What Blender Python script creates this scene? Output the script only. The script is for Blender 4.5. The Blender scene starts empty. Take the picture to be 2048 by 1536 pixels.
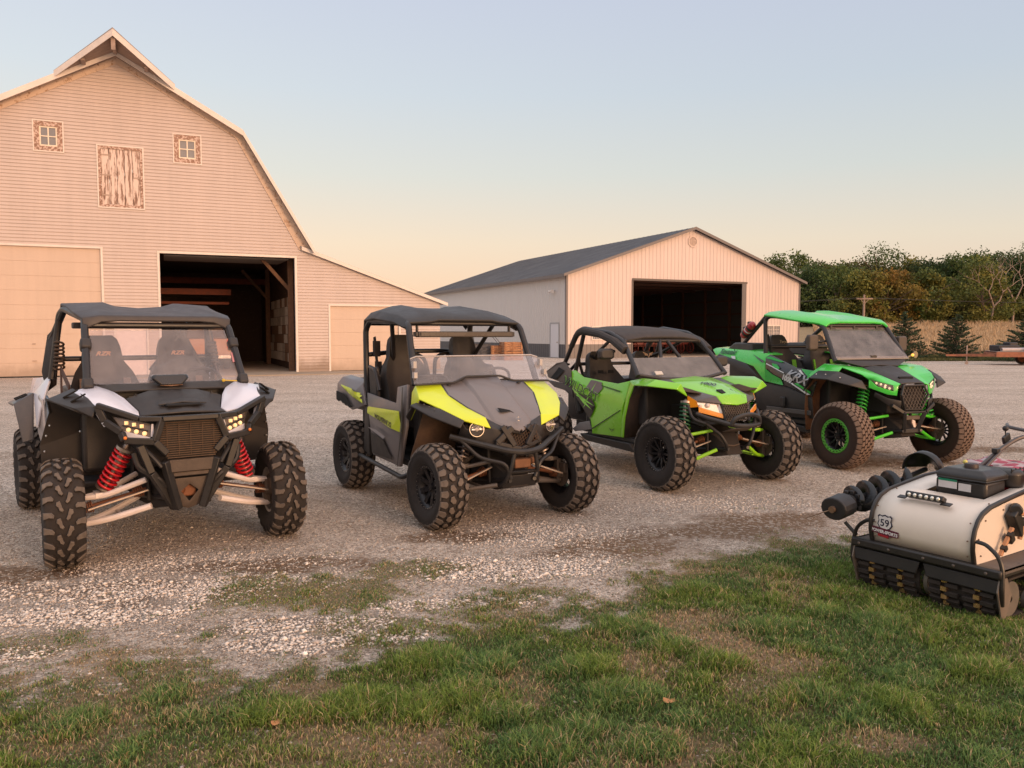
import bpy, bmesh, math, random
import numpy as np
from mathutils import Vector, Matrix, Euler
from mathutils.bvhtree import BVHTree
PI = math.pi
R = math.radians
rnd = random.Random(7)
scn = bpy.context.scene
col = scn.collection
V3 = Vector

# ---------------------------------------------------------------- materials
MATS = {}
def lk(nt, a, b): nt.links.new(a, b)
def newmat(name):
    m = bpy.data.materials.new(name); m.use_nodes = True
    nt = m.node_tree; b = nt.nodes['Principled BSDF']
    return m, nt, b
def nd(nt, typ, **kw):
    n = nt.nodes.new(typ)
    for k, v in kw.items():
        if k.startswith('i_'):
            key = k[2:]
            key = int(key) if key.isdigit() else key.replace('_', ' ')
            n.inputs[key].default_value = v
        else: setattr(n, k, v)
    return n
def mixc(nt, fac, a, b, mode='MIX'):
    n = nt.nodes.new('ShaderNodeMix'); n.data_type = 'RGBA'; n.blend_type = mode
    for i, v in ((0, fac), (6, a), (7, b)):
        if hasattr(v, 'is_linked') or hasattr(v, 'links'): nt.links.new(v, n.inputs[i])
        elif i == 0: n.inputs[0].default_value = v
        else: n.inputs[i].default_value = tuple(v) + ((1,) if len(v) == 3 else ())
    return n.outputs[2]
def ramp(nt, src, stops, interp='LINEAR'):
    n = nt.nodes.new('ShaderNodeValToRGB'); n.color_ramp.interpolation = interp
    cr = n.color_ramp
    while len(cr.elements) < len(stops): cr.elements.new(.5)
    for e, (p, c) in zip(cr.elements, stops):
        e.position = p; e.color = (c, c, c, 1) if not hasattr(c, '__len__') else tuple(c) + ((1,) if len(c) == 3 else ())
    nt.links.new(src, n.inputs[0]); return n.outputs[0]
def M(name, c, rough=.5, metal=0, var=.12, scale=6, dust=0, bump=0, bscale=60, coat=0, trans=0, ior=1.45, emit=None, estr=1, dcol=(.33, .25, .18), spec=.5, stretch=None, flake=0, alpha=1):
    if name in MATS: return MATS[name]
    m, nt, b = newmat(name)
    tc = nt.nodes.new('ShaderNodeTexCoord'); v = tc.outputs['Object']
    if stretch:
        mp = nd(nt, 'ShaderNodeMapping'); mp.inputs['Scale'].default_value = stretch; lk(nt, v, mp.inputs[0]); v = mp.outputs[0]
    n1 = nd(nt, 'ShaderNodeTexNoise', i_Scale=scale, i_Detail=6.0, i_Roughness=.62); lk(nt, v, n1.inputs['Vector'])
    f = ramp(nt, n1.outputs['Fac'], [(.3, 1 - var), (.7, 1 + var * .6)])
    cc = mixc(nt, 1.0, c, f, 'MULTIPLY')
    rr = ramp(nt, n1.outputs['Fac'], [(.3, max(.02, rough - .08)), (.7, min(1, rough + .1))])
    if dust:
        g = nt.nodes.new('ShaderNodeNewGeometry'); sx = nt.nodes.new('ShaderNodeSeparateXYZ'); lk(nt, g.outputs['Normal'], sx.inputs[0])
        n2 = nd(nt, 'ShaderNodeTexNoise', i_Scale=scale * 3.1, i_Detail=8.0, i_Roughness=.7); lk(nt, v, n2.inputs['Vector'])
        a = nd(nt, 'ShaderNodeMath', operation='MULTIPLY_ADD', i_1=.35, i_2=.65); lk(nt, sx.outputs[2], a.inputs[0])
        b2 = ramp(nt, n2.outputs['Fac'], [(.35, .25), (.7, 1.0)])
        mu = nd(nt, 'ShaderNodeMath', operation='MULTIPLY'); lk(nt, a.outputs[0], mu.inputs[0]); lk(nt, b2, mu.inputs[1])
        mu2 = nd(nt, 'ShaderNodeMath', operation='MULTIPLY', i_1=dust, use_clamp=True); lk(nt, mu.outputs[0], mu2.inputs[0])
        cc = mixc(nt, mu2.outputs[0], cc, dcol)
        ra = nd(nt, 'ShaderNodeMath', operation='MULTIPLY_ADD', i_1=.5, use_clamp=True); lk(nt, mu2.outputs[0], ra.inputs[0]); lk(nt, rr, ra.inputs[2]); rr = ra.outputs[0]
    lk(nt, cc, b.inputs['Base Color']); lk(nt, rr, b.inputs['Roughness'])
    b.inputs['Metallic'].default_value = metal
    b.inputs['Specular IOR Level'].default_value = spec
    b.inputs['Coat Weight'].default_value = coat; b.inputs['Coat Roughness'].default_value = .08
    if trans: b.inputs['Transmission Weight'].default_value = trans; b.inputs['IOR'].default_value = ior
    if alpha < 1: b.inputs['Alpha'].default_value = alpha
    if emit: b.inputs['Emission Color'].default_value = tuple(emit) + (1,); b.inputs['Emission Strength'].default_value = estr
    if bump:
        n3 = nd(nt, 'ShaderNodeTexNoise', i_Scale=bscale, i_Detail=5.0); lk(nt, v, n3.inputs['Vector'])
        bp = nd(nt, 'ShaderNodeBump', i_Strength=bump, i_Distance=.01); lk(nt, n3.outputs['Fac'], bp.inputs['Height']); lk(nt, bp.outputs[0], b.inputs['Normal'])
    MATS[name] = m; return m
def glassmat(name, tint, a, rough=.05, streak=.25):
    """thin scratched polycarbonate: mostly see-through, dusty film"""
    m, nt, b = newmat(name)
    out = nt.nodes['Material Output']
    tr = nd(nt, 'ShaderNodeBsdfTransparent'); tr.inputs[0].default_value = tuple(tint) + (1,)
    gl = nd(nt, 'ShaderNodeBsdfGlossy'); gl.inputs['Roughness'].default_value = rough; gl.inputs[0].default_value = (.9, .9, .9, 1)
    df = nd(nt, 'ShaderNodeBsdfDiffuse'); df.inputs[0].default_value = (.62, .58, .58, 1)
    tc = nt.nodes.new('ShaderNodeTexCoord')
    n1 = nd(nt, 'ShaderNodeTexNoise', i_Scale=5.0, i_Detail=9.0, i_Roughness=.7); lk(nt, tc.outputs['Object'], n1.inputs['Vector'])
    f = ramp(nt, n1.outputs['Fac'], [(.35, a), (.75, min(1, a + streak))])
    m1 = nd(nt, 'ShaderNodeMixShader'); lk(nt, f, m1.inputs[0]); lk(nt, tr.outputs[0], m1.inputs[1]); lk(nt, df.outputs[0], m1.inputs[2])
    fr = nd(nt, 'ShaderNodeFresnel', i_IOR=1.4)
    m2 = nd(nt, 'ShaderNodeMixShader'); lk(nt, fr.outputs[0], m2.inputs[0]); lk(nt, m1.outputs[0], m2.inputs[1]); lk(nt, gl.outputs[0], m2.inputs[2])
    lk(nt, m2.outputs[0], out.inputs[0]); return m

def grime(m, h, c=(.20, .14, .10), amt=.75):
    """splash dirt rising from the ground: mixes a soil tone into the lowest h metres"""
    nt = m.node_tree; b = nt.nodes['Principled BSDF']; src = b.inputs['Base Color'].links[0].from_socket
    tc = nt.nodes.new('ShaderNodeTexCoord'); sx = nt.nodes.new('ShaderNodeSeparateXYZ'); lk(nt, tc.outputs['Object'], sx.inputs[0])
    n = nd(nt, 'ShaderNodeTexNoise', i_Scale=1.6, i_Detail=8.0, i_Roughness=.7); lk(nt, tc.outputs['Object'], n.inputs['Vector'])
    a = nd(nt, 'ShaderNodeMath', operation='MULTIPLY_ADD', i_1=-1.0 / h, i_2=.62); lk(nt, sx.outputs[2], a.inputs[0])
    a2 = nd(nt, 'ShaderNodeMath', operation='ADD'); lk(nt, a.outputs[0], a2.inputs[0]); lk(nt, n.outputs['Fac'], a2.inputs[1])
    f = ramp(nt, a2.outputs[0], [(.55, 0.0), (1.2, amt)]); lk(nt, mixc(nt, f, src, c), b.inputs['Base Color'])
    # long faint rain streaks
    mp = nd(nt, 'ShaderNodeMapping'); mp.inputs['Scale'].default_value = (2.2, 1, .12); lk(nt, tc.outputs['Object'], mp.inputs[0])
    n2 = nd(nt, 'ShaderNodeTexNoise', i_Scale=1.5, i_Detail=6.0, i_Roughness=.7); lk(nt, mp.outputs[0], n2.inputs['Vector'])
    s2 = b.inputs['Base Color'].links[0].from_socket; lk(nt, mixc(nt, 1.0, s2, ramp(nt, n2.outputs['Fac'], [(.35, .955), (.6, 1.015)]), 'MULTIPLY'), b.inputs['Base Color'])
# ---------------------------------------------------------------- objects
def tag(o, label=None, cat=None, group=None, kind=None):
    if label: o['label'] = label
    if cat: o['category'] = cat
    if group: o['group'] = group
    if kind: o['kind'] = kind
    return o
def empty(name, loc=(0, 0, 0), rz=0, label=None, cat=None, group=None):
    o = bpy.data.objects.new(name, None); col.objects.link(o); o.empty_display_size = .1
    o.location = loc; o.rotation_euler = (0, 0, rz)
    return tag(o, label, cat, group)
def mesh_obj(name, me, mat, parent=None, smooth=35, bevel=0, solid=0, sub=0, soff=-1, bseg=2):
    o = bpy.data.objects.new(name, me); col.objects.link(o)
    for m in (mat if isinstance(mat, (list, tuple)) else [mat]):
        if m: me.materials.append(m)
    if parent: o.parent = parent
    if smooth:
        me.shade_smooth(); me.set_sharp_from_angle(angle=R(smooth))
    else: me.shade_flat()
    if solid:
        md = o.modifiers.new('solid', 'SOLIDIFY'); md.thickness = solid; md.offset = soff
    if sub:
        md = o.modifiers.new('sub', 'SUBSURF'); md.levels = sub; md.render_levels = sub
    if bevel:
        md = o.modifiers.new('bevel', 'BEVEL'); md.width = bevel; md.segments = bseg; md.limit_method = 'ANGLE'; md.angle_limit = R(28); md.harden_normals = False
    return o
def frame_of(d, up=(0, 0, 1)):
    d = V3(d).normalized(); u = V3(up)
    if abs(d.dot(u)) > .98: u = V3((1, 0, 0))
    s = d.cross(u).normalized(); return s, s.cross(d).normalized()
class MB:
    def __init__(s): s.v = []; s.f = []; s.mi = []; s.cur = 0
    def add(s, vs, fs):
        o = len(s.v); s.v += [tuple(p) for p in vs]
        for f in fs: s.f.append(tuple(i + o for i in f)); s.mi.append(s.cur)
        return s
    def bx(s, x0, x1, y0, y1, z0, z1):
        return s.add([(x0, y0, z0), (x1, y0, z0), (x1, y1, z0), (x0, y1, z0), (x0, y0, z1), (x1, y0, z1), (x1, y1, z1), (x0, y1, z1)],
                     [(0, 3, 2, 1), (4, 5, 6, 7), (0, 1, 5, 4), (1, 2, 6, 5), (2, 3, 7, 6), (3, 0, 4, 7)])
    def box(s, c, sz, rot=(0, 0, 0)):
        m = Euler(rot).to_matrix(); h = [k / 2 for k in sz]; c = V3(c)
        vs = [c + m @ V3((a * h[0], b * h[1], d * h[2])) for d in (-1, 1) for a, b in ((-1, -1), (1, -1), (1, 1), (-1, 1))]
        return s.add(vs, [(0, 3, 2, 1), (4, 5, 6, 7), (0, 1, 5, 4), (1, 2, 6, 5), (2, 3, 7, 6), (3, 0, 4, 7)])
    def beam(s, a, b, w, h, up=(0, 0, 1)):
        """rectangular bar from a to b"""
        a = V3(a); b = V3(b); sd, u = frame_of(b - a, up)
        vs = []
        for p in (a, b):
            for i, j in ((-1, -1), (1, -1), (1, 1), (-1, 1)): vs.append(p + sd * i * w / 2 + u * j * h / 2)
        return s.add(vs, [(3, 2, 1, 0), (4, 5, 6, 7), (0, 1, 5, 4), (1, 2, 6, 5), (2, 3, 7, 6), (3, 0, 4, 7)])
    def tube(s, pts, r, n=8, closed=False, caps=True, rnd_=0):
        P = [V3(p) for p in pts]
        if rnd_: P = rounded(P, rnd_, closed)
        k = len(P); rr = r if hasattr(r, '__len__') else [r] * k
        if len(rr) != k: rr = [rr[0] + (rr[-1] - rr[0]) * i / (k - 1) for i in range(k)]
        vs = []; prev = None
        for i in range(k):
            if closed: t = (P[(i + 1) % k] - P[i - 1]).normalized()
            elif i == 0: t = (P[1] - P[0]).normalized()
            elif i == k - 1: t = (P[-1] - P[-2]).normalized()
            else: t = ((P[i + 1] - P[i]).normalized() + (P[i] - P[i - 1]).normalized()).normalized()
            if prev is None: sd, u = frame_of(t)
            else:
                u = (prev - t * prev.dot(t)).normalized(); sd = t.cross(u)
            prev = u
            f = 1.0
            if 0 < i < k - 1:
                c = (P[i + 1] - P[i]).normalized().dot((P[i] - P[i - 1]).normalized()); f = 1 / max(.5, math.sqrt(max(0, (1 + c) / 2)))
            for j in range(n):
                a = 2 * PI * j / n; vs.append(P[i] + (u * math.cos(a) + sd * math.sin(a)) * rr[i] * (f if f < 1.3 else 1.1))
        fs = []
        for i in range(k if closed else k - 1):
            for j in range(n):
                a, b = i * n + j, i * n + (j + 1) % n; c, d = ((i + 1) % k) * n + (j + 1) % n, ((i + 1) % k) * n + j
                fs.append((a, d, c, b))
        if caps and not closed: fs += [tuple(range(n)), tuple(reversed(range((k - 1) * n, k * n)))]
        return s.add(vs, fs)
    def cyl(s, a, b, r, n=16, r2=None): return s.tube([a, b], [r, r if r2 is None else r2], n)
    def lathe(s, prof, c, ax, n=32, closed=False, a0=0, a1=2 * PI):
        """prof: (radius, offset along axis)"""
        c = V3(c); ax = V3(ax).normalized(); sd, u = frame_of(ax); full = abs(a1 - a0 - 2 * PI) < 1e-4
        nn = n if full else n + 1; k = len(prof); vs = []
        for (r, t) in prof:
            for j in range(nn):
                a = a0 + (a1 - a0) * j / n; vs.append(c + ax * t + (sd * math.cos(a) + u * math.sin(a)) * r)
        fs = []
        for i in range(k if closed else k - 1):
            for j in range(n):
                a = i * nn + j; b = i * nn + (j + 1) % nn; i2 = (i + 1) % k; fs.append((a, b, i2 * nn + (j + 1) % nn, i2 * nn + j))
        return s.add(vs, fs)
    def sphere(s, c, r, n=12, m=8, sc=(1, 1, 1)):
        c = V3(c); vs = [c + V3((0, 0, r * sc[2]))]; fs = []
        for i in range(1, m):
            t = PI * i / m
            for j in range(n):
                p = 2 * PI * j / n; vs.append(c + V3((r * math.sin(t) * math.cos(p) * sc[0], r * math.sin(t) * math.sin(p) * sc[1], r * math.cos(t) * sc[2])))
        vs.append(c - V3((0, 0, r * sc[2])))
        for j in range(n):
            fs.append((0, 1 + j, 1 + (j + 1) % n)); fs.append((len(vs) - 1, 1 + (m - 2) * n + (j + 1) % n, 1 + (m - 2) * n + j))
            for i in range(m - 2): fs.append((1 + i * n + j, 1 + (i + 1) * n + j, 1 + (i + 1) * n + (j + 1) % n, 1 + i * n + (j + 1) % n))
        return s.add(vs, fs)
    def prism(s, poly, d):
        """polygon extruded along vector d"""
        n = len(poly); d = V3(d); vs = [V3(p) for p in poly] + [V3(p) + d for p in poly]
        fs = [tuple(reversed(range(n))), tuple(range(n, 2 * n))] + [(i, (i + 1) % n, n + (i + 1) % n, n + i) for i in range(n)]
        return s.add(vs, fs)
    def loft(s, secs, closed=True, cap=True):
        n = len(secs[0]); o = []; 
        for q in secs: o += [V3(p) for p in q]
        fs = []
        for i in range(len(secs) - 1):
            for j in range(n if closed else n - 1): fs.append((i * n + j, i * n + (j + 1) % n, (i + 1) * n + (j + 1) % n, (i + 1) * n + j))
        if cap and closed: fs += [tuple(reversed(range(n))), tuple(range((len(secs) - 1) * n, len(secs) * n))]
        return s.add(o, fs)
    def coil(s, a, b, R_, r, turns, n=6, step=14):
        a = V3(a); b = V3(b); sd, u = frame_of(b - a); k = int(turns * step)
        return s.tube([a + (b - a) * (i / k) + (sd * math.cos(2 * PI * i / step) + u * math.sin(2 * PI * i / step)) * R_ for i in range(k + 1)], r, n)
    def merge(s, o, fn=lambda p: p):
        k = len(s.v); s.v += [tuple(fn(p)) for p in o.v]; s.f += [tuple(i + k for i in f) for f in o.f]; s.mi += o.mi; return s
    def mir(s):
        """add the mirror image across y = 0"""
        k = len(s.v); nf = len(s.f)
        s.v += [(x, -y, z) for x, y, z in s.v]; s.f += [tuple(i + k for i in reversed(f)) for f in s.f[:nf]]; s.mi += s.mi[:nf]; return s
    def build(s, name, mat, parent=None, fix=True, **kw):
        me = bpy.data.meshes.new(name); me.from_pydata(s.v, [], s.f); me.update()
        if isinstance(mat, (list, tuple)) and len(mat) > 1: me.polygons.foreach_set('material_index', s.mi)
        if fix:
            bm = bmesh.new(); bm.from_mesh(me); bmesh.ops.recalc_face_normals(bm, faces=bm.faces); bm.to_mesh(me); bm.free()
        return mesh_obj(name, me, mat, parent, **kw)
def build_each(mb, name, mat, parent, **kw):
    """one object for every separate piece collected in mb"""
    n = len(mb.v); par = list(range(n))
    def find(a):
        while par[a] != a: par[a] = par[par[a]]; a = par[a]
        return a
    for f in mb.f:
        for i in f[1:]: par[find(i)] = find(f[0])
    gr = {}
    for f, m_ in zip(mb.f, mb.mi): gr.setdefault(find(f[0]), []).append((f, m_))
    out = []
    for fs in gr.values():
        q = MB(); mp = {}
        for f, m_ in fs:
            for i in f:
                if i not in mp: mp[i] = len(q.v); q.v.append(mb.v[i])
            q.f.append(tuple(mp[i] for i in f)); q.mi.append(m_)
        out.append(q.build(name, mat, parent, **kw))
    return out
def rounded(P, rad, closed=False):
    out = []; k = len(P)
    for i, p in enumerate(P):
        if not closed and i in (0, k - 1): out.append(p); continue
        a = P[i - 1] - p; b = P[(i + 1) % k] - p; d = min(rad, a.length * .45, b.length * .45)
        A = p + a.normalized() * d; B = p + b.normalized() * d
        for t in (0, .33, .67, 1): out.append(A * (1 - t) ** 2 + p * 2 * t * (1 - t) + B * t * t)
    return out
def Y(p, s): return (p[0], p[1] * s, p[2])
def off(p, dx=0, dy=0, dz=0): return (p[0] + dx, p[1] + dy, p[2] + dz)
def lerp(a, b, t): return tuple(a[i] + (b[i] - a[i]) * t for i in range(3))
def panel(name, pts, faces, mat, parent, th=.012, bevel=.006, both=False, sub=0, smooth=35, join=True):
    """sheet-metal / plastic skin given by explicit points; both=True adds the mirrored half"""
    if both and min(p[1] for p in pts) > .02:
        o = panel(name, pts, faces, mat, parent, th, bevel, False, sub, smooth); panel(name, [(p[0], -p[1], p[2]) for p in pts], faces, mat, parent, th, bevel, False, sub, smooth); return o
    mb = MB(); mb.add(pts, faces)
    if both: mb.mir()
    me = bpy.data.meshes.new(name); me.from_pydata(mb.v, [], mb.f); me.update()
    bm = bmesh.new(); bm.from_mesh(me)
    bmesh.ops.remove_doubles(bm, verts=bm.verts, dist=.004)
    bmesh.ops.recalc_face_normals(bm, faces=bm.faces)
    # outward = away from the car's middle
    c = V3((0, 0, 0))
    for v in bm.verts: c += v.co
    c /= max(1, len(bm.verts)); s_ = sum((f.normal.dot(V3((f.calc_center_median().x + .9, f.calc_center_median().y, f.calc_center_median().z - .6))) * f.calc_area() for f in bm.faces))
    if s_ < 0: bmesh.ops.reverse_faces(bm, faces=bm.faces)
    bm.to_mesh(me); bm.free()
    return mesh_obj(name, me, mat, parent, smooth=smooth, bevel=bevel, solid=th, sub=sub)
def text_obj(name, s, org, right, up, size, mat, parent, target=None, shear=0, bold=0, depth=.002, lift=.004, align='LEFT', sx=1):
    """lettering laid on a surface; with a target it is pressed onto that mesh"""
    cu = bpy.data.curves.new('txt', 'FONT'); cu.body = s; cu.size = size; cu.shear = shear; cu.offset = bold; cu.align_x = align; cu.resolution_u = 3
    to = bpy.data.objects.new('txt', cu); col.objects.link(to)
    bpy.context.view_layer.update()
    dg = bpy.context.evaluated_depsgraph_get(); me = bpy.data.meshes.new_from_object(to.evaluated_get(dg))
    bpy.data.objects.remove(to); me.name = name
    me.materials.clear()
    r = V3(right).normalized(); u = V3(up); u = (u - r * u.dot(r)).normalized(); n = r.cross(u)
    if target:
        bm = bmesh.new(); bm.from_mesh(me)
        bmesh.ops.triangulate(bm, faces=bm.faces)
        for _ in range(2):
            es = [e for e in bm.edges if e.calc_length() > size * .16]
            if es: bmesh.ops.subdivide_edges(bm, edges=es, cuts=1); bmesh.ops.triangulate(bm, faces=bm.faces)
        bm.to_mesh(me); bm.free()
    tr = bvh_of(target) if target else None
    o = V3(org)
    for v in me.vertices:
        p = o + r * v.co.x * sx + u * v.co.y
        if tr:
            h = tr.ray_cast(p + n * .35, -n, .8)
            if h[0] is not None: p = h[0] + n * lift
        else: p = p + n * lift
        v.co = p
    return mesh_obj(name, me, mat, parent, smooth=0)
def decal(name, poly, mat, parent, n, target=None, lift=.003, maxe=.05):
    """flat graphic: polygon pts (3D) pressed on the target along n"""
    if hasattr(poly[0][0], '__len__') and len(poly) > 1 and 'emblem' not in name:
        for q in poly: decal(name, q, mat, parent, n, target, lift, maxe)
        return
    bm = bmesh.new(); n = V3(n).normalized()
    polys = poly if hasattr(poly[0][0], '__len__') else [poly]
    for q in polys:
        vs = [bm.verts.new(p) for p in q]; bm.faces.new(vs)
    bmesh.ops.triangulate(bm, faces=bm.faces)
    for _ in range(4):
        es = [e for e in bm.edges if e.calc_length() > maxe]
        if not es: break
        bmesh.ops.subdivide_edges(bm, edges=es, cuts=1); bmesh.ops.triangulate(bm, faces=bm.faces)
    tr = bvh_of(target) if target else None; miss = []
    for v in bm.verts:
        p = v.co.copy()
        if tr:
            h = tr.ray_cast(p + n * .3, -n, .7)
            if h[0] is not None: p = h[0]
            else: miss.append(v)
        v.co = p + n * lift
    if miss and len(miss) < len(bm.verts): bmesh.ops.delete(bm, geom=miss, context='VERTS')
    me = bpy.data.meshes.new(name); bm.to_mesh(me); bm.free()
    return mesh_obj(name, me, mat, parent, smooth=0)
def bvh_of(objs):
    objs = objs if isinstance(objs, (list, tuple)) else [objs]
    vs = []; fs = []
    for o in objs:
        k = len(vs); vs += [v.co.copy() for v in o.data.vertices]; fs += [[i + k for i in p.vertices] for p in o.data.polygons]
    return BVHTree.FromPolygons(vs, fs)
def copy_tree(o, parent=None):
    c = o.copy(); col.objects.link(c); c.parent = parent
    for ch in [q for q in bpy.data.objects if q.parent == o]: copy_tree(ch, c)
    return c

# ---------------------------------------------------------------- camera, world, sun
H_CAM = 1.6359
cam = bpy.data.objects.new('camera', bpy.data.cameras.new('camera')); col.objects.link(cam); scn.camera = cam
cam.location = (0, 0, H_CAM); cam.rotation_euler = (PI / 2 - .0634, 0, 0)
cam.data.sensor_width = 36; cam.data.lens = 36 * 1593.3 / 2048; cam.data.clip_end = 3000; cam.data.clip_start = .05
SUN_AZ, SUN_EL = R(137), R(8)
w = bpy.data.worlds.new('World'); scn.world = w; w.use_nodes = True
nt = w.node_tree; bg = nt.nodes['Background']
sky = nd(nt, 'ShaderNodeTexSky', sky_type='NISHITA', sun_disc=False, sun_elevation=SUN_EL, sun_rotation=SUN_AZ)
tc = nt.nodes.new('ShaderNodeTexCoord'); sx = nt.nodes.new('ShaderNodeSeparateXYZ'); lk(nt, tc.outputs['Generated'], sx.inputs[0])
# dusk gradient: haze near horizon, blue-grey above, unseen zenith raised to light the ground
g_l = ramp(nt, sx.outputs[2], [(0, (.90, .52, .33)), (.05, (.98, .62, .40)), (.11, (.93, .70, .50)), (.19, (.76, .72, .63)), (.28, (.66, .70, .73)), (.42, (.58, .62, .74)), (.62, (.86, .86, .92)), (1, (1.2, 1.15, 1.17))])
g_r = ramp(nt, sx.outputs[2], [(0, (.70, .45, .33)), (.05, (.80, .60, .46)), (.11, (.76, .66, .53)), (.19, (.61, .64, .62)), (.28, (.53, .59, .66)), (.42, (.50, .54, .68)), (.62, (.80, .80, .88)), (1, (1.2, 1.15, 1.17))])
side = ramp(nt, sx.outputs[0], [(0, 0.0), (1, 1.0)])
ma = nd(nt, 'ShaderNodeMapRange', clamp=True); ma.inputs[1].default_value = -.5; ma.inputs[2].default_value = .6; lk(nt, sx.outputs[0], ma.inputs[0])
skyc = mixc(nt, ma.outputs[0], g_l, g_r)
# western glow around the sinking sun
sd_ = V3((math.sin(SUN_AZ), math.cos(SUN_AZ), math.sin(R(3)))).normalized()
dt = nd(nt, 'ShaderNodeVectorMath', operation='DOT_PRODUCT'); dt.inputs[1].default_value = sd_; lk(nt, tc.outputs['Generated'], dt.inputs[0])
gl = ramp(nt, dt.outputs['Value'], [(.45, 0.0), (.8, .35), (1, 1.0)])
glow = mixc(nt, 1.0, gl, (2.6, 1.25, .50), 'MULTIPLY')
s2 = mixc(nt, 1.0, skyc, glow, 'ADD')
nsk = mixc(nt, 1.0, sky.outputs[0], (.02, .02, .02), 'MULTIPLY')
s3 = mixc(nt, 1.0, s2, nsk, 'ADD')
mz = nd(nt, 'ShaderNodeMath', operation='GREATER_THAN', i_1=-.002); lk(nt, sx.outputs[2], mz.inputs[0])
s4 = mixc(nt, mz.outputs[0], (.16, .13, .10), s3)
lk(nt, s4, bg.inputs[0]); bg.inputs[1].default_value = 1.0
sl = bpy.data.lights.new('sun', 'SUN'); sl.energy = 1.6; sl.angle = R(14); sl.color = (1, .60, .34)
so = bpy.data.objects.new('sun', sl); col.objects.link(so)
so.rotation_euler = V3((math.sin(SUN_AZ) * math.cos(SUN_EL), math.cos(SUN_AZ) * math.cos(SUN_EL), math.sin(SUN_EL))).to_track_quat('Z', 'Y').to_euler()
scn.view_settings.view_transform = 'Standard'; scn.view_settings.look = 'None'; scn.view_settings.exposure = 0
scn.cycles.max_bounces = 6; scn.cycles.transparent_max_bounces = 12; scn.cycles.use_denoising = True

# ---------------------------------------------------------------- ground
def vnoise(x, y, seed=0):
    xi = np.floor(x).astype(np.int64); yi = np.floor(y).astype(np.int64); xf = x - xi; yf = y - yi
    xf = xf * xf * (3 - 2 * xf); yf = yf * yf * (3 - 2 * yf)
    def h(a, b):
        n = (a * 374761393 + b * 668265263 + seed * 1442695041) & 0xffffffff
        n = ((n ^ (n >> 13)) * 1274126177) & 0xffffffff
        return ((n ^ (n >> 16)) & 0xffff) / 65535.0
    return (h(xi, yi) * (1 - xf) + h(xi + 1, yi) * xf) * (1 - yf) + (h(xi, yi + 1) * (1 - xf) + h(xi + 1, yi + 1) * xf) * yf
def fbm(x, y, sc, oct_=4, seed=0):
    t = 0; a = .5; s = 0
    for i in range(oct_): t = t + a * vnoise(x * sc, y * sc, seed + i); s += a; a *= .5; sc *= 2.07
    return t / s
def sstep(a, b, v):
    t = np.clip((v - a) / (b - a), 0, 1); return t * t * (3 - 2 * t)
EDGE = np.array([(-3.273,3.843), (-2.457,3.727), (-2.007,3.784), (-1.482,3.813), (-0.994,4.03), (-0.55,4.423), (-0.074,4.805), (0.531,4.715), (1.038,5.313), (1.594,5.869), (2.258,6.155), (2.83,6.388), (3.848,6.91), (5.295,7.752), (9.124,9.139)])
def edge_side(x, y):
    """> 0 on the lawn side of the worn edge, metres (ordered by bearing)"""
    th = np.arctan2(x, y); et = np.arctan2(EDGE[:, 0], EDGE[:, 1]); er = np.hypot(EDGE[:, 0], EDGE[:, 1])
    return np.interp(th, et, er) - np.hypot(x, y)
PATCH = [((-1.329,4.899), .62, .36, .9), ((-1.724,5.15), .30, .22, .8), ((-0.672,5.427), .42, .22, .8), ((-0.186,4.543), .4, .2, .5), ((0.047,4.585), .35, .15, .6), ((-2.483,4.096), .4, .2, .6), ((0.875,5.15), .2, .15, .5), ((-0.736,4.346), .5, .22, .45), ((1.329,4.996), .35, .2, .8)]
TUFT = [(1.158,4.947), (1.768,5.313), (0.583,4.308), (0.341,3.755), (-0.095,3.784), (0.844,4.03), (1.408,4.294), (0.505,3.466), (-0.417,3.326), (-0.051,3.281), (0.11,3.037), (-0.405,3.843), (1.822,4.543), (2.069,4.384), (-0.705,3.371), (-0.984,3.281), (-1.552,3.466), (-1.806,3.196), (1.028,3.843), (1.288,3.466), (1.689,3.371), (2.222,3.727), (0.543,3.037), (-0.165,3.466), (0.278,3.155)]
DRY = [((-2.004,4.03), .55, .22), ((-2.177,3.784), .4, .2), ((-0.929,3.566), .25, .12), ((1.018,4.462), .45, .2), ((1.121,4.096), .3, .3), ((1.289,5.37), .35, .1), ((0.658,3.843), .18, .25), ((-0.27,3.115), .25, .1), ((1.345,3.903), .25, .2), ((-0.585,3.076), .2, .12), ((1.446,3.076), .25, .12)]
BROWN = [((-1.642,5.547), .9, .25), ((-0.498,6.308), .8, .25), ((0.876,6.081), .9, .5), ((1.776,6.553), 1.0, .5), ((-3.339,5.313), .6, .25), ((2.311,6.91), .9, .4), ((4.61,10.034), 1.0, .5), ((4.378,10.886), 1.1, .5), ((2.855,11.121), .8, .5), ((6.792,11.121), .8, .4)]
WHITE = [((-2.313,4.996), 1.3, .4, 1), ((-0.866,4.164), .55, .16, 1), ((-1.221,4.096), .4, .2, 1), ((-2.544,4.543), 1.0, .25, 1), ((0.092,5.547), 1.0, .35, .9), ((-0.081,5.313), .7, .25, 1), ((-2.559,3.965), .3, .12, 1), ((-1.192,4.384), .7, .2, .9), ((0.309,6.388), 1.2, .45, .7), ((-2.209,5.547), 1.2, .35, .7), ((1.796,7.523), 1.4, .6, .6), ((-0.439,4.759), .7, .15, .8), ((4.324,8.254), 1.0, .5, .5)]
def blob(x, y, c, a, b, rot=.12):
    dx = x - c[0]; dy = y - c[1]; cr, sr = math.cos(rot), math.sin(rot)
    return np.exp(-((dx * cr + dy * sr) / a) ** 2 - ((-dx * sr + dy * cr) / b) ** 2)
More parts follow.
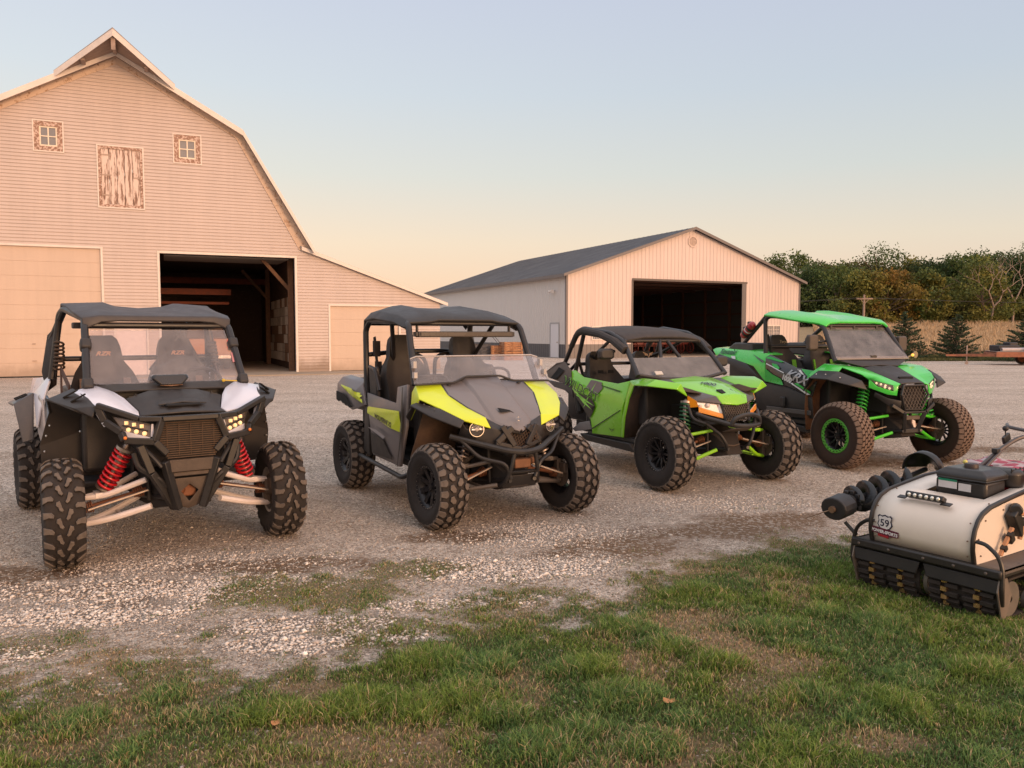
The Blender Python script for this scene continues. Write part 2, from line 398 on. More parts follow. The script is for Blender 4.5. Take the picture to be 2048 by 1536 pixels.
def grass_mask(x, y):
    n = fbm(x, y, 2.3, 5, 3) - .5; n2 = fbm(x, y, 11, 4, 9) - .5
    g = sstep(-.30, .42, edge_side(x, y) + n * 1.3 + n2 * 1.3)
    for c, a, b, k in PATCH: g = np.maximum(g, k * sstep(.25, .7, blob(x, y, c, a, b) + n * .6 + n2 * 1.0))
    return g
def dry_mask(x, y):
    d = fbm(x, y, 1.7, 4, 21); d = sstep(.55, .75, d) * .7
    for c, a, b in DRY: d = np.maximum(d, sstep(.3, .75, blob(x, y, c, a, b) + (fbm(x, y, 7, 3, 31) - .5) * .6))
    e = edge_side(x, y); d = np.maximum(d, .6 * sstep(.6, .0, e))
    return d
def brown_mask(x, y):
    n = fbm(x, y, 3.1, 6, 41) * .8 + fbm(x, y, 17, 3, 43) * .6 - .7; d = 0
    for c, a, b in BROWN: d = np.maximum(d, sstep(.35, .8, blob(x, y, c, a, b) + n * .9))
    near = sstep(11, 7, np.hypot(x, y))
    return np.maximum(d, .6 * sstep(.6, .75, fbm(x * .6, y * 1.6, 1.4, 4, 47)) * near)
def white_mask(x, y):
    n = fbm(x, y, 3.7, 5, 53) * .8 + fbm(x, y, 15, 3, 57) * .5 - .65; d = 0
    for c, a, b, k in WHITE: d = np.maximum(d, k * sstep(.3, .75, blob(x, y, c, a, b) + n * .9))
    return d
def hill(x, y):
    """the field beyond the yard climbs gently"""
    f = sstep(-5, 3, x - .36 * y + 2)
    return 3.6 * sstep(46, 118, y) * f
def height(x, y):
    near = sstep(60, 20, np.hypot(x, y))
    h = (fbm(x, y, 1.1, 4, 61) - .5) * .05 * near
    h = h + grass_mask(x, y) * .012 * sstep(12, 8, np.hypot(x, y))
    return h * sstep(5.2, 4.4, np.abs(np.hypot(x, y) - 7.5) * 0 + 0) + hill(x, y) if False else h * .35 + hill(x, y)
def axis_pts(lo, hi, fine0, fine1, step, grow=1.16):
    a = list(np.arange(fine0, fine1 + 1e-6, step)); s = step; p = fine1
    while p < hi: s *= grow; p += s; a.append(min(p, hi))
    s = step; p = fine0; b = []
    while p > lo: s *= grow; p -= s; b.append(max(p, lo))
    return np.array(sorted(set(b + a)))
gx = axis_pts(-900, 900, -6.5, 8.5, .045); gy = axis_pts(-300, 1500, 1.6, 12, .045)
X, Yg = np.meshgrid(gx, gy); nx, ny = len(gx), len(gy)
Z = height(X, Yg)
co = np.stack([X, Yg, Z], -1).reshape(-1, 3).astype(np.float32)
me = bpy.data.meshes.new('ground'); me.vertices.add(nx * ny); me.vertices.foreach_set('co', co.ravel())
ii, jj = np.meshgrid(np.arange(nx - 1), np.arange(ny - 1)); a = (jj * nx + ii).ravel()
q = np.stack([a, a + 1, a + nx + 1, a + nx], -1).astype(np.int32); nf = len(q)
me.loops.add(nf * 4); me.loops.foreach_set('vertex_index', q.ravel()); me.polygons.add(nf); me.polygons.foreach_set('loop_start', np.arange(nf, dtype=np.int32) * 4)
me.polygons.foreach_set('use_smooth', np.ones(nf, bool)); me.update()
fx, fy = X.ravel(), Yg.ravel()
gm, dm, bmk, wm = grass_mask(fx, fy), dry_mask(fx, fy), brown_mask(fx, fy), white_mask(fx, fy)
fieldm = np.maximum(sstep(0, 2.5, fy - 48.5 - .06 * np.abs(fx - 25) + (fbm(fx, fy, .8, 3, 5) - .5) * 2) * sstep(-2, 2, fx - .36 * fy + 1), sstep(.05, .3, hill(fx, fy)))
at = me.color_attributes.new('masks', 'FLOAT_COLOR', 'POINT'); at.data.foreach_set('color', np.stack([gm, dm, bmk, wm], -1).astype(np.float32).ravel())
at = me.color_attributes.new('masks2', 'FLOAT_COLOR', 'POINT'); at.data.foreach_set('color', np.stack([fieldm, fieldm * 0, fieldm * 0, fieldm * 0 + 1], -1).astype(np.float32).ravel())
m, nt, b = newmat('ground')
tc = nt.nodes.new('ShaderNodeTexCoord'); P = tc.outputs['Object']
at1 = nd(nt, 'ShaderNodeAttribute', attribute_name='masks'); at2 = nd(nt, 'ShaderNodeAttribute', attribute_name='masks2')
sc1 = nt.nodes.new('ShaderNodeSeparateColor'); lk(nt, at1.outputs['Color'], sc1.inputs[0])
sc2 = nt.nodes.new('ShaderNodeSeparateColor'); lk(nt, at2.outputs['Color'], sc2.inputs[0])
def noi(s, d=6., r=.6, st=None):
    n = nd(nt, 'ShaderNodeTexNoise', i_Scale=s, i_Detail=d, i_Roughness=r); v = P
    if st:
        mp = nd(nt, 'ShaderNodeMapping'); mp.inputs['Scale'].default_value = st; lk(nt, P, mp.inputs[0]); v = mp.outputs[0]
    lk(nt, v, n.inputs['Vector']); return n.outputs['Fac']
vo = nd(nt, 'ShaderNodeTexVoronoi', i_Scale=42.0); vo.inputs['Randomness'].default_value = 1; lk(nt, P, vo.inputs['Vector'])
vo2 = nd(nt, 'ShaderNodeTexVoronoi', i_Scale=90.0); lk(nt, P, vo2.inputs['Vector'])
scv = nt.nodes.new('ShaderNodeSeparateColor'); lk(nt, vo.outputs['Color'], scv.inputs[0])
scv2 = nt.nodes.new('ShaderNodeSeparateColor'); lk(nt, vo2.outputs['Color'], scv2.inputs[0])
g1 = ramp(nt, noi(.35, 8, .65, (1, 2.2, 1)), [(.3, (.50, .41, .33)), (.5, (.66, .55, .46)), (.72, (.80, .69, .60))])
g2 = mixc(nt, 1.0, g1, ramp(nt, scv2.outputs[0], [(0, .45), (1, 1.35)]), 'MULTIPLY')
g2 = mixc(nt, 1.0, g2, ramp(nt, noi(7, 10, .8), [(.3, .62), (.7, 1.25)]), 'MULTIPLY')
g2 = mixc(nt, ramp(nt, scv.outputs[0], [(.82, 0.0), (.9, .85)]), g2, (.80, .70, .60))
g2 = mixc(nt, ramp(nt, scv.outputs[2], [(.82, 0.0), (.9, .6)]), g2, (.22, .16, .12))
wst = mixc(nt, ramp(nt, scv.outputs[1], [(0, 0.0), (1, 1.0)]), (.50, .41, .34), (.85, .76, .68))
wst = mixc(nt, 1.0, wst, ramp(nt, vo.outputs['Distance'], [(.0, 1.1), (.55, .35)]), 'MULTIPLY')
g3 = mixc(nt, at1.outputs['Alpha'], g2, wst)
br = mixc(nt, ramp(nt, noi(24, 8, .75), [(.35, 0.0), (.7, 1.0)]), (.13, .08, .05), (.36, .25, .17))
br = mixc(nt, ramp(nt, scv.outputs[2], [(.80, 0.0), (.86, 1.0)]), br, (.42, .36, .30))
g4 = mixc(nt, sc1.outputs[2], g3, br)
soil = mixc(nt, ramp(nt, noi(30, 8, .75), [(.35, 0.0), (.65, 1.0)]), (.045, .05, .018), (.15, .14, .055))
soild = mixc(nt, ramp(nt, noi(40, 8, .75), [(.35, 0.0), (.65, 1.0)]), (.20, .14, .08), (.40, .29, .18))
sg = mixc(nt, sc1.outputs[1], soil, soild)
g5 = mixc(nt, sc1.outputs[0], g4, sg)
fld = mixc(nt, ramp(nt, noi(.5, 9, .8, (1, 9, 1)), [(.35, 0.0), (.65, 1.0)]), (.30, .20, .11), (.52, .38, .22))
g6 = mixc(nt, sc2.outputs[0], g5, fld)
lk(nt, g6, b.inputs['Base Color']); b.inputs['Roughness'].default_value = .95; b.inputs['Specular IOR Level'].default_value = .15
hsum = nd(nt, 'ShaderNodeMath', operation='MULTIPLY_ADD', i_1=-.6); lk(nt, vo.outputs['Distance'], hsum.inputs[0]); lk(nt, noi(60, 6, .7), hsum.inputs[2])
h2 = nd(nt, 'ShaderNodeMath', operation='MULTIPLY_ADD', i_1=-.4); lk(nt, vo2.outputs['Distance'], h2.inputs[0]); lk(nt, hsum.outputs[0], h2.inputs[2])
bp = nd(nt, 'ShaderNodeBump', i_Strength=.9, i_Distance=.03); lk(nt, h2.outputs[0], bp.inputs['Height']); lk(nt, bp.outputs[0], b.inputs['Normal'])
tag(mesh_obj('ground', me, m, None, smooth=0), kind='structure')
for p in bpy.data.meshes['ground'].polygons: break
me.polygons.foreach_set('use_smooth', np.ones(nf, bool))

def np_mesh(name, verts, faces_idx, sizes, cols, mat):
    me = bpy.data.meshes.new(name); me.vertices.add(len(verts)); me.vertices.foreach_set('co', verts.astype(np.float32).ravel())
    me.loops.add(len(faces_idx)); me.loops.foreach_set('vertex_index', faces_idx.astype(np.int32))
    me.polygons.add(len(sizes)); st = np.concatenate([[0], np.cumsum(sizes)[:-1]]).astype(np.int32); me.polygons.foreach_set('loop_start', st)
    me.update()
    if cols is not None:
        at = me.color_attributes.new('Col', 'FLOAT_COLOR', 'POINT'); at.data.foreach_set('color', cols.astype(np.float32).ravel())
    o = bpy.data.objects.new(name, me); col.objects.link(o); me.materials.append(mat); return o
def colmat(name, rough=.6, trans=0, spec=.3):
    m, nt, b = newmat(name); a = nd(nt, 'ShaderNodeAttribute', attribute_name='Col')
    tc = nt.nodes.new('ShaderNodeTexCoord'); n = nd(nt, 'ShaderNodeTexNoise', i_Scale=25.0, i_Detail=3.0); lk(nt, tc.outputs['Object'], n.inputs['Vector'])
    c = mixc(nt, 1.0, a.outputs['Color'], ramp(nt, n.outputs['Fac'], [(.3, .8), (.7, 1.15)]), 'MULTIPLY')
    lk(nt, c, b.inputs['Base Color']); b.inputs['Roughness'].default_value = rough; b.inputs['Specular IOR Level'].default_value = spec
    if trans:
        out = nt.nodes['Material Output']; tl = nd(nt, 'ShaderNodeBsdfTranslucent'); lk(nt, c, tl.inputs[0])
        mx = nd(nt, 'ShaderNodeMixShader'); mx.inputs[0].default_value = trans; lk(nt, b.outputs[0], mx.inputs[1]); lk(nt, tl.outputs[0], mx.inputs[2]); lk(nt, mx.outputs[0], out.inputs[0])
    return m
npr = np.random.default_rng(5)
def blades(N, x, y, z, hgt, wid, colr, lean=.9):
    ang = npr.uniform(0, 2 * np.pi, N); la = npr.uniform(0, 2 * np.pi, N); le = npr.uniform(.15, lean, N) * hgt
    dx, dy = np.cos(ang) * wid / 2, np.sin(ang) * wid / 2; lx, ly = np.cos(la) * le, np.sin(la) * le
    v = np.zeros((N, 5, 3)); zz = np.zeros(N)
    v[:, 0] = np.stack([x - dx, y - dy, z - .004], -1); v[:, 1] = np.stack([x + dx, y + dy, z - .004], -1)
    v[:, 2] = np.stack([x + dx * .8 + lx * .32, y + dy * .8 + ly * .32, z + hgt * .6], -1); v[:, 3] = np.stack([x - dx * .8 + lx * .32, y - dy * .8 + ly * .32, z + hgt * .6], -1)
    v[:, 4] = np.stack([x + lx, y + ly, z + hgt * np.sqrt(np.clip(1 - (le / hgt * .55) ** 2, .2, 1))], -1)
    base = np.arange(N)[:, None] * 5
    f = (base + np.array([0, 1, 2, 3, 3, 2, 4])[None]).ravel(); sz = np.tile([4, 3], N)
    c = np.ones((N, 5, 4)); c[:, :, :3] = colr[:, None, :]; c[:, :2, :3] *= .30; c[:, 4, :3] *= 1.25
    return v.reshape(-1, 3), f, sz, c.reshape(-1, 4)
NB = 2200000
px_ = npr.uniform(-5.2, 6.6, NB); py_ = npr.uniform(1.9, 8.6, NB)
dist = np.hypot(px_, py_)
keep = (np.abs(px_) < py_ * .78 + .9) & (npr.random(NB) < np.clip((4.4 / dist) ** 1.3, .0, 1))
px_, py_ = px_[keep], py_[keep]
g = grass_mask(px_, py_); dr = dry_mask(px_, py_)
tf = np.zeros(len(px_))
for i_, c in enumerate(TUFT): tf = np.maximum(tf, sstep(.25, .8, blob(px_, py_, c, .13 + .03 * (i_ % 4), .11 + .03 * (i_ % 3)) + (fbm(px_, py_, 14, 2, 77) - .5) * .4))
clump = sstep(.42, .72, fbm(px_, py_, 5.5, 3, 71)); tf = np.maximum(tf, clump * .55)
keep = npr.random(len(px_)) < np.clip(g * (.28 + .30 * (1 - dr) + .75 * tf * (1 - dr * .5)), 0, 1)
px_, py_, g, dr, tf = px_[keep], py_[keep], g[keep], dr[keep], tf[keep]
N = len(px_); hg = npr.uniform(.011, .030, N) * (1 + 2.0 * tf) * (.55 + .45 * g) * (1 - .25 * dr)
lawn = sstep(.0, .6, edge_side(px_, py_)); hg *= .6 + .4 * lawn
isdry = npr.random(N) < np.clip(.10 + .62 * dr * (1 - tf * .8), 0, 1)
t = npr.random(N)[:, None]; t2 = fbm(px_, py_, 2.1, 3, 90)[:, None]
green = (1 - t) * np.array([.075, .16, .035]) + t * np.array([.25, .35, .085]); green = green * (1 - .0 * t2) + (t2 > .55) * np.array([.02, .012, -.006]) + (t2 < .45) * np.array([-.01, -.004, .012])
dryc = (1 - t) * np.array([.38, .25, .13]) + t * np.array([.68, .52, .32])
cl = np.where(isdry[:, None], dryc, green); cl = np.clip(cl, .008, 1)
gmat = colmat('grass_blades', .55, .25)
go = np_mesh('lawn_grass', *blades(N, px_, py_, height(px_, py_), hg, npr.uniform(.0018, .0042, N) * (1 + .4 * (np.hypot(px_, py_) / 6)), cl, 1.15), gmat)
tag(go, 'short patchy lawn grass with green tufts and dry blades in the foreground', 'grass', kind='stuff')
# limestone chips
def stones(N, x, y, z, r, colr):
    base = np.array([(1, 0, 0), (0, 1, 0), (-1, 0, 0), (0, -1, 0), (.1, .1, .8), (0, 0, -.6), (.6, .6, .35), (-.6, .5, .4), (-.5, -.6, .35), (.6, -.55, .4)], float)
    idx = [(0, 6, 4), (6, 1, 4), (1, 7, 4), (7, 2, 4), (2, 8, 4), (8, 3, 4), (3, 9, 4), (9, 0, 4), (0, 1, 6), (1, 2, 7), (2, 3, 8), (3, 0, 9), (0, 5, 1), (1, 5, 2), (2, 5, 3), (3, 5, 0)]
    k = len(base); j = base[None] * npr.uniform(.65, 1.3, (N, k, 1)); j = j * np.stack([npr.uniform(.7, 1.35, N), npr.uniform(.6, 1.1, N), npr.uniform(.5, .95, N)], -1)[:, None]
    a = npr.uniform(0, 6.28, N); ca, sa = np.cos(a)[:, None], np.sin(a)[:, None]
    v = np.stack([j[..., 0] * ca - j[..., 1] * sa, j[..., 0] * sa + j[..., 1] * ca, j[..., 2]], -1) * r[:, None, None] + np.stack([x, y, z + r * .18], -1)[:, None]
    f = (np.arange(N)[:, None] * k + np.array(idx).ravel()[None]).ravel(); c = np.ones((N, k, 4)); c[:, :, :3] = colr[:, None]
    return v.reshape(-1, 3), f, np.full(N * len(idx), 3), c.reshape(-1, 4)
NS = 1100000
sx_ = npr.uniform(-7, 8, NS); sy_ = npr.uniform(2.6, 12.5, NS); dd = np.hypot(sx_, sy_)
keep = (np.abs(sx_) < sy_ * .75 + .8) & (npr.random(NS) < np.clip((5.0 / dd) ** 1.2, 0, 1))
sx_, sy_ = sx_[keep], sy_[keep]; wmm = white_mask(sx_, sy_); gmm = grass_mask(sx_, sy_); bmm = brown_mask(sx_, sy_)
keep = npr.random(len(sx_)) < np.clip((.50 + .5 * wmm) * (1 - .93 * gmm) * (1 - .72 * bmm), .004, 1)
sx_, sy_, wmm = sx_[keep], sy_[keep], wmm[keep]; N = len(sx_)
t = npr.random(N)[:, None]; cst = (1 - t) * np.array([.46, .37, .30]) + t * np.array([.86, .77, .68]); cst = cst * (.72 + .38 * wmm[:, None]) * npr.uniform(.7, 1.1, (N, 1))
rr_ = npr.lognormal(-5.25, .42, N) * (.82 + .40 * wmm); rr_ = np.clip(rr_, .0025, .019)
so_ = np_mesh('gravel', *stones(N, sx_, sy_, height(sx_, sy_), rr_, cst), colmat('limestone_chips', .9))
tag(so_, 'loose white limestone gravel scattered over the yard', 'gravel', kind='stuff')
print('blades', len(go.data.polygons) // 2, 'stones', N)
# a few fallen leaves
lm = M('dead_leaf', (.42, .22, .10), .8, dust=0, var=.3)
for i_, (c, lab, rot) in enumerate([((0.691,3.408), 'small tan fallen leaf lying on grass near the bottom middle', .3), ((-0.982,3.217), 'pale curled fallen leaf in the grass at lower left', 1.2), ((1.063,4.56), 'orange fallen leaf on dry grass below the middle buggy', 2), ((2.08,4.996), 'brown fallen leaf beside the tracked carrier', .9)]):
    mb = MB(); z0 = float(height(np.array([c[0]]), np.array([c[1]]))[0]) + .02
    pts = []
    for k in range(9):
        a = k / 8 * PI; pts.append((math.cos(a) * .032, math.sin(a) * .015, .008 * math.sin(a * 3)))
    for k in range(1, 8):
        a = PI + k / 8 * PI; pts.append((math.cos(a) * .032, math.sin(a) * .017, -.006 * math.sin(a * 2)))
    mb.add([(0, 0, .006)] + pts, [(0, k + 1, (k + 1) % 16 + 1) for k in range(16)])
    mb.tube([(.03, 0, 0), (.05, .004, .004)], .001, 4)
    o = mb.build('fallen_leaf', lm, None, smooth=60); o.location = (c[0], c[1], z0); o.rotation_euler = (.2, .25, rot); tag(o, lab, 'leaf', 'fallen leaves on the lawn')

# ---------------------------------------------------------------- barn
siding = M('barn_siding', (.54, .455, .42), .55, var=.06, scale=.8, dust=.0, bump=.05, bscale=30)
grime(siding, 1.3)
whitetrim = M('white_trim', (.70, .63, .58), .5, var=.1, scale=3)
def woodmat(name, wood, paint, amt, sc=(1, 1, 1)):
    m, nt, b = newmat(name); tc = nt.nodes.new('ShaderNodeTexCoord'); mp = nd(nt, 'ShaderNodeMapping'); mp.inputs['Scale'].default_value = sc; lk(nt, tc.outputs['Object'], mp.inputs[0])
    n = nd(nt, 'ShaderNodeTexNoise', i_Scale=4.0, i_Detail=8.0, i_Roughness=.65); lk(nt, mp.outputs[0], n.inputs['Vector'])
    f = ramp(nt, n.outputs['Fac'], [(amt - .03, 0.0), (amt + .03, 1.0)])
    n2 = nd(nt, 'ShaderNodeTexNoise', i_Scale=14.0, i_Detail=5.0); lk(nt, mp.outputs[0], n2.inputs['Vector'])
    wd = mixc(nt, 1.0, wood, ramp(nt, n2.outputs['Fac'], [(.3, .6), (.7, 1.3)]), 'MULTIPLY')
    lk(nt, mixc(nt, f, wd, paint), b.inputs['Base Color']); b.inputs['Roughness'].default_value = .8
    bp = nd(nt, 'ShaderNodeBump', i_Strength=.4, i_Distance=.006); lk(nt, f, bp.inputs['Height']); lk(nt, bp.outputs[0], b.inputs['Normal']); return m
peeled = woodmat('peeled_door_paint', (.27, .17, .13), (.68, .55, .49), .475, (2.6, 1, .32))
peelfr = woodmat('peeled_frame_paint', (.30, .18, .13), (.60, .46, .40), .52, (3, 1, 3))
soffit = woodmat('soffit_boards', (.42, .27, .18), (.60, .46, .36), .42, (1.5, 6, 1.5))
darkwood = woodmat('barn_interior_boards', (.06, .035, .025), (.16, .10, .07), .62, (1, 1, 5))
redbeam = M('red_beam', (.13, .03, .015), .8, var=.4, scale=4)
concrete = M('concrete', (.36, .29, .22), .9, var=.2, scale=1.5, bump=.2, bscale=20)
asphaltroof = M('barn_roof_metal', (.30, .26, .24), .6, var=.2, scale=3)
pane = M('window_pane', (.16, .17, .20), .08, var=.1, spec=.8)
barn = empty('barn', (0.101,-1.325,0) and (-18.642, 29.166, 0), .4105, 'large white gambrel roofed barn with one door closed and one open', 'barn')
PKX = 4.03
WALLPROF = [(-2.6, 5.16), (-.2, 9.49), (PKX, 11.84), (8.26, 9.49), (10.67, 5.16), (16.53, 3.13), (16.8, 3.0)]
WP = [(-8.7, 3.04), (-2.6, 5.16), (-.2, 9.49), (PKX, 11.84), (8.26, 9.49), (10.67, 5.16), (16.8, 3.04)]
def prof_z(s):
    for (a, za), (b, zb) in zip(WP, WP[1:]):
        if a <= s <= b: return za + (zb - za) * (s - a) / (b - a)
    return 0
def prof_x(z):
    """left and right limits of the gable at height z"""
    xs = []
    for (a, za), (b, zb) in zip(WP, WP[1:]):
        if (za - z) * (zb - z) <= 0 and za != zb: xs.append(a + (b - a) * (z - za) / (zb - za))
    if z <= 3.04: return WP[0][0], WP[-1][0]
    return min(xs), max(xs)
HOLES = [(-1.3, 3.30, 0, 4.84), (5.35, 10.48, 0, 4.76), (11.92, 14.9, 0, 2.80), (1.40, 2.02, 8.5, 9.26), (6.12, 6.78, 8.45, 9.22), (3.42, 4.74, 6.52, 8.62), (3.74, 4.82, 0, 1.98)]
mb = MB(); pitch = .128; z = 0.02; lip = .024
while z < 11.80:
    z1 = min(z + pitch, 11.835); l0, r0 = prof_x(z); l1, r1 = prof_x(z1)
    cuts = sorted((h[0], h[1]) for h in HOLES if h[2] < z + .06 and h[3] > z + .06)
    segs = []; cur = None
    for h in cuts + [(None, None)]:
        segs.append((cur, h[0])); cur = h[1]
    for a, b in segs:
        A0 = l0 if a is None else a; A1 = l1 if a is None else a; B0 = r0 if b is None else b; B1 = r1 if b is None else b
        if B0 - A0 < .02: continue
        # rounded drop-lap profile: three small facets per board
        zz = [(z, -lip), (z + .012, -lip - .002), (z + pitch * .8 if z1 - z > .1 else z1 - .001, -.008), (z1, 0)]
        rows = []
        for zq, yq in [(z, 0)] + zz:
            t = (zq - z) / (z1 - z); rows += [(A0 + (A1 - A0) * t, yq, zq), (B0 + (B1 - B0) * t, yq, zq)]
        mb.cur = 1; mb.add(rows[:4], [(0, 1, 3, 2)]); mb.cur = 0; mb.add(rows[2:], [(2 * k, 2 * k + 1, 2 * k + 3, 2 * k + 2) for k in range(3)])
    z = z1
mb.build('wall', [siding, M('siding_lap_shade', (.27, .21, .185), .8)], barn, smooth=0, fix=False)  # lip faces get a darker colour: shade under each lap painted in
# side walls, back wall and inner skin
DEP = 22
mb = MB()
mb.add([(-8.7, 0, 0), (-8.7, DEP, 0), (-8.7, DEP, 3.1), (-8.7, 0, 3.1)], [(0, 1, 2, 3)]); mb.add([(16.8, 0, 0), (16.8, DEP, 0), (16.8, DEP, 3.04), (16.8, 0, 3.04)], [(0, 1, 2, 3)])
bk = [(a, DEP, b) for a, b in WP]; mb.add([(-8.7, DEP, 0)] + bk + [(16.8, DEP, 0)], [tuple(range(len(bk) + 2))])
mb.build('rear_wall', siding, barn, smooth=0)
# roof skins with a metre of overhang at the gable
mb = MB(); 
RP = [(-9.1, 3.02), (-2.85, 5.2), (-3.15, 5.0), (-.45, 9.62), (PKX, 12.12), (8.51, 9.62), (11.24, 5.06)]
main = [(-3.2, 5.06), (-.45, 9.66), (PKX, 12.16), (8.51, 9.66), (11.26, 5.06)]
for (a, za), (b, zb) in zip(main, main[1:]):
    n_ = V3((-(zb - za), 0, b - a)).normalized() * .06
    mb.add([(a, -.42, za), (b, -.42, zb), (b, DEP + .4, zb), (a, DEP + .4, za)] + [(p[0] - n_.x, p[1], p[2] - n_.z) for p in [(a, -.42, za), (b, -.42, zb), (b, DEP + .4, zb), (a, DEP + .4, za)]],
           [(0, 1, 2, 3), (7, 6, 5, 4), (0, 4, 5, 1), (1, 5, 6, 2), (2, 6, 7, 3), (3, 7, 4, 0)])
for (a, za), (b, zb) in [((10.72, 5.26), (17.1, 3.02)), ((-2.66, 5.26), (-9.0, 3.02))]:
    mb.add([(a, -.16, za), (b, -.16, zb), (b, DEP, zb), (a, DEP, za), (a, -.16, za - .08), (b, -.16, zb - .08), (b, DEP, zb - .08), (a, DEP, za - .08)],
           [(0, 1, 2, 3), (7, 6, 5, 4), (0, 4, 5, 1), (1, 5, 6, 2), (2, 6, 7, 3), (3, 7, 4, 0)])
roof = mb.build('roof', asphaltroof, barn, smooth=0)
# rake boards (white metal) and weathered inner boards + soffit
mb = MB(); mi = MB(); ms = MB()
for (a, za), (b, zb) in zip(main, main[1:]):
    mb.prism([(a, -.46, za + .03), (b, -.46, zb + .03), (b, -.46, zb - .20), (a, -.46, za - .20)], (0, .035, 0))
    i_ = main.index((a, za)); wa, wb = WP[i_ + 1], WP[i_ + 2]; mi.prism([(a, -.05, za - .05), (b, -.05, zb - .05), (wb[0], -.05, wb[1] - .06), (wa[0], -.05, wa[1] - .06)], (0, .028, 0))
    ms.add([(a, -.42, za - .075), (b, -.42, zb - .075), (b, -.02, zb - .075), (a, -.02, za - .075)], [(0, 1, 2, 3)])
mb.prism([(10.75, -.2, 5.24), (17.12, -.2, 3.0), (17.12, -.2, 2.86), (10.75, -.2, 5.08)], (0, .035, 0))
mb.build('rake_trim', whitetrim, barn, smooth=0, bevel=.006)
mi.build('rake_board', soffit, barn, smooth=0); ms.build('soffit', soffit, barn, smooth=0)
# hay hood: roof peak projecting out over the gable
tip = (PKX, -1.9, 12.62); hl, hr = (2.0, -.42, 11.05), (6.06, -.42, 11.05); pk = (PKX, -.3, 12.18)
tipw = (4.141,-1.9,12.372); tip = (PKX, -1.9, tipw[2])
mb = MB()
for e in (hl, hr):
    q = [tip, e, pk]; mb.prism([off(p, 0, 0, .05) for p in q], (0, 0, .07))
    mb.add([off(tip, 0, .9, .12), off(e, 0, 1.2, .16), off(pk, 0, 1.2, .16)], [(0, 1, 2)])
mb.build('hood_roof', asphaltroof, barn, smooth=0)
mb = MB()
for e in (hl, hr):
    mb.prism([off(tip, 0, -.03, .06), off(e, 0, -.03, .10), off(e, 0, -.03, -.13), off(tip, 0, -.03, -.18)], (0, .035, 0))
mb.build('hood_trim', whitetrim, barn, smooth=0)
mb = MB()
for e in (hl, hr): mb.add([off(tip, 0, .02, .03), off(e, 0, 0, .0), (e[0], -.03, e[2] - .12), (PKX, -.03, 12.02)], [(0, 1, 2, 3)])
mb.build('hood_soffit', M('hood_boards', (.30, .22, .18), .8, var=.3, scale=3, stretch=(1, 5, 1)), barn, smooth=0)
mb = MB(); mb.bx(PKX - .07, PKX + .07, -1.78, -1.68, 11.75, tip[2] - .16); mb.bx(PKX - .06, PKX + .06, -1.7, 0, 12.0, 12.1)
for s in (-1, 1): mb.bx(PKX + s * 1.05 - .07, PKX + s * 1.05 + .07, -1.0, -.1, 11.48, 11.62)
mb.build('hood_beam', M('grey_wood', (.32, .24, .20), .85, var=.3, scale=6), barn, smooth=0)
# corner and opening trim
def frame_trim(name, x0, x1, z0, z1, w_, mat, parent, y=-.03, d=.045, sill=True):
    mb = MB(); mb.bx(x0 - w_, x0, y, y + d, z0, z1 + w_); mb.bx(x1, x1 + w_, y, y + d, z0, z1 + w_); mb.bx(x0, x1, y, y + d, z1, z1 + w_)
    if sill: mb.bx(x0, x1, y - .002, y + d, z0 - w_ * 0, z0 + .03) if name == 'x' else mb.bx(x0 - w_, x1 + w_, y - .004, y + d, z0 - w_, z0 - .001)
    return mb.build(name, mat, parent, smooth=0, bevel=.004)
frame_trim('opening_trim', 5.35, 10.48, .0, 4.76, .09, whitetrim, barn, y=-.045, d=.2, sill=False)
# closed sectional garage doors
gdoor = M('garage_door_panel', (.56, .44, .36), .5, var=.04, scale=1)
grime(gdoor, 1.0, amt=.5)
def sect_door(x0, x1, z1, n_, trim=.08):
    mb = MB(); h = z1 / n_
    for k in range(n_):
        mb.bx(x0, x1, .05, .09, k * h + .004, (k + 1) * h - .004)
        mb.bx(x0 + .0, x1, .062, .085, (k + 1) * h - .006, (k + 1) * h + .006)
    o = mb.build('garage_door', gdoor, barn, smooth=0, bevel=.003)
    frame_trim('door_trim', x0, x1, 0, z1, trim, whitetrim, o, y=-.045, d=.13, sill=False)
    mb = MB(); mb.bx(x0, x1, .03, .049, .005, .05); mb.build('weather_strip', M('rubber', (.02, .02, .02), .8), o); mb = MB(); mb.box(((x0 + x1) / 2, .035, .62), (.14, .03, .03)); mb.box(((x0 + x1) / 2, .035, 1.25 if z1 > 3 else .95), (.10, .02, .05)); build_each(mb, 'handle', M('painted_iron', (.40, .30, .25), .6), o)
sect_door(-1.3, 3.30, 4.84, 9); sect_door(11.92, 14.9, 2.80, 5)
mb = MB(); mb.bx(3.74, 4.82, .04, .08, .01, 1.97); d_ = mb.build('side_door', M('white_door', (.72, .62, .60), .45, var=.05), barn, bevel=.003)
frame_trim('door_frame', 3.74, 4.82, 0, 1.98, .06, whitetrim, d_, sill=False)
mb = MB(); mb.sphere((3.84, .0, .95), .035); mb.build('handle', M('brass', (.4, .25, .1), .3, 1), d_)
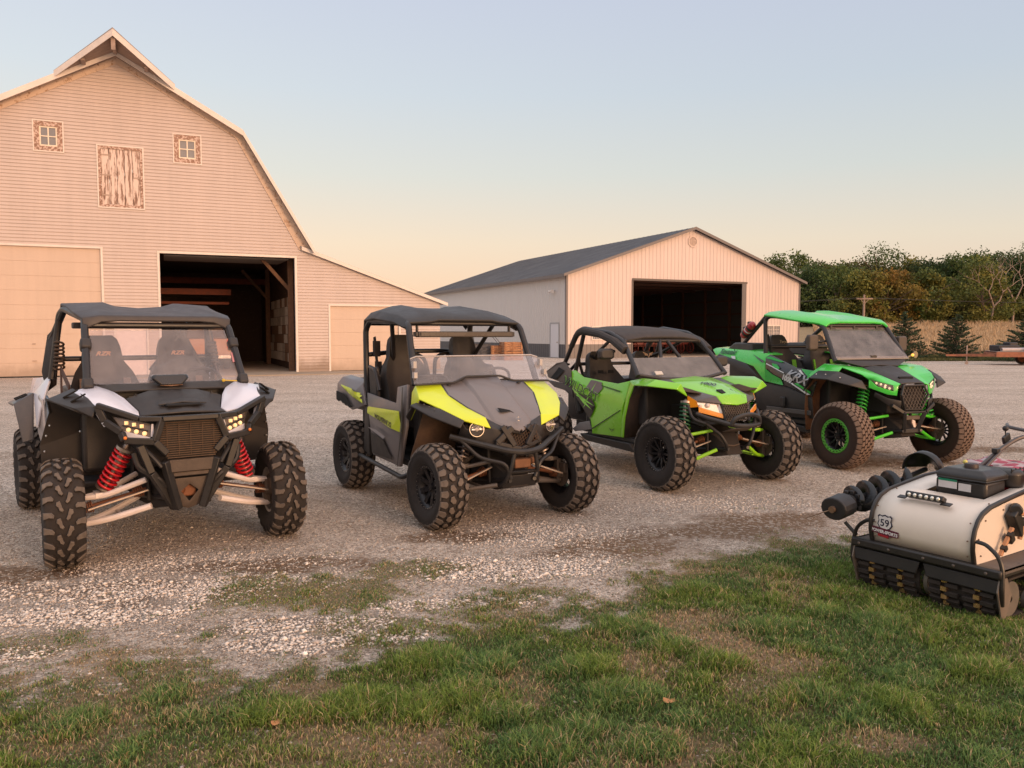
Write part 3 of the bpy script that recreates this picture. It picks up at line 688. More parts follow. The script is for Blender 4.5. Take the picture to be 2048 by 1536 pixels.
# hay door with peeling paint
mb = MB(); w0, w1 = 3.42, 4.74; k = 5
for i in range(k):
    a = w0 + (w1 - w0) * i / k; mb.bx(a + .006, a + (w1 - w0) / k - .006, -.005 + .002 * (i % 2), .03, 6.53, 8.60)
hd = mb.build('hay_door', peeled, barn, smooth=0, bevel=.003)
frame_trim('door_frame', w0, w1, 6.53, 8.60, .10, peelfr, hd, y=-.035, d=.05)
frame_trim('door_trim', w0 - .1, w1 + .1, 6.43, 8.70, .05, whitetrim, hd, y=-.05, d=.05)
mb = MB()
for zz in (6.85, 7.6, 8.35): mb.bx(w0 - .02, w0 + .35, -.02, -.012, zz, zz + .05)
mb.bx(w1 - .22, w1 + .02, -.02, -.012, 7.55, 7.6)
build_each(mb, 'hinge', M('painted_iron', (.40, .30, .25), .6), hd)
for (x0, x1, z0, z1) in ((1.42, 2.0, 8.52, 9.24), (6.14, 6.76, 8.47, 9.20)):
    wn = frame_trim('window', x0, x1, z0, z1, .17, peelfr, barn, y=-.03, d=.05)
    frame_trim('window_trim', x0 - .17, x1 + .17, z0 - .17, z1 + .17, .045, whitetrim, wn, y=-.045, d=.05)
    mb = MB(); mx, mz = (x0 + x1) / 2, (z0 + z1) / 2
    mb.bx(x0, x0 + .05, 0, .03, z0, z1); mb.bx(x1 - .05, x1, 0, .03, z0, z1); mb.bx(x0 + .05, x1 - .05, 0, .03, z1 - .05, z1); mb.bx(x0 + .05, x1 - .05, 0, .03, z0, z0 + .05)
    mb.bx(mx - .02, mx + .02, .002, .028, z0 + .05, z1 - .05); mb.bx(x0 + .05, mx - .02, .002, .028, mz - .018, mz + .018); mb.bx(mx + .02, x1 - .05, .002, .028, mz - .018, mz + .018)
    mb.build('sash', M('sash_white', (.80, .70, .58), .5), wn, smooth=0)
    mb = MB(); mb.bx(x0 + .04, x1 - .04, .032, .04, z0 + .04, z1 - .04); mb.build('pane', pane, wn, smooth=0)
# interior
mb = MB(); mb.bx(-8.6, 16.7, .3, DEP - .1, -.05, .03); mb.build('floor', concrete, barn, smooth=0)
mb = MB(); mb.bx(4.0, 18, -2.2, .28, -.06, .035); mb.build('apron', concrete, barn, smooth=0)
mb = MB()
mb.bx(5.0, 5.08, .1, DEP, 0.03, 5.0); mb.bx(10.62, 10.7, 1.3, 13.9, 0.035, 5.0); mb.bx(5.0, 10.7, 14, 14.1, .03, 5)
mb.bx(-2.5, 10.6, .05, DEP, 5.0, 5.1)
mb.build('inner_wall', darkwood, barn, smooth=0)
mb = MB(); rr2 = random.Random(3)
for row in range(7):
    y = 1.35
    while y < 9.0:
        w_ = rr2.choice([.6, .9, 1.3]); mb.cur = rr2.choice([0, 0, 0, 1, 1, 2]); mb.bx(10.58, 10.61, y, y + w_ - .02, .35 + row * .42, .35 + row * .42 + .40); y += w_
mb.build('wall_panel', [M('whitewashed_board', (.60, .53, .45), .85, var=.25, scale=5), M('brown_board', (.22, .13, .08), .85, var=.3), M('grey_board', (.4, .34, .28), .85, var=.3)], barn, smooth=0)
mb = MB()
for y in (1.1, 9.4): mb.bx(10.35, 10.57, y, y + .2, .03, 5); mb.beam((10.5, y + .1, 3.4), (9.2, y + .1, 4.9), .14, .14)
build_each(mb, 'post', M('old_post', (.16, .085, .05), .85, var=.3, scale=8), barn, smooth=0)
mb = MB(); mb.bx(5.1, 8.4, 6.0, 6.25, 3.45, 3.72); mb.bx(5.1, 8.3, 6.0, 6.15, 3.0, 3.12); mb.bx(5.1, 10.6, 10, 10.25, 4.2, 4.5)
build_each(mb, 'beam', redbeam, barn, smooth=0)
mb = MB()
for k in range(6): mb.bx(5.5, 10.3, .5 + k * .52, 1.0 + k * .52, 4.72 + .01 * k, 4.76 + .01 * k)
mb.build('raised_door', M('raised_door_panel', (.25, .22, .2), .6), barn, smooth=0)

# ---------------------------------------------------------------- pickup inside the barn
tk = empty('pickup_truck', (0, 0, 0), 0, 'tan pickup truck with red tail light parked inside the open barn bay', 'truck')
tk.parent = None; bm_ = Matrix.Translation((-18.642, 29.166, 0)) @ Matrix.Rotation(.4105, 4, 'Z'); p_ = bm_ @ V3((7.2, 3.4, .03)); tk.location = p_; tk.rotation_euler = (0, 0, .4105)
tp = M('tan_truck_paint', (.50, .22, .09), .35, coat=.6, var=.08)
mb = MB(); mb.bx(-.98, .98, 0, 2.0, .62, 1.38); mb.bx(-.95, .95, 2.0, 5.6, .62, 1.3); mb.build('body', tp, tk, bevel=.04)
mb = MB(); mb.bx(-.78, .78, -.03, .0, .72, 1.33); mb.bx(-.3, .3, -.045, -.03, 1.1, 1.2); mb.build('tailgate', tp, tk, bevel=.015)
mb = MB(); mb.loft([[(-.88, 2.0, 1.38), (.88, 2.0, 1.38), (.88, 4.1, 1.38), (-.88, 4.1, 1.38)], [(-.72, 2.15, 1.95), (.72, 2.15, 1.95), (.72, 3.5, 1.95), (-.72, 3.5, 1.95)]]); mb.build('cab', M('cab_dark', (.10, .06, .04), .15), tk, bevel=.04)
for s in (-1, 1):
    mb = MB(); mb.bx(s * .88 - .09, s * .88 + .09, -.035, .02, .95, 1.32); mb.build('tail_light', M('tail_red', (.7, .02, .01), .25, emit=(1, .03, .01), estr=1.2 if s < 0 else .3), tk, bevel=.01)
    for y in (1.0, 4.6):
        mb = MB(); mb.lathe([(.2, -.13), (.36, -.13), (.4, -.09), (.4, .09), (.36, .13), (.2, .13)], (s * .83, y, .4), (1, 0, 0), 24); mb.build('wheel', M('truck_tyre', (.02, .02, .02), .85), tk)
mb = MB(); mb.bx(-.95, .95, -.16, -.04, .48, .66); mb.build('bumper', M('chrome_bumper', (.7, .65, .6), .2, 1), tk, bevel=.02)

# ---------------------------------------------------------------- machine shed
SW, SLn, SE, SP = 20.13, 28.0, 5.5, 8.92
shed = empty('machine_shed', (3.5444, 52.1281, 0), .4366, 'long pale metal machine shed with dark roof and open sliding door', 'shed')
smet = M('shed_steel', (.62, .52, .49), .45, var=.03, scale=.5); grime(smet, .8, amt=.3); swain = M('shed_wainscot_lit', (.17, .15, .145), .5, var=.06); sdark = M('shed_wainscot', (.085, .088, .10), .5, var=.05)  # front wainscot lighter and pinker than the side: warm light put into its colour
strim = M('shed_trim', (.16, .14, .14), .5)
OPN = (5.15, 14.9, 5.23)
SH = [(1.98, 3.08, 1.26, 2.04), (16.9, 18.2, 1.4, 2.18)]
def gable_z(x): return SE + (SP - SE) * (1 - abs(x - SW / 2) / (SW / 2))
def ribwall(name, segs, matl, place, spacing, rib=.02):
    """segs: (x0,x1,z0,topfn). flat sheet plus raised ribs every `spacing`"""
    mb = MB()
    for (x0, x1, z0, tf) in segs:
        k = max(1, int(math.ceil((x1 - x0) / spacing - 1e-6)))
        xs = [x0]; q = math.ceil(x0 / spacing + 1e-6) * spacing
        while q < x1 - 1e-6: xs.append(q); q += spacing
        xs.append(x1)
        for a, b in zip(xs, xs[1:]):
            prof = [(a, 0), (a + .012, 0), (a + .022, -rib), (a + .045, -rib), (a + .055, 0), (b, 0)] if b - a > .07 else [(a, 0), (b, 0)]
            vs = [];
            for x, d in prof: vs += [place(x, d, z0), place(x, d, tf(x))]
            mb.add(vs, [(2 * i, 2 * i + 2, 2 * i + 3, 2 * i + 1) for i in range(len(prof) - 1)])
    return mb.build(name, matl, shed, smooth=0, fix=False)
fr = lambda x, d, z: (x, d, z)
WZ = .92
segs = [(0, SH[0][0], WZ, gable_z), (SH[0][0], SH[0][1], SH[0][3], gable_z), (SH[0][0], SH[0][1], WZ, lambda x: SH[0][2]), (SH[0][1], OPN[0], WZ, gable_z), (OPN[0], OPN[1], OPN[2], gable_z),
        (OPN[1], SH[1][0], WZ, gable_z), (SH[1][0], SH[1][1], SH[1][3], gable_z), (SH[1][0], SH[1][1], WZ, lambda x: SH[1][2]), (SH[1][1], SW, WZ, gable_z)]
ribwall('front_wall', segs, smet, fr, .305)
ribwall('front_wainscot', [(0, OPN[0], 0, lambda x: WZ)], swain, fr, .305); ribwall('front_wainscot', [(OPN[1], SW, 0, lambda x: WZ)], swain, fr, .305)
lf = lambda x, d, z: (d, SLn - x, z)
DY0, DY1 = SLn - 2.14, SLn - 1.0
ribwall('side_wall', [(0, DY0, WZ, lambda x: SE), (DY0, DY1, 2.3, lambda x: SE), (DY1, SLn, WZ, lambda x: SE)], M('shed_steel_side', (.60, .58, .57), .45, var=.03), lf, .305)
ribwall('side_wainscot', [(0, DY0, 0, lambda x: WZ)], sdark, lf, .305); ribwall('side_wainscot', [(DY1, SLn, 0, lambda x: WZ)], sdark, lf, .305)
mb = MB(); mb.add([(SW, 0, 0), (SW, SLn, 0), (SW, SLn, SE), (SW, 0, SE)], [(0, 1, 2, 3)]); mb.add([(0, SLn, 0), (SW, SLn, 0), (SW, SLn, SE), (SW / 2, SLn, SP), (0, SLn, SE)], [(0, 1, 2, 3, 4)]); mb.build('rear_wall', smet, shed, smooth=0)
mb = MB(); T = .09; rp = M('shed_roof_steel', (.030, .034, .044), .5, var=.05, scale=.6)
for s in (0, 1):
    a = (-.35, SE - .12) if s == 0 else (SW + .35, SE - .12); b = (SW / 2, SP + .02)
    mb.add([(a[0], -.35, a[1]), (b[0], -.35, b[1]), (b[0], SLn + .35, b[1]), (a[0], SLn + .35, a[1]), (a[0], -.35, a[1] + T), (b[0], -.35, b[1] + T), (b[0], SLn + .35, b[1] + T), (a[0], SLn + .35, a[1] + T)],
           [(3, 2, 1, 0), (4, 5, 6, 7), (0, 1, 5, 4), (2, 3, 7, 6), (3, 0, 4, 7)])
    k = 0; y = 0.0
    while y < SLn:
        mb.beam((a[0], y, a[1] + T + .008), (b[0], y, b[1] + T + .008), .04, .016); y += .6
mb.build('roof', rp, shed, smooth=0)
mb = MB()
for a, b in (((-.38, SE - .1), (SW / 2, SP + .04)), ((SW + .38, SE - .1), (SW / 2, SP + .04))):
    mb.prism([(a[0], -.38, a[1] + .1), (b[0], -.38, b[1] + .1), (b[0], -.38, b[1] - .1), (a[0], -.38, a[1] - .08)], (0, .025, 0))
mb.bx(-.39, -.36, -.35, SLn + .35, SE - .2, SE + .0)
mb.bx(-.035, .1, -.035, -.002, 0, SE); mb.bx(-.035, -.022, -.002, .12, 0, SE); mb.bx(SW - .1, SW + .03, -.035, -.022, 0, SE)
mb.build('trim', strim, shed, smooth=0)
mb = MB(); mb.bx(OPN[0] - .1, OPN[1] + .1, -.07, -.04, OPN[2] - .0, OPN[2] + .14); mb.bx(OPN[0] - .12, OPN[0], -.04, .1, 0, OPN[2]); mb.build('door_header', M('door_track', (.10, .08, .075), .5), shed, smooth=0)
mb = MB(); mb.bx(OPN[1] - .42, OPN[1] - .04, -.12, -.06, .05, OPN[2]); mb.build('door_leaf_edge', M('door_edge', (.13, .12, .125), .5), shed, smooth=0)
for (x0, x1, z0, z1) in SH:
    wn = frame_trim('window', x0, x1, z0, z1, .08, M('win_white', (.7, .62, .56), .5), shed, y=-.05, d=.06)
    mb = MB(); mx = (x0 + x1) / 2; mb.bx(x0, mx - .03, .0, .01, z0, z1); mb.bx(mx + .03, x1, .0, .01, z0, z1); build_each(mb, 'pane', pane, wn, smooth=0)
    mb = MB(); mb.bx(mx - .03, mx + .03, -.045, .0, z0, z1)
    for k in (1, 2, 3): mb.bx(x0 + (mx - x0) * k / 4, x0 + (mx - x0) * k / 4 + .02, -.012, -.002, z0, z1); mb.bx(mx + (mx - x0) * k / 4, mx + (mx - x0) * k / 4 + .02, -.012, -.002, z0, z1)
    for k in (1, 2): mb.bx(x0, x1, -.014, -.004, z0 + (z1 - z0) * k / 3, z0 + (z1 - z0) * k / 3 + .02)
    mb.build('muntin', M('win_white', (.7, .62, .56), .5), wn, smooth=0)
mb = MB(); oc = [(SW / 2 + .43 * math.cos(PI / 8 + k * PI / 4), -.06, 8.07 + .43 * math.sin(PI / 8 + k * PI / 4)) for k in range(8)]; oi = [(SW / 2 + .33 * math.cos(PI / 8 + k * PI / 4), -.06, 8.07 + .33 * math.sin(PI / 8 + k * PI / 4)) for k in range(8)]
for k in range(8): mb.prism([oc[k], oc[(k + 1) % 8], oi[(k + 1) % 8], oi[k]], (0, .06, 0))
for k in range(9): mb.box((SW / 2, -.03, 7.79 + k * .07), (.6 - abs(k - 4) * .05, .04, .03), (.5, 0, 0))
mb.build('gable_vent', M('vent_white', (.62, .50, .44), .5), shed, smooth=0)
mb = MB(); mb.bx(-.03, .02, 1.0, 2.14, .03, 2.28); d_ = mb.build('side_door', M('side_door_white', (.62, .63, .68), .4, var=.03), shed, bevel=.004)
mb = MB(); mb.bx(-.05, -.031, .92, 1.0, 0, 2.36); mb.bx(-.05, -.031, 2.14, 2.22, 0, 2.36); mb.bx(-.05, -.031, 1.0, 2.14, 2.28, 2.36); mb.build('door_frame', M('frame_grey', (.35, .36, .38), .5), d_, smooth=0)
mb = MB(); mb.sphere((-.08, 1.12, 1.05), .035); mb.build('handle', M('brass', (.4, .25, .1), .3, 1), d_)
mb = MB(); mb.cyl((0, 1.7, 4.5), (-.15, 1.7, 4.5), .05); mb.cyl((-.1, 1.6, 4.5), (-.28, 1.45, 4.42), .06, r2=.12); mb.cyl((-.1, 1.8, 4.5), (-.28, 1.95, 4.42), .06, r2=.12); mb.build('flood_light', M('lamp_white', (.7, .68, .66), .4), shed)
# shed interior
mb = MB(); mb.bx(.1, SW - .1, .05, SLn - .1, -.05, .03); mb.build('floor', concrete, shed, smooth=0)
mb = MB()
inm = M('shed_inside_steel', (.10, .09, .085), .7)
mb.bx(SW - .25, SW - .2, .2, SLn - .3, 0, SE - .1); mb.bx(.2, .25, .2, SLn - .3, 0, SE - .1); mb.bx(.25, SW - .25, SLn - .3, SLn - .25, 0, SE - .1)
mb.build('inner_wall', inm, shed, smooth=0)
mb = MB()
for k in range(9): y = 1 + k * 3.2; mb.bx(SW - .45, SW - .26, y, y + .16, 0, SE - .15); mb.bx(.26, .45, y, y + .16, 0, SE - .15)
for k in range(8): x = 1.2 + k * 2.5; mb.bx(x, x + .16, SLn - .5, SLn - .31, 0, SE - .15)
build_each(mb, 'post', M('shed_post', (.19, .085, .05), .8, var=.3), shed, smooth=0)
mb = MB()
for z in (1.0, 2.1, 3.2, 4.3): mb.bx(SW - .36, SW - .262, .3, SLn - .4, z, z + .12); mb.bx(.5, SW - .5, SLn - .42, SLn - .312, z, z + .12)
for k in range(8): mb.beam((.3, 2 + k * 3.4, SE - .15), (SW - .3, 2 + k * 3.4, SE - .15), .08, .2)
build_each(mb, 'girt', M('shed_girt', (.13, .06, .04), .8), shed, smooth=0)
shm = Matrix.Translation((3.5444, 52.1281, 0)) @ Matrix.Rotation(.4366, 4, 'Z')
def in_shed(x, y, z=0.03): return shm @ V3((x, y, z))
red = M('implement_red', (.15, .02, .015), .5, var=.2, scale=5)
t_ = empty('farm_implement', in_shed(11.0, 5.0), .4366, 'red farm implement with spoked rake wheels parked inside the shed', 'farm implement')
mb = MB(); mb.bx(-2.6, 2.6, -.1, .1, .75, .95); mb.bx(-2.4, 2.4, .5, .65, .6, .72)
for x in (-2.2, -.8, .8, 2.2): mb.beam((x, 0, .8), (x, .6, .6), .1, .1)
mb.build('frame', red, t_, bevel=.01)
for x in (-2.5, -1.5, -.5, .6, 1.7, 2.6):
    mb = MB(); mb.tube([(x, -.3 + .42 * math.cos(a), .5 + .42 * math.sin(a)) for a in [k * PI / 10 for k in range(20)]], .03, 6, closed=True)
    for k in range(5): a = k * PI / 5; mb.tube([(x, -.3 - .42 * math.cos(a), .5 - .42 * math.sin(a)), (x, -.3 + .42 * math.cos(a), .5 + .42 * math.sin(a))], .015, 5)
    mb.build('rake_wheel', red, t_)
t_ = empty('farm_wagon', in_shed(13.2, 9.0), .4366, 'grey and red wagon with pale tank behind the implement in the shed', 'wagon')
mb = MB(); mb.bx(-1.4, 1.4, -1.6, 1.6, .8, 1.0); mb.build('deck', red, t_, bevel=.02)
mb = MB(); mb.lathe([(.1, -1.2), (.55, -1.1), (.6, -.9), (.6, .9), (.55, 1.1), (.1, 1.2)], (0, 0, 1.6), (1, 0, 0), 20); mb.build('tank', M('tank_white', (.14, .13, .12), .5), t_)
for x in (-1, 1):
    for y in (-1.2, 1.2): mb = MB(); mb.lathe([(.1, -.1), (.4, -.1), (.44, 0), (.4, .1), (.1, .1)], (x, y, .44), (1, 0, 0), 20); mb.build('wheel', M('truck_tyre', (.02, .02, .02), .85), t_)

# ---------------------------------------------------------------- crates by the shed
cw = woodmat('crate_wood', (.30, .13, .06), (.46, .24, .12), .5, (1, 1, 6))
cg = woodmat('old_crate_wood', (.05, .05, .055), (.10, .10, .11), .5, (1, 1, 6))
def crate(name, c, wx, wy, h, mat, label, rz=.3, grp='wooden crates beside the shed'):
    t = empty(name, c, rz, label, 'crate', grp); n_ = 4
    mb = MB()
    for k in range(n_):
        z0 = k * h / n_ + .01; z1 = (k + 1) * h / n_ - .015
        mb.bx(-wx / 2, wx / 2, -wy / 2, -wy / 2 + .02, z0, z1); mb.bx(-wx / 2, wx / 2, wy / 2 - .02, wy / 2, z0, z1)
        mb.bx(-wx / 2 - .02, -wx / 2, -wy / 2, wy / 2, z0, z1); mb.bx(wx / 2, wx / 2 + .02, -wy / 2, wy / 2, z0, z1)
    mb.bx(-wx / 2, wx / 2, -wy / 2 + .03, wy / 2 - .03, .02, .05); build_each(mb, 'slat', mat, t, smooth=0)
    mb = MB()
    for x in (-wx / 2 + .05, 0, wx / 2 - .05): mb.bx(x - .05, x + .05, -wy / 2 - .03, -wy / 2 - .002, 0, h)
    for y in (-wy / 2 + .05, wy / 2 - .05): mb.bx(-wx / 2 - .05, -wx / 2 - .022, y - .05, y + .05, 0, h)
    build_each(mb, 'batten', mat, t, smooth=0)
crate('wooden_crate', (-.05, 49.0, 0), 1.15, 1.1, .55, cw, 'large orange brown slatted wooden crate standing on the ground by the shed')
crate('wooden_crate', (-.05, 49.0, .57), 1.1, 1.05, .55, cw, 'orange brown slatted crate stacked on top of another by the shed')
crate('wooden_crate', (-1.0, 49.3, 0), .62, .6, .9, cw, 'narrow orange brown crate with metal bars sticking out of it')
crate('wooden_crate', (-2.0, 49.6, 0), 1.1, 1.0, 1.0, cg, 'dark weathered grey crate left of the orange crates')
for i in range(2):
    mb = MB(); mb.tube([(-1.3 + i * .16, 49.2, 1.55), (-.7 + i * .16, 49.2, .8)], .018, 6); tag(mb.build('metal_bar', M('bar_steel', (.12, .12, .13), .5, .6), None), 'thin dark metal bar leaning out of the narrow crate', 'bar', 'metal bars in the narrow crate')

# ---------------------------------------------------------------- flat trailer with pipes, far right
rust = M('rusty_steel', (.34, .13, .07), .75, var=.35, scale=4)
pipe = M('pale_pipe', (.45, .40, .40), .5, var=.1)
tr = empty('flatbed_trailer', (26.4, 41.6, 0), R(-14), 'low rusty orange flatbed trailer parked at the yard edge', 'trailer')
mb = MB(); mb.bx(-1.3, 4.2, -1.0, -.9, .42, .68); mb.bx(-1.3, 4.2, .9, 1.0, .42, .68); mb.bx(-1.3, -1.2, -.9, .9, .42, .64); mb.bx(4.1, 4.2, -.9, .9, .42, .64)
for k in range(5): mb.bx(-1 + k * 1.1, -.92 + k * 1.1, -.9, .9, .46, .56)
mb.build('frame', rust, tr, bevel=.01)
mb = MB(); mb.bx(-1.25, 4.15, -.98, .98, .685, .72); mb.build('deck', M('deck_grey', (.30, .24, .22), .8, var=.3, scale=5, stretch=(.3, 4, 1)), tr, smooth=0)
mb = MB(); mb.beam((-1.3, -.8, .5), (-2.9, 0, .48), .09, .12); mb.beam((-1.3, .8, .5), (-2.9, 0, .48), .09, .12); mb.beam((-2.9, 0, .48), (-3.4, 0, .48), .09, .1); mb.build('drawbar', rust, tr)
mb = MB(); mb.cyl((-2.4, .0, .05), (-2.4, 0, 1.0), .03); mb.lathe([(.03, -.03), (.08, -.03), (.08, .03), (.03, .03)], (-2.4, 0, .08), (0, 1, 0), 12); mb.build('jack', M('jack_steel', (.4, .3, .25), .5), tr)
for x in (.55, 2.6):
    for s in (-1, 1):
        mb = MB(); mb.lathe([(.22, -.09), (.31, -.09), (.34, -.05), (.34, .05), (.31, .09), (.22, .09)], (x, s * 1.05, .34), (0, 1, 0), 24)
        wh = mb.build('wheel', M('trailer_tyre', (.05, .035, .03), .9, var=.3), tr); mb = MB(); mb.lathe([(.0, -.05), (.2, -.04), (.225, -.085), (.225, .085), (.2, .04), (0, .05)], (x, s * 1.05, .34), (0, 1, 0), 20); mb.build('rim', rust, wh)
mb = MB(); mb.tube([(2.1, -1.05, .62), (2.25, -1.05, .82), (2.95, -1.05, .82), (3.1, -1.05, .62)], .02); mb.prism([(2.15, -1.18, .66), (2.3, -1.18, .82), (2.9, -1.18, .82), (3.05, -1.18, .66), (3.0, -1.18, .62), (2.85, -1.18, .76), (2.35, -1.18, .76), (2.2, -1.18, .62)], (0, .24, 0)); mb.build('mudguard', rust, tr)
rm = Matrix.Translation((26.4, 41.6, 0)) @ Matrix.Rotation(R(-14), 4, 'Z')
for i in range(7):
    x0, y0, z0, r_ = [(-.9, -.6, .80, .10), (-.5, -.25, .80, .09), (-.2, .15, .80, .1), (.3, -.55, .80, .11), (.8, -.2, .80, .10), (1.2, .2, .80, .09), (1.7, -.5, .80, .1)][i]
    mb = MB(); mb.lathe([(r_, -1.4), (r_, 1.4), (r_ * .8, 1.4), (r_ * .8, -1.4)], (0, 0, 0), (1, .25, .0), 16, closed=True); o = mb.build('pipe', pipe if i != 1 else M('black_pipe', (.03, .03, .035), .5), None)
    o.matrix_world = rm @ Matrix.Translation((x0 + 1.2, y0, z0 + .03 * (i % 2))); tag(o, 'open ended pipe lying on the flatbed trailer', 'pipe', 'pipes loaded on the trailer')
mb = MB(); mb.box((0, 0, 0), (1.1, .9, .3), (0, 0, .2)); mb.box((.3, .1, .2), (.5, .5, .2), (0, 0, .4)); o = mb.build('scrap_pile', M('scrap_black', (.025, .025, .03), .6), None, bevel=.05); o.matrix_world = rm @ Matrix.Translation((-.7, -.2, .88)); tag(o, 'black lump of scrap on the front end of the trailer deck', 'scrap')

# ---------------------------------------------------------------- vegetation
barkm = M('bark', (.16, .11, .08), .9, var=.3, scale=3); palebark = M('pale_bark', (.34, .25, .20), .85, var=.25, scale=3)
leafm = colmat('tree_leaves', .6, .3, .2)
def leaves(pts, size, cols, flat=.0):
    N = len(pts); n = npr.normal(size=(N, 3)); n /= np.linalg.norm(n, axis=1)[:, None]; a = npr.normal(size=(N, 3)); a -= (a * n).sum(1)[:, None] * n; a /= np.linalg.norm(a, axis=1)[:, None]; b = np.cross(n, a)
    s = size * npr.uniform(.6, 1.3, N)[:, None]; v = np.stack([pts + a * s, pts + b * s * .55, pts - a * s, pts - b * s * .55], 1).reshape(-1, 3)
    c = np.ones((N, 4, 4)); c[:, :, :3] = cols[:, None, :]
    return v, np.arange(N * 4), np.full(N, 4), c.reshape(-1, 4)
def tree(loc, h, w_, cA, cB, label, group, nl=5200, bark=barkm, open_=.0, base=.12, seed=1, lsz=.17, name='broadleaf_tree'):
    r = random.Random(seed); t = empty(name, loc, r.uniform(0, 6), label, 'tree', group)
    mb = MB(); th = h * .55; lean = (r.uniform(-.6, .6), r.uniform(-.4, .4)); tops = []
    pts = [(0, 0, -.3), (lean[0] * .2, lean[1] * .2, th * .35), (lean[0] * .6, lean[1] * .6, th * .7), (lean[0], lean[1], th)]
    mb.tube(pts, [h * .026, h * .02, h * .015, h * .01], 8)
    limbs = []
    for k in range(11):
        z0 = h * r.uniform(.2, .55); a = r.uniform(0, 6.28); L_ = r.uniform(.25, .5) * w_; up = r.uniform(.12, .38) * h; f = z0 / th
        p0 = V3((lean[0] * f, lean[1] * f, z0)); p1 = p0 + V3((math.cos(a) * L_ * .5, math.sin(a) * L_ * .5, up * .55)); p2 = p0 + V3((math.cos(a) * L_, math.sin(a) * L_, up))
        mb.tube([p0, p1, p2], [h * .011, h * .007, h * .003], 6); limbs.append(p2)
    mb.build('trunk', bark, t)
    # crown: clumps inside an uneven envelope
    C_ = []; nC = 34
    for k in range(nC):
        u = r.random(); zz = base + (1 - base) * (k + .5) / nC; rad = w_ * .5 * (math.sin(PI * min(1, (zz - base + .08) / (1 - base + .1)) ** .8) ** .6) * r.uniform(.35, 1.0)
        a = r.uniform(0, 6.28); C_.append((math.cos(a) * rad + lean[0], math.sin(a) * rad + lean[1], zz * h * .95, r.uniform(.12, .24) * w_))
    per = nl // nC; P_ = []; Cc = []
    for (x, y, z, rr) in C_:
        d = npr.normal(size=(per, 3)); d /= np.linalg.norm(d, axis=1)[:, None]; q = d * (npr.random(per)[:, None] ** .45) * rr * np.array([1, 1, .75]) * npr.uniform(.7, 1.15, (per, 1))
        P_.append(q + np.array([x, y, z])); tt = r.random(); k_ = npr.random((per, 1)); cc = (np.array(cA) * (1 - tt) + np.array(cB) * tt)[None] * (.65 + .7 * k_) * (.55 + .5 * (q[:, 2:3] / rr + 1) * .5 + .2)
        Cc.append(cc)
    P_ = np.concatenate(P_); Cc = np.concatenate(Cc)
    if open_: kk = npr.random(len(P_)) > open_; P_, Cc = P_[kk], Cc[kk]
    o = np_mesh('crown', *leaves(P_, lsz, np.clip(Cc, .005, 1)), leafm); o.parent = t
    return t
G1, G2, G3 = (.075, .115, .035), (.13, .16, .045), (.05, .075, .03)
YL, OR = (.20, .18, .04), (.22, .13, .035)
TG = 'trees of the far tree line'
rows = [ # px, width-centre bearing, top y, dist, colours, label
 (1548, 512, 100, 7, G1, G2, 'green tree rising just above the right eave of the shed'), (1590, 508, 104, 8, G1, G2, 'rounded dark green tree touching the right end of the shed roof'),
 (1625, 532, 96, 9, G1, G3, None), (1668, 533, 92, 9, G1, G2, None), (1700, 545, 96, 7, G1, G2, None), (1755, 497, 106, 11, G2, G1, 'tallest green tree in the line with a spiky top'),
 (1722, 545, 90, 6, YL, G2, 'yellowing tree behind the utility pole'), (1765, 545, 89, 7, YL, OR, 'orange and yellow autumn tree right of the utility pole'), (1795, 548, 92, 7, OR, YL, 'rusty orange tree in the middle of the tree line'),
 (1820, 520, 104, 8, G2, YL, 'thin crowned olive tree beside the tallest tree'), (1850, 545, 90, 6, YL, G1, 'yellow tinged tree right of the rusty orange tree'), (1868, 520, 101, 8, G1, G3, None), (1900, 512, 98, 9, G1, G2, None),
 (1935, 510, 99, 9, G3, G1, None), (1968, 520, 90, 8, G2, YL, 'tree with yellowish top above a pale forked trunk'), (1995, 506, 104, 9, G3, G1, None), (2030, 508, 100, 9, G3, G1, None), (2065, 500, 98, 10, G1, G2, None), (2110, 505, 100, 10, G1, G3, None), (2160, 510, 100, 10, G1, G2, None), (1510, 540, 110, 8, G1, G2, None)]
for i, (px, ty, d, w_, a_, b_, lab) in enumerate(rows):
    x = (px - 1024) / 1593.3 * d; z0 = float(hill(np.array([x]), np.array([float(d)]))[0]); top = H_CAM + (667 - ty) / 1593.3 * d
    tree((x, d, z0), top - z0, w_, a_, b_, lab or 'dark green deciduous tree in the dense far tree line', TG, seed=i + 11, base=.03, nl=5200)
# pale forked bare tree, far right
def pale_tree(px, d, h, label, sd):
    x = (px - 1024) / 1593.3 * d; z0 = float(hill(np.array([x]), np.array([float(d)]))[0]); r = random.Random(sd)
    t = empty('bare_tree', (x, d, z0), 0, label, 'tree'); mb = MB()
    def br(p, dr, L_, rad, lv):
        q = p + dr * L_; mid = p + dr * L_ * .5 + V3((r.uniform(-.1, .1), 0, r.uniform(-.1, .1))) * L_; mb.tube([p, mid, q], [rad, rad * .8, rad * .6], 6)
        if lv:
            for s in (-1, 1): br(q, (dr + V3((s * r.uniform(.4, .8), r.uniform(-.3, .3), r.uniform(0, .35)))).normalized(), L_ * .72, rad * .6, lv - 1)
    br(V3((0, 0, -.2)), V3((.05, 0, 1)), h * .34, .16, 5); mb.build('trunk', palebark, t)
pale_tree(1981, 88, 7.5, 'pale bare forked trunk standing in front of the right tree line', 4); pale_tree(2022, 92, 8.5, 'pale bare tree with fine branches at the right edge of the tree line', 9)
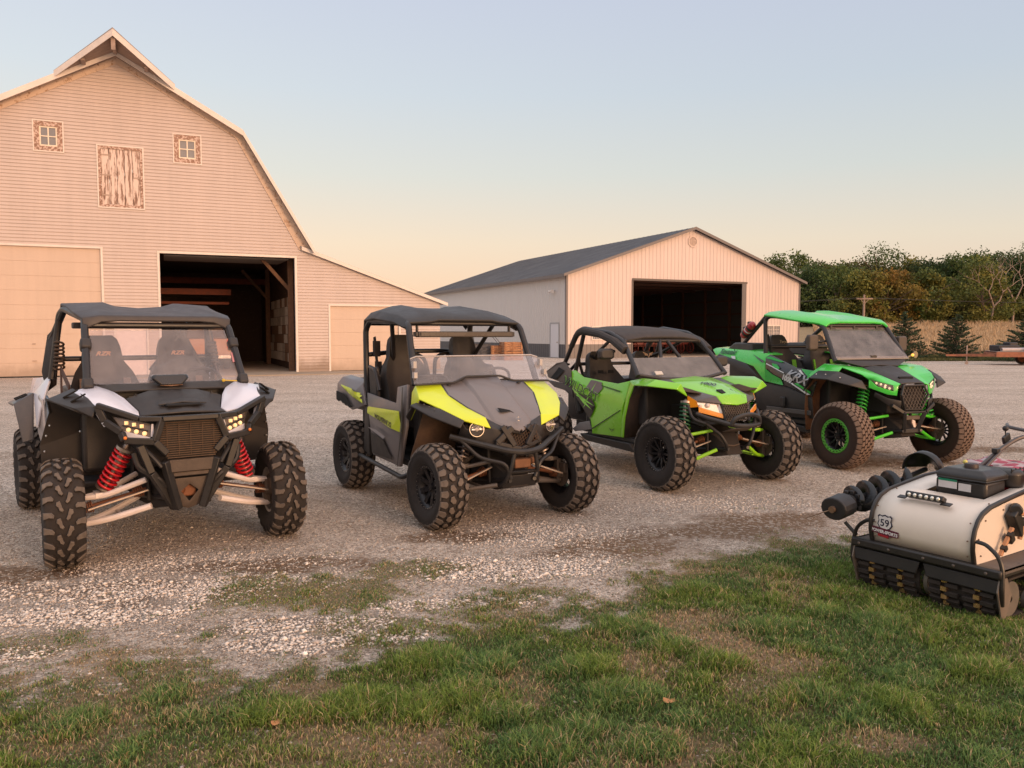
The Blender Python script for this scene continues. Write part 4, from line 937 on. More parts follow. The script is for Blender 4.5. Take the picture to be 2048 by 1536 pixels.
# undergrowth mass at the foot and behind the line
N = 170000; ux = npr.uniform(24, 100, N); uy = npr.uniform(93, 122, N); top_ = 2.6 + 7.5 * fbm(ux, uy * .3, .22, 4, 8) * sstep(92, 104, uy) ; uz = hill(ux, uy) + npr.random(N) ** .7 * top_
k = fbm(ux, uz * 2, .35, 3, 15)[:, None]; uc = (np.array(G3) * (1 - k) + np.array((.16, .13, .04)) * k) * npr.uniform(.5, 1.25, (N, 1))
o = np_mesh('undergrowth', *leaves(np.stack([ux, uy, uz], -1), .2, uc), leafm); tag(o, 'dense dark undergrowth and wood edge behind the field', 'undergrowth', kind='stuff')
# standing dry corn
N = 60000; cx = npr.uniform(20, 62, N); rowy = np.round(npr.uniform(53, 88, N) / .76) * .76 + npr.normal(0, .06, N); ok = (cx > .36 * rowy + 1.5) & (cx < rowy * .72 + 3); cx, rowy = cx[ok], rowy[ok]; N = len(cx)
t = npr.random(N)[:, None]; cc = (1 - t) * np.array([.34, .22, .12]) + t * np.array([.66, .50, .32]); hh = npr.uniform(.4, .95, N) * (.8 + .5 * fbm(cx, rowy, .4, 3, 2))
o = np_mesh('corn_stalks', *blades(N, cx, rowy, hill(cx, rowy), hh, npr.uniform(.04, .09, N), cc, .5), colmat('corn_leaf', .8, .2)); tag(o, 'standing dry tan corn in the field behind the yard', 'corn', kind='stuff')
N = 45000; gx_ = npr.uniform(19, 48, N); gy_ = npr.uniform(46.5, 53, N) + .05 * (gx_ - 25); ok = gx_ > .36 * gy_ + 1; gx_, gy_ = gx_[ok], gy_[ok]; N = len(gx_); t = npr.random(N)[:, None]
o = np_mesh('verge_grass', *blades(N, gx_, gy_, hill(gx_, gy_), npr.uniform(.06, .22, N), npr.uniform(.02, .04, N), (1 - t) * np.array([.06, .08, .025]) + t * np.array([.16, .14, .05]), .8), gmat); tag(o, 'rough green grass verge between the yard and the corn', 'grass', kind='stuff')
# spruces
def spruce(px, d, ty, wid, label, sd):
    r = random.Random(sd); x = (px - 1024) / 1593.3 * d; z0 = float(hill(np.array([x]), np.array([float(d)]))[0]); h = H_CAM + (667 - ty) / 1593.3 * d - z0
    t = empty('spruce_tree', (x, d, z0), 0, label, 'tree', 'young spruces along the field edge'); mb = MB(); mb.tube([(0, 0, -.1), (0, 0, h)], [.07, .012], 7); P_ = []; C_ = []
    nb = int(h * 42)
    for k in range(nb):
        f = (k + r.random()) / nb; z = .06 * h + f * .93 * h; a = r.uniform(0, 6.28); L_ = wid / 2 * (1 - f) ** .8 * r.uniform(.72, 1.12) + .05; up = r.uniform(.05, .28)
        d0 = V3((math.cos(a), math.sin(a), up)); mb.tube([(0, 0, z), d0 * L_ + V3((0, 0, z))], [.014, .004], 4, caps=False)
        n_ = int(34 * L_ / .6) + 8; tt = npr.random(n_) ** .7; sp = (npr.random((n_, 3)) - .5) * np.array([.34, .34, .1]) * (1.15 - tt)[:, None] * max(.3, L_)
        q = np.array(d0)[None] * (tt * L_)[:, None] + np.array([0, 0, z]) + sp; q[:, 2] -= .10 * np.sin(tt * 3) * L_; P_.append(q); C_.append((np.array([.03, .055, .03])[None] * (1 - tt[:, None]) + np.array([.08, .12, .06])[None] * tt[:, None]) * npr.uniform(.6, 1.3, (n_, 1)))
    mb.build('trunk', barkm, t); P_ = np.concatenate(P_); C_ = np.concatenate(C_)
    N = len(P_); o = np_mesh('crown', *leaves(P_, .055, C_), leafm); o.parent = t
spruce(1808, 50, 622, 3.1, 'young spruce partly hidden behind the bright green buggy windshield', 1); spruce(1912, 49, 628, 3.4, 'dark young spruce standing alone left of the trailer', 2); spruce(2052, 46, 636, 4.0, 'large dark spruce behind the trailer at the right edge', 3)
# utility pole with wires
px, d = 1725, 84; x = (px - 1024) / 1593.3 * d; z0 = float(hill(np.array([x]), np.array([float(d)]))[0]); zt = H_CAM + (667 - 590) / 1593.3 * d
up_ = empty('utility_pole', (x, d, z0), 0, 'wooden utility pole with one crossarm in front of the trees', 'utility pole')
mb = MB(); mb.tube([(0, 0, -.3), (0, 0, zt - z0)], [.14, .10], 10); mb.build('pole', palebark, up_)
mb = MB(); mb.bx(-.85, .85, -.16, -.06, zt - z0 - .5, zt - z0 - .36); mb.beam((-.5, -.11, zt - z0 - .42), (0, -.11, zt - z0 - .95), .05, .05); mb.beam((.5, -.11, zt - z0 - .42), (0, -.11, zt - z0 - .95), .05, .05); mb.build('crossarm', palebark, up_)
for i, xx in enumerate((-.75, .75)):
    mb = MB(); z = zt - .32; a = V3((x + xx, d, z)); b = V3((x + 60 + xx, d + 14, z + 1.6)); c = V3((x - 30 + xx, d - 5, z - .4))
    mb.tube([c.lerp(a, k / 6) - V3((0, 0, .5 * math.sin(PI * k / 6))) for k in range(7)] + [a.lerp(b, k / 10) - V3((0, 0, 1.0 * math.sin(PI * k / 10))) for k in range(1, 11)], .012, 4)
    tag(mb.build('power_line', M('wire', (.05, .05, .05), .6), None), 'thin power line strung along the tree line', 'wire', 'power lines on the utility pole')

# ---------------------------------------------------------------- shared buggy parts
rub = M('tyre_rubber', (.016, .014, .014), .85, var=.3, scale=9, dust=.16, dcol=(.17, .12, .09), bump=.2, bscale=50)
lugm = M('tyre_lug_dusty', (.12, .10, .085), .9, var=.4, scale=25, dust=.35, dcol=(.26, .20, .16))
lug2 = M('tyre_lug_brown', (.15, .10, .075), .9, var=.35, scale=25, dust=.4, dcol=(.32, .23, .17))
mudr = M('tyre_rubber_muddy', (.028, .015, .010), .9, var=.3, scale=9, dust=.2, dcol=(.17, .09, .05))
blk = M('black_plastic', (.020, .019, .021), .5, var=.25, scale=7, dust=.16, dcol=(.15, .12, .10), bump=.08, bscale=90)
blkp = M('black_powdercoat', (.014, .014, .015), .40, var=.25, scale=9, dust=.12, dcol=(.16, .12, .10))
cagem = M('cage_tube', (.016, .015, .017), .36, var=.15, scale=6, dust=.08, dcol=(.16, .12, .10))
mudm = M('mud_splash', (.10, .055, .03), .9, var=.45, scale=7, dust=.4, dcol=(.22, .14, .09), bump=.4, bscale=30)
steel = M('bare_steel', (.42, .36, .33), .4, .9, var=.2, dust=.3)
rustax = M('rusty_axle', (.22, .085, .04), .6, .3, var=.3, scale=12)
rimb = M('rim_black', (.012, .012, .015), .35, .3, var=.2, dust=.12, dcol=(.12, .09, .08))
seatm = M('seat_vinyl', (.030, .027, .027), .6, var=.15, scale=12, dust=.12, dcol=(.14, .11, .09), bump=.1, bscale=200)
belt = M('seat_belt', (.03, .022, .02), .8)
chrome = M('lamp_reflector', (.85, .82, .78), .12, 1, var=.05)
lens = glassmat('lamp_lens', (.95, .93, .92), .05, .03, .06)
visor = glassmat('clear_visor', (.92, .90, .91), .05, .06, .12)
dark_in = M('dark_void', (.008, .008, .009), .9)

def tyre_meshes(kind, Ro, W, rr):
    lh = {'A': .022, 'B': .020, 'C': .012}[kind]; Rc = Ro - lh; hw = W / 2
    def rc(w): return Rc - .028 * abs(w / hw) ** 3.2
    mb = MB(); prof = [(rr - .01, -hw * .72), (rr + .012, -hw * .80), (rr + .05, -hw * 1.0), (rr + (Rc - rr) * .55, -hw * 1.05), (Rc - .035, -hw * .98)]
    prof += [(rc(hw * t), hw * t) for t in (-.92, -.75, -.5, -.25, 0, .25, .5, .75, .92)] + [(Rc - .035, hw * .98), (rr + (Rc - rr) * .55, hw * 1.05), (rr + .05, hw * 1.0), (rr + .012, hw * .80), (rr - .01, hw * .72)]
    mb.lathe(prof, (0, 0, 0), (0, 1, 0), 72)
    mb.cur = 1
    def lug(poly, a0, h=lh, wrap=0):
        """poly: (circumferential m, lateral m)"""
        cu = sum(p[0] for p in poly) / len(poly); cw = sum(p[1] for p in poly) / len(poly); vs = []
        for lvl, (hh, sc) in enumerate(((-.006, 1.08), (h * .8, 1.0), (h, .86))):
            for u, w_ in poly:
                u2 = cu + (u - cu) * sc; w2 = cw + (w_ - cw) * sc
                ww = max(-hw * 1.06, min(hw * 1.06, w2)); r = rc(max(-hw * .95, min(hw * .95, ww))) + hh
                if abs(ww) > hw * .95: r -= (abs(ww) - hw * .95) * 2.2
                a = a0 + u2 / Ro; vs.append((math.cos(a) * r, ww, math.sin(a) * r))
        n = len(poly); k0 = len(mb.v); mb.cur = 1
        mb.add(vs, [tuple(range(2 * n, 3 * n))] + [(n + i, n + (i + 1) % n, 2 * n + (i + 1) % n, 2 * n + i) for i in range(n)]); mb.cur = 0
        for i in range(n): mb.f.append((k0 + i, k0 + (i + 1) % n, k0 + n + (i + 1) % n, k0 + n + i)); mb.mi.append(0)
    if kind == 'A':
        n = 21; p = 2 * PI * Ro / n
        for i in range(n):
            a = 2 * PI * i / n
            for s in (-1, 1):
                aa = a + (PI / n if s > 0 else 0)
                lug([(-.26 * p, s * hw * 1.04), (-.20 * p, s * hw * .62), (-.02 * p, s * hw * .50), (.14 * p, s * hw * .54), (.10 * p, s * hw * .78), (.22 * p, s * hw * 1.04)], aa)
                sl = [(-.36 * p, hw * .22), (-.28 * p, hw * .40), (-.08 * p, hw * .42), (.04 * p, hw * .30), (.22 * p, hw * .26), (.33 * p, hw * .12), (.22 * p, hw * .04), (.04 * p, hw * .12), (-.16 * p, hw * .16)]
                lug([(u, s * w_) for u, w_ in sl], aa + .5 * p / Ro)
    elif kind == 'B':
        n = 24; p = 2 * PI * Ro / n
        for i in range(n):
            a = 2 * PI * i / n
            for s in (-1, 1):
                aa = a + (PI / n if s > 0 else 0)
                lug([(-.30 * p, s * hw * 1.05), (-.36 * p, s * hw * .70), (-.14 * p, s * hw * .60), (.14 * p, s * hw * .63), (.30 * p, s * hw * .76), (.24 * p, s * hw * 1.05)], aa)
                lug([(-.38 * p, s * hw * .26), (-.28 * p, s * hw * .47), (.06 * p, s * hw * .50), (.20 * p, s * hw * .40), (.36 * p, s * hw * .30), (.32 * p, s * hw * .10), (.06 * p, s * hw * .06), (-.10 * p, s * hw * .14)], aa + .5 * p / Ro)
                lug([(-.22 * p, s * hw * 1.045), (-.26 * p, s * hw * 1.0), (.2 * p, s * hw * 1.0), (.16 * p, s * hw * 1.045)], aa + .48 * p / Ro, h=.012)
    else:
        n = 34; p = 2 * PI * Ro / n
        for i in range(n):
            a = 2 * PI * i / n
            for c in range(-3, 4):
                cw = c * hw * .285; hh_ = hw * .135; aa = a + (PI / n if c % 2 else 0); e = .43 * p
                if abs(c) == 3: lug([(-e, cw * 1.0 - math.copysign(hh_, cw)), (e, cw - math.copysign(hh_, cw)), (e * .9, math.copysign(hw * 1.04, cw)), (-e * .9, math.copysign(hw * 1.04, cw))], aa)
                else: lug([(-e, cw - hh_ * .35), (-e * .55, cw + hh_), (e * .7, cw + hh_), (e, cw + hh_ * .35), (e * .55, cw - hh_), (-e * .7, cw - hh_)], aa)
    return mb
WHEELS = {}
def wheel_proto(key, kind, Ro, W, rr, spokes, ringmat=None, lm=None, rimmat=None, body=None):
    hw = W / 2; body = body or rub
    t = tyre_meshes(kind, Ro, W, rr)
    rim = MB(); rim.lathe([(rr - .012, hw * .74), (rr + .006, hw * .80), (rr + .004, hw * .68), (rr - .02, hw * .60), (rr - .035, hw * .2), (rr - .04, -hw * .3), (rr - .02, -hw * .66), (rr + .006, -hw * .80), (rr - .012, -hw * .74), (rr - .05, -hw * .3), (rr - .045, hw * .2), (rr - .03, hw * .58)], (0, 0, 0), (0, 1, 0), 48, closed=True)
    rim.lathe([(0, hw * .42), (.045, hw * .40), (.05, hw * .2), (.055, hw * .0), (.0, -.02)], (0, 0, 0), (0, 1, 0), 24)
    rim.lathe([(.0, hw * .52), (.028, hw * .50), (.032, hw * .38)], (0, 0, 0), (0, 1, 0), 20)
    for k in range(spokes):
        a = 2 * PI * k / spokes
        for s in ((-1, 1) if spokes <= 8 else (0,)):
            d = s * .055; ca, sa = math.cos(a), math.sin(a); ct, st = math.cos(a + d * 1.6), math.sin(a + d * 1.6)
            p0 = (ca * .04 - sa * s * .012, hw * .30, sa * .04 + ca * s * .012); p1 = (ct * (rr * .6), hw * .50, st * (rr * .6)); p2 = (ct * (rr - .012), hw * .58, st * (rr - .012))
            rim.beam(p0, p1, .022, .016, up=(0, 1, 0)); rim.beam(p1, p2, .020, .018, up=(0, 1, 0))
    for k in range(4):
        a = 2 * PI * (k + .5) / 4; rim.cyl((math.cos(a) * .035, hw * .38, math.sin(a) * .035), (math.cos(a) * .035, hw * .48, math.sin(a) * .035), .007, 6)
    o = rim.build('wheel', rimmat or rimb, None, smooth=30)
    ty = t.build('tyre', [body, lm or lugm], o, smooth=30, fix=True)
    if ringmat:
        rg = MB(); n = 24; pr = []
        rg.lathe([(rr - .018, hw * .76), (rr - .014, hw * .86), (rr + .010, hw * .88), (rr + .018, hw * .80), (rr + .012, hw * .74), (rr - .014, hw * .72)], (0, 0, 0), (0, 1, 0), 64, closed=True)
        for k in range(n):
            a = 2 * PI * k / n; rg.cyl((math.cos(a) * (rr - .014), hw * .74, math.sin(a) * (rr - .014)), (math.cos(a) * (rr - .014), hw * .875, math.sin(a) * (rr - .014)), .014, 8)
        ro = rg.build('beadlock_ring', ringmat, o, smooth=30)
        bo = MB()
        for k in range(n): a = 2 * PI * k / n; bo.cyl((math.cos(a) * (rr - .006), hw * .86, math.sin(a) * (rr - .006)), (math.cos(a) * (rr - .006), hw * .92, math.sin(a) * (rr - .006)), .006, 6)
        bo.build('beadlock_bolt', rimb, o)
    else:
        bo = MB()
        for k in range(30): a = 2 * PI * k / 30; bo.cyl((math.cos(a) * (rr - .004), hw * .76, math.sin(a) * (rr - .004)), (math.cos(a) * (rr - .004), hw * .825, math.sin(a) * (rr - .004)), .0035, 6)
        bo.build('rim_rivet', M('rivet_silver', (.6, .58, .56), .3, 1), o)
    WHEELS[key] = o; o['proto'] = 1; return o
def put_wheels(key, car, Ro, front, rear, steer=0, camber=0):
    """front/rear: (x, y) of the wheel centres; the outer face looks away from the car"""
    first = True; pr = WHEELS[key]
    for (x, y), st in ((front, steer), (rear, 0)):
        for s in (-1, 1):
            o = pr if first else copy_tree(pr, car); o.parent = car; first = False
            o.location = (x, s * y, Ro - .006); spin = rnd.uniform(0, 6)
            o.rotation_mode = 'QUATERNION'
            q = Euler((0, 0, R(st) + (PI if s < 0 else 0))).to_quaternion(); q = q @ Euler((R(camber) , 0, 0)).to_quaternion() @ Euler((0, spin, 0)).to_quaternion()
            o.rotation_quaternion = q
    if 'proto' in pr: del pr['proto']
def suspension(car, xa, wy, cy, zh, arm, coilm, shocktop, shockbot, tub=.017, up_z=.56, lo_z=.30, inner_up=.60, inner_lo=.40, body_shock=None, coilR=.045, twist=7):
    """front a-arms, tie rod, half shaft and coil-over on both sides"""
    for s in (-1, 1):
        f = lambda x, y, z: (x, s * y, z)
        mb = MB(); mb.tube([f(xa + .17, cy, inner_up), f(xa + .06, wy - .26, up_z + .01), f(xa + .01, wy - .12, up_z)], tub, 8, rnd_=.05); mb.tube([f(xa - .20, cy, inner_up - .01), f(xa - .06, wy - .26, up_z + .01), f(xa + .01, wy - .12, up_z)], tub, 8, rnd_=.05)
        mb.box(f(xa, wy - .24, up_z + .015), (.13, .08, .035)); mb.build('upper_arm', arm, car)
        mb = MB(); mb.tube([f(xa + .22, cy - .02, inner_lo), f(xa + .10, wy - .28, lo_z + .035), f(xa + .01, wy - .10, lo_z)], tub * 1.1, 8, rnd_=.08); mb.tube([f(xa - .22, cy - .02, inner_lo), f(xa - .08, wy - .28, lo_z + .035), f(xa + .01, wy - .10, lo_z)], tub * 1.1, 8, rnd_=.08)
        mb.beam(f(xa + .12, wy - .36, lo_z + .05), f(xa - .12, wy - .36, lo_z + .05), .02, .02); mb.build('lower_arm', arm, car)
        mb = MB(); mb.tube([f(xa, cy - .06, (inner_lo + inner_up) / 2), f(xa, wy - .10, zh)], .016, 8)
        for t in (.12, .82):
            c = V3(f(xa, cy - .06, (inner_lo + inner_up) / 2)).lerp(V3(f(xa, wy - .1, zh)), t); d = (V3(f(xa, wy - .1, zh)) - V3(f(xa, cy - .06, .5))).normalized()
            for k in range(5): mb.cyl(c + d * k * .014, c + d * (k * .014 + .008), .045 - .003 * k, 12)
        mb.build('drive_shaft', rustax, car)
        mb = MB(); mb.tube([f(xa + .12, cy - .02, .5), f(xa + .13, wy - .14, zh + .02)], .010, 6); mb.build('tie_rod', steel, car)
        mb = MB(); mb.lathe([(.0, -.05), (.05, -.05), (.06, 0), (.125, .0), (.125, .008), (.05, .012), (.05, .06), (0, .06)], f(xa, wy - .08, zh), (0, 1, 0), 24); mb.beam(f(xa + .01, wy - .11, lo_z), f(xa + .01, wy - .11, up_z), .045, .05); mb.box(f(xa + .08, wy - .09, zh + .06), (.07, .05, .09)); mb.build('brake_knuckle', M('cast_iron', (.10, .075, .06), .6, .4, var=.3, dust=.3), car, bevel=.004)
        a = V3(f(*shocktop)); b = V3(f(*shockbot)); d = (b - a)
        mb = MB(); mb.cyl(a, a + d * .45, .026, 14); mb.cyl(a + d * .4, b, .014, 10); mb.cyl(a + d * .03, a + d * .09, coilR + .006, 16); mb.cyl(a + d * .90, a + d * .93, coilR + .008, 16); mb.sphere(a, .022); mb.sphere(b, .022)
        sh = mb.build('shock_absorber', body_shock or steel, car)
        mb = MB(); mb.coil(a + d * .10, a + d * .90, coilR, .0095, twist, 7, 18); mb.build('coil_spring', coilm, sh, smooth=60)
def chassis(car, xa, w_, z0, z1, xb):
    mb = MB(); mb.loft([[(xa + .26, -w_ * .45, z0 + .03), (xa + .26, w_ * .45, z0 + .03), (xa + .20, w_ * .45, z0 + .14), (xa + .20, -w_ * .45, z0 + .14)], [(xa + .12, -w_ * .85, z0), (xa + .12, w_ * .85, z0), (xa + .10, w_ * .7, z1 - .12), (xa + .10, -w_ * .7, z1 - .12)], [(xa - .25, -w_, z0), (xa - .25, w_, z0), (xa - .25, w_, z1), (xa - .25, -w_, z1)], [(xb, -w_, z0), (xb, w_, z0), (xb, w_, z1), (xb, -w_, z1)]])
    mb.build('chassis_box', dark_in if False else M('underbody', (.018, .015, .014), .8, dust=.2, dcol=(.1, .07, .05)), car, bevel=.01)
    mb = MB()
    for s in (-1, 1):
        for (a, b) in (((xa + .3, s * w_ * .6, z0 + .1), (xa - .3, s * w_ * 1.1, z0 + .04)), ((xa + .25, s * w_ * .6, z1), (xa - .35, s * w_ * 1.1, z1 + .08)), ((xa + .05, s * w_ * .9, z0 + .05), (xa + .05, s * w_, z1 + .12)), ((xa - .28, s * w_ * 1.1, z0 + .04), (xa - .28, s * w_ * 1.1, z1 + .2))): mb.tube([a, b], .018, 8)
    mb.build('front_frame', blkp, car)
def bucket_seat(car, x, y, z, h, w_=.5, mat=None, accent=None, tilt=.22, head='round', base=.5):
    """x,z: hip point of the seat; one moulded shell with bolsters"""
    mat = mat or seatm; mb = MB(); n = 15
    secs = []
    def sect(cx, cz, ww, th, nrm, bol):
        q = []; nx, nz = nrm
        for k in range(n):
            t = -1 + 2 * k / (n - 1); dd = bol * max(0, abs(t) - .45) ** 1.3 * 2.2
            q.append((cx + nx * dd, y + t * ww / 2, cz + nz * dd))
        for k in range(n - 1, -1, -1):
            t = -1 + 2 * k / (n - 1); q.append((cx - nx * th, y + t * ww / 2 * .96, cz - nz * th))
        return q
    # cushion then back
    secs.append(sect(x + .50, z + .10, w_ * .86, .10, (0.1, 1), .04)); secs.append(sect(x + .46, z + .13, w_ * .95, .14, (0, 1), .07)); secs.append(sect(x + .22, z + .08, w_, .14, (0, 1), .10)); secs.append(sect(x + .04, z + .05, w_, .13, (.4, .9), .12))
    cs, sn = math.cos(tilt), math.sin(tilt)
    for f, ww, bol in ((.12, .98, .14), (.30, 1.0, .15), (.48, 1.02, .12), (.62, .86, .07), (.74, .62, .03), (.88, .56, .02), (.96, .48, .01), (1.0, .34, 0)):
        if head == 'wing' and f > .7: ww *= 1.12
        secs.append(sect(x - sn * h * f, z + .04 + cs * h * f, w_ * ww, .09, (cs, sn), bol))
    mb.loft(secs); o = mb.build('seat', mat, car, smooth=50)
    if accent:
        a = MB()
        for s in (-1, 1):
            for (f0, f1, w0, w1) in ((.30, .56, .40, .40),):
                p = []
                for f in (f0, (f0 + f1) / 2, f1): p.append((f, w0))
                rows = [[(x - sn * h * f + cs * (.085 if q else .06) + .0, y + s * w_ * (q * .10 + .28), z + .04 + cs * h * f + sn * .06) for q in (0, 1)] for f in (.26, .40, .56)]
                for r0, r1 in zip(rows, rows[1:]): a.add([r0[0], r0[1], r1[1], r1[0]], [(0, 1, 2, 3)])
        build_each(a, 'seat_accent', accent, o, smooth=0, solid=.012)
    return o
def grille(car, name, poly, mat, spacing=.02, bar=.004, diag=True, n=None, depth=.01, parent=None):
    """bars clipped to a planar polygon"""
    P = [V3(p) for p in poly]; c = sum(P, V3()) / len(P); ex = (P[1] - P[0]).normalized(); nn = ex.cross(P[-1] - P[0]).normalized(); ey = nn.cross(ex)
    q = [((p - c).dot(ex), (p - c).dot(ey)) for p in P]; mb = MB()
    for ang in ((R(55), R(-55)) if diag is True else ((0,) if diag == 'h' else (0, PI / 2))):
        d = (math.cos(ang), math.sin(ang)); nrm = (-d[1], d[0]); os = [p[0] * nrm[0] + p[1] * nrm[1] for p in q]; k = math.ceil(min(os) / spacing) 
        while k * spacing < max(os):
            o_ = k * spacing; xs = []
            for i in range(len(q)):
                a, b = q[i], q[(i + 1) % len(q)]; da, db = a[0] * nrm[0] + a[1] * nrm[1] - o_, b[0] * nrm[0] + b[1] * nrm[1] - o_
                if da * db < 0: t = da / (da - db); pt = (a[0] + (b[0] - a[0]) * t, a[1] + (b[1] - a[1]) * t); xs.append(pt[0] * d[0] + pt[1] * d[1])
            xs.sort()
            for a, b in zip(xs[::2], xs[1::2]):
                if b - a > .01:
                    A = c + ex * (d[0] * a + nrm[0] * o_) + ey * (d[1] * a + nrm[1] * o_); B = c + ex * (d[0] * b + nrm[0] * o_) + ey * (d[1] * b + nrm[1] * o_); mb.beam(A, B, bar, bar, up=nn)
            k += 1
    o = mb.build(name, mat, parent or car, smooth=0)
    bk = MB(); bk.add([p - V3((.03, 0, 0)) for p in P], [tuple(range(len(P)))]); bk.build('grille_backing', M('radiator', (.014, .010, .008), .7, var=.4, scale=40), o, smooth=0)
    return o
def steering(car, c, nrm, r=.17, mat=None):
    mb = MB(); sd, u = frame_of(nrm); c = V3(c); mb.tube([c + (sd * math.cos(k * PI / 14) + u * math.sin(k * PI / 14)) * r for k in range(28)], .014, 8, closed=True)
    for a in (.2, PI - .2, -PI / 2): mb.tube([c, c + (sd * math.cos(a) + u * math.sin(a)) * r], .012, 6)
    mb.sphere(c, .045, sc=(1, 1, .7)); mb.tube([c, c - V3(nrm).normalized() * .3], .02, 8); return mb.build('steering_wheel', mat or blk, car)
def tubes(car, name, lines, r=.022, mat=None, both=True, rnd_=.05):
    mb = MB()
    for l in lines: mb.tube(l, r, 10, rnd_=rnd_)
    if both and name != 'shoulder_bar' and min(p[1] for l in lines for p in l) > .02:
        m2 = MB().merge(mb, lambda p: (p[0], -p[1], p[2])); m2.build(name, mat or cagem, car); return mb.build(name, mat or cagem, car)
    if both: mb.mir()
    if name in ('shoulder_bar', 'cage_crossbar', 'cage_brace'): return build_each(mb, name, mat or cagem, car)[0]
    return mb.build(name, mat or cagem, car)
def roof_skin(car, name, secs, mat, th=.03, bevel=.008):
    """secs: list of (x, [(y,z)...] for y>=0 from centre outwards)"""
    rows = []
    for x, yz in secs:
        xs = x if hasattr(x, '__len__') else [x] * len(yz)
        rows.append([(xs[-1 - i], -yz[-1 - i][0], yz[-1 - i][1]) for i in range(len(yz) - 1)] + [(xs[i], yz[i][0], yz[i][1]) for i in range(len(yz))])
    mb = MB(); mb.loft(rows, closed=False, cap=False)
    # make normals point up
    o = mb.build(name, mat, car, solid=th, bevel=bevel, smooth=28)
    me = o.data
    if sum(p.normal.z * p.area for p in me.polygons) < 0: me.flip_normals()
    return o

# ---------------------------------------------------------------- buggy two: grey and yellow utility side-by-side
v2 = empty('side_by_side', (-.0612, 6.9427, 0), -1.0424, 'grey and fluorescent yellow side by side with black roof and half windshield', 'side-by-side', 'off-road side-by-sides parked in a row')
grey2 = M('grey_plastic', (.17, .155, .16), .42, var=.10, scale=4, dust=.10, coat=.15, dcol=(.3, .24, .2)); yel2 = M('fluo_yellow', (.62, .74, .015), .35, var=.06, scale=4, dust=.08, coat=.4, dcol=(.4, .33, .2))
sh2 = M('silver_arm', (.10, .09, .085), .5, .3, var=.2, dust=.3)
wheel_proto('v2', 'B', .363, .248, .178, 8)
put_wheels('v2', v2, .363, (0, .66), (-2.09, .66), steer=3)
suspension(v2, 0, .66, .22, .363, sh2, M('spring_dark', (.04, .03, .03), .5), (-.10, .30, .88), (-.02, .42, .55), up_z=.50, lo_z=.29, inner_up=.56, inner_lo=.36, coilR=.05)
chassis(v2, 0, .20, .30, .62, -2.3)
# hood and fenders (rear to front stations)
I0 = (-0.35,0.469,1.189); O0 = (-0.421,0.677,1.19)
I1 = (-0.233,0.439,1.099); O1 = (-0.247,0.705,1.075)
I2 = (-0.033,0.36,1.003); O2 = (-0.034,0.602,1.006)
I3 = (0.152,0.275,0.931); O3 = (0.147,0.471,0.916)
T3 = (0.203,0.25,0.843)
I0 = (-.40, .43, 1.185); O0 = (-.42, .665, 1.185)
B0 = (-0.416,0.171,1.236); B1 = (-0.238,0.158,1.117); NOSE = (0.281,0,0.832); NTOP = (-0.022,0,1.039); CB = (-0.421,0,1.247)
B2 = (0.139,0.167,0.893)
P_ = [CB, B0, I0, B1, I1, NTOP, I2, I3, B2, NOSE]
print('v2 pts', dict(I1=I1, O1=O1, I2=I2, O2=O2, I3=I3, O3=O3, T3=T3, B0=B0, B1=B1, NOSE=NOSE, NTOP=NTOP, CB=CB, B2=B2))
B0 = (-.44, .17, 1.235); CB = (-.46, 0, 1.25)
BL = [off(p, 0, .022, -.022) for p in (B0, B1, B2)]; BL[0] = off(B0, -.0, .03, -.03)
hood = panel('hood', [CB, B0, off(I0, 0, 0, .0), B1, I1, NTOP, I2, I3, B2, NOSE, BL[0], BL[1], BL[2], off(NOSE, .004, .02, -.02)], [(0, 1, 3, 5), (1, 10, 11, 3), (3, 11, 12, 8), (10, 2, 4, 11), (11, 4, 6), (5, 3, 8, 9), (11, 6, 7, 12), (8, 12, 13, 9)], grey2, v2, both=True, th=.02, bevel=.004)
for s in (-1, 1):
    for p in (lerp(I0, I1, .15), ): mb = MB(); mb.lathe([(0, .008), (.018, .008), (.02, 0)], (p[0], s * (p[1] - .07), p[2] + .004), (.2, 0, 1), 16); mb.build('hood_latch', blkp, v2)
    decal('hood_seam', [Y(off(I0, 0, -.012, .002), s), Y(off(I1, 0, -.010, .002), s), Y(off(I2, 0, -.010, .002), s), Y(off(I3, 0, -.008, .002), s), Y(off(I3, 0, 0, .002), s), Y(off(I2, 0, 0, .002), s), Y(off(I1, 0, 0, .002), s), Y(off(I0, 0, 0, .002), s)], M('vinyl_black', (.012, .014, .013), .35), v2, (.3, 0, 1), hood, .004, .04)
D0 = (-0.469,-0.7,0.868); D0 = Y(D0, -1)
A0 = (O0[0] + .0, .70, 1.12)
fen = panel('front_fender', [I0, O0, I1, O1, I2, O2, I3, O3, T3, A0, D0, (O1[0] - .02, O1[1] + .005, O1[2] - .03)], [(0, 1, 3, 2), (2, 3, 5, 4), (4, 5, 7, 6), (6, 7, 8), (1, 9, 11, 3), (9, 10, 11)], yel2, v2, both=True, th=.015, bevel=.01)
F1 = off(O1, -.02, .08, -.05); F2 = off(O2, .0, .10, -.06); F3 = off(O3, .02, .05, -.06); F0 = off(D0, .02, .05, .05); F00 = (-.33, .75, 1.0)
panel('fender_flare', [off(O1, -.05, .0, -.03), F1, O2, F2, O3, F3, off(D0, 0, 0, 0), F0, F00], [(0, 1, 3, 2), (2, 3, 5, 4), (6, 7, 8, 0), (0, 8, 1)], blk, v2, both=True, th=.02, bevel=.008)
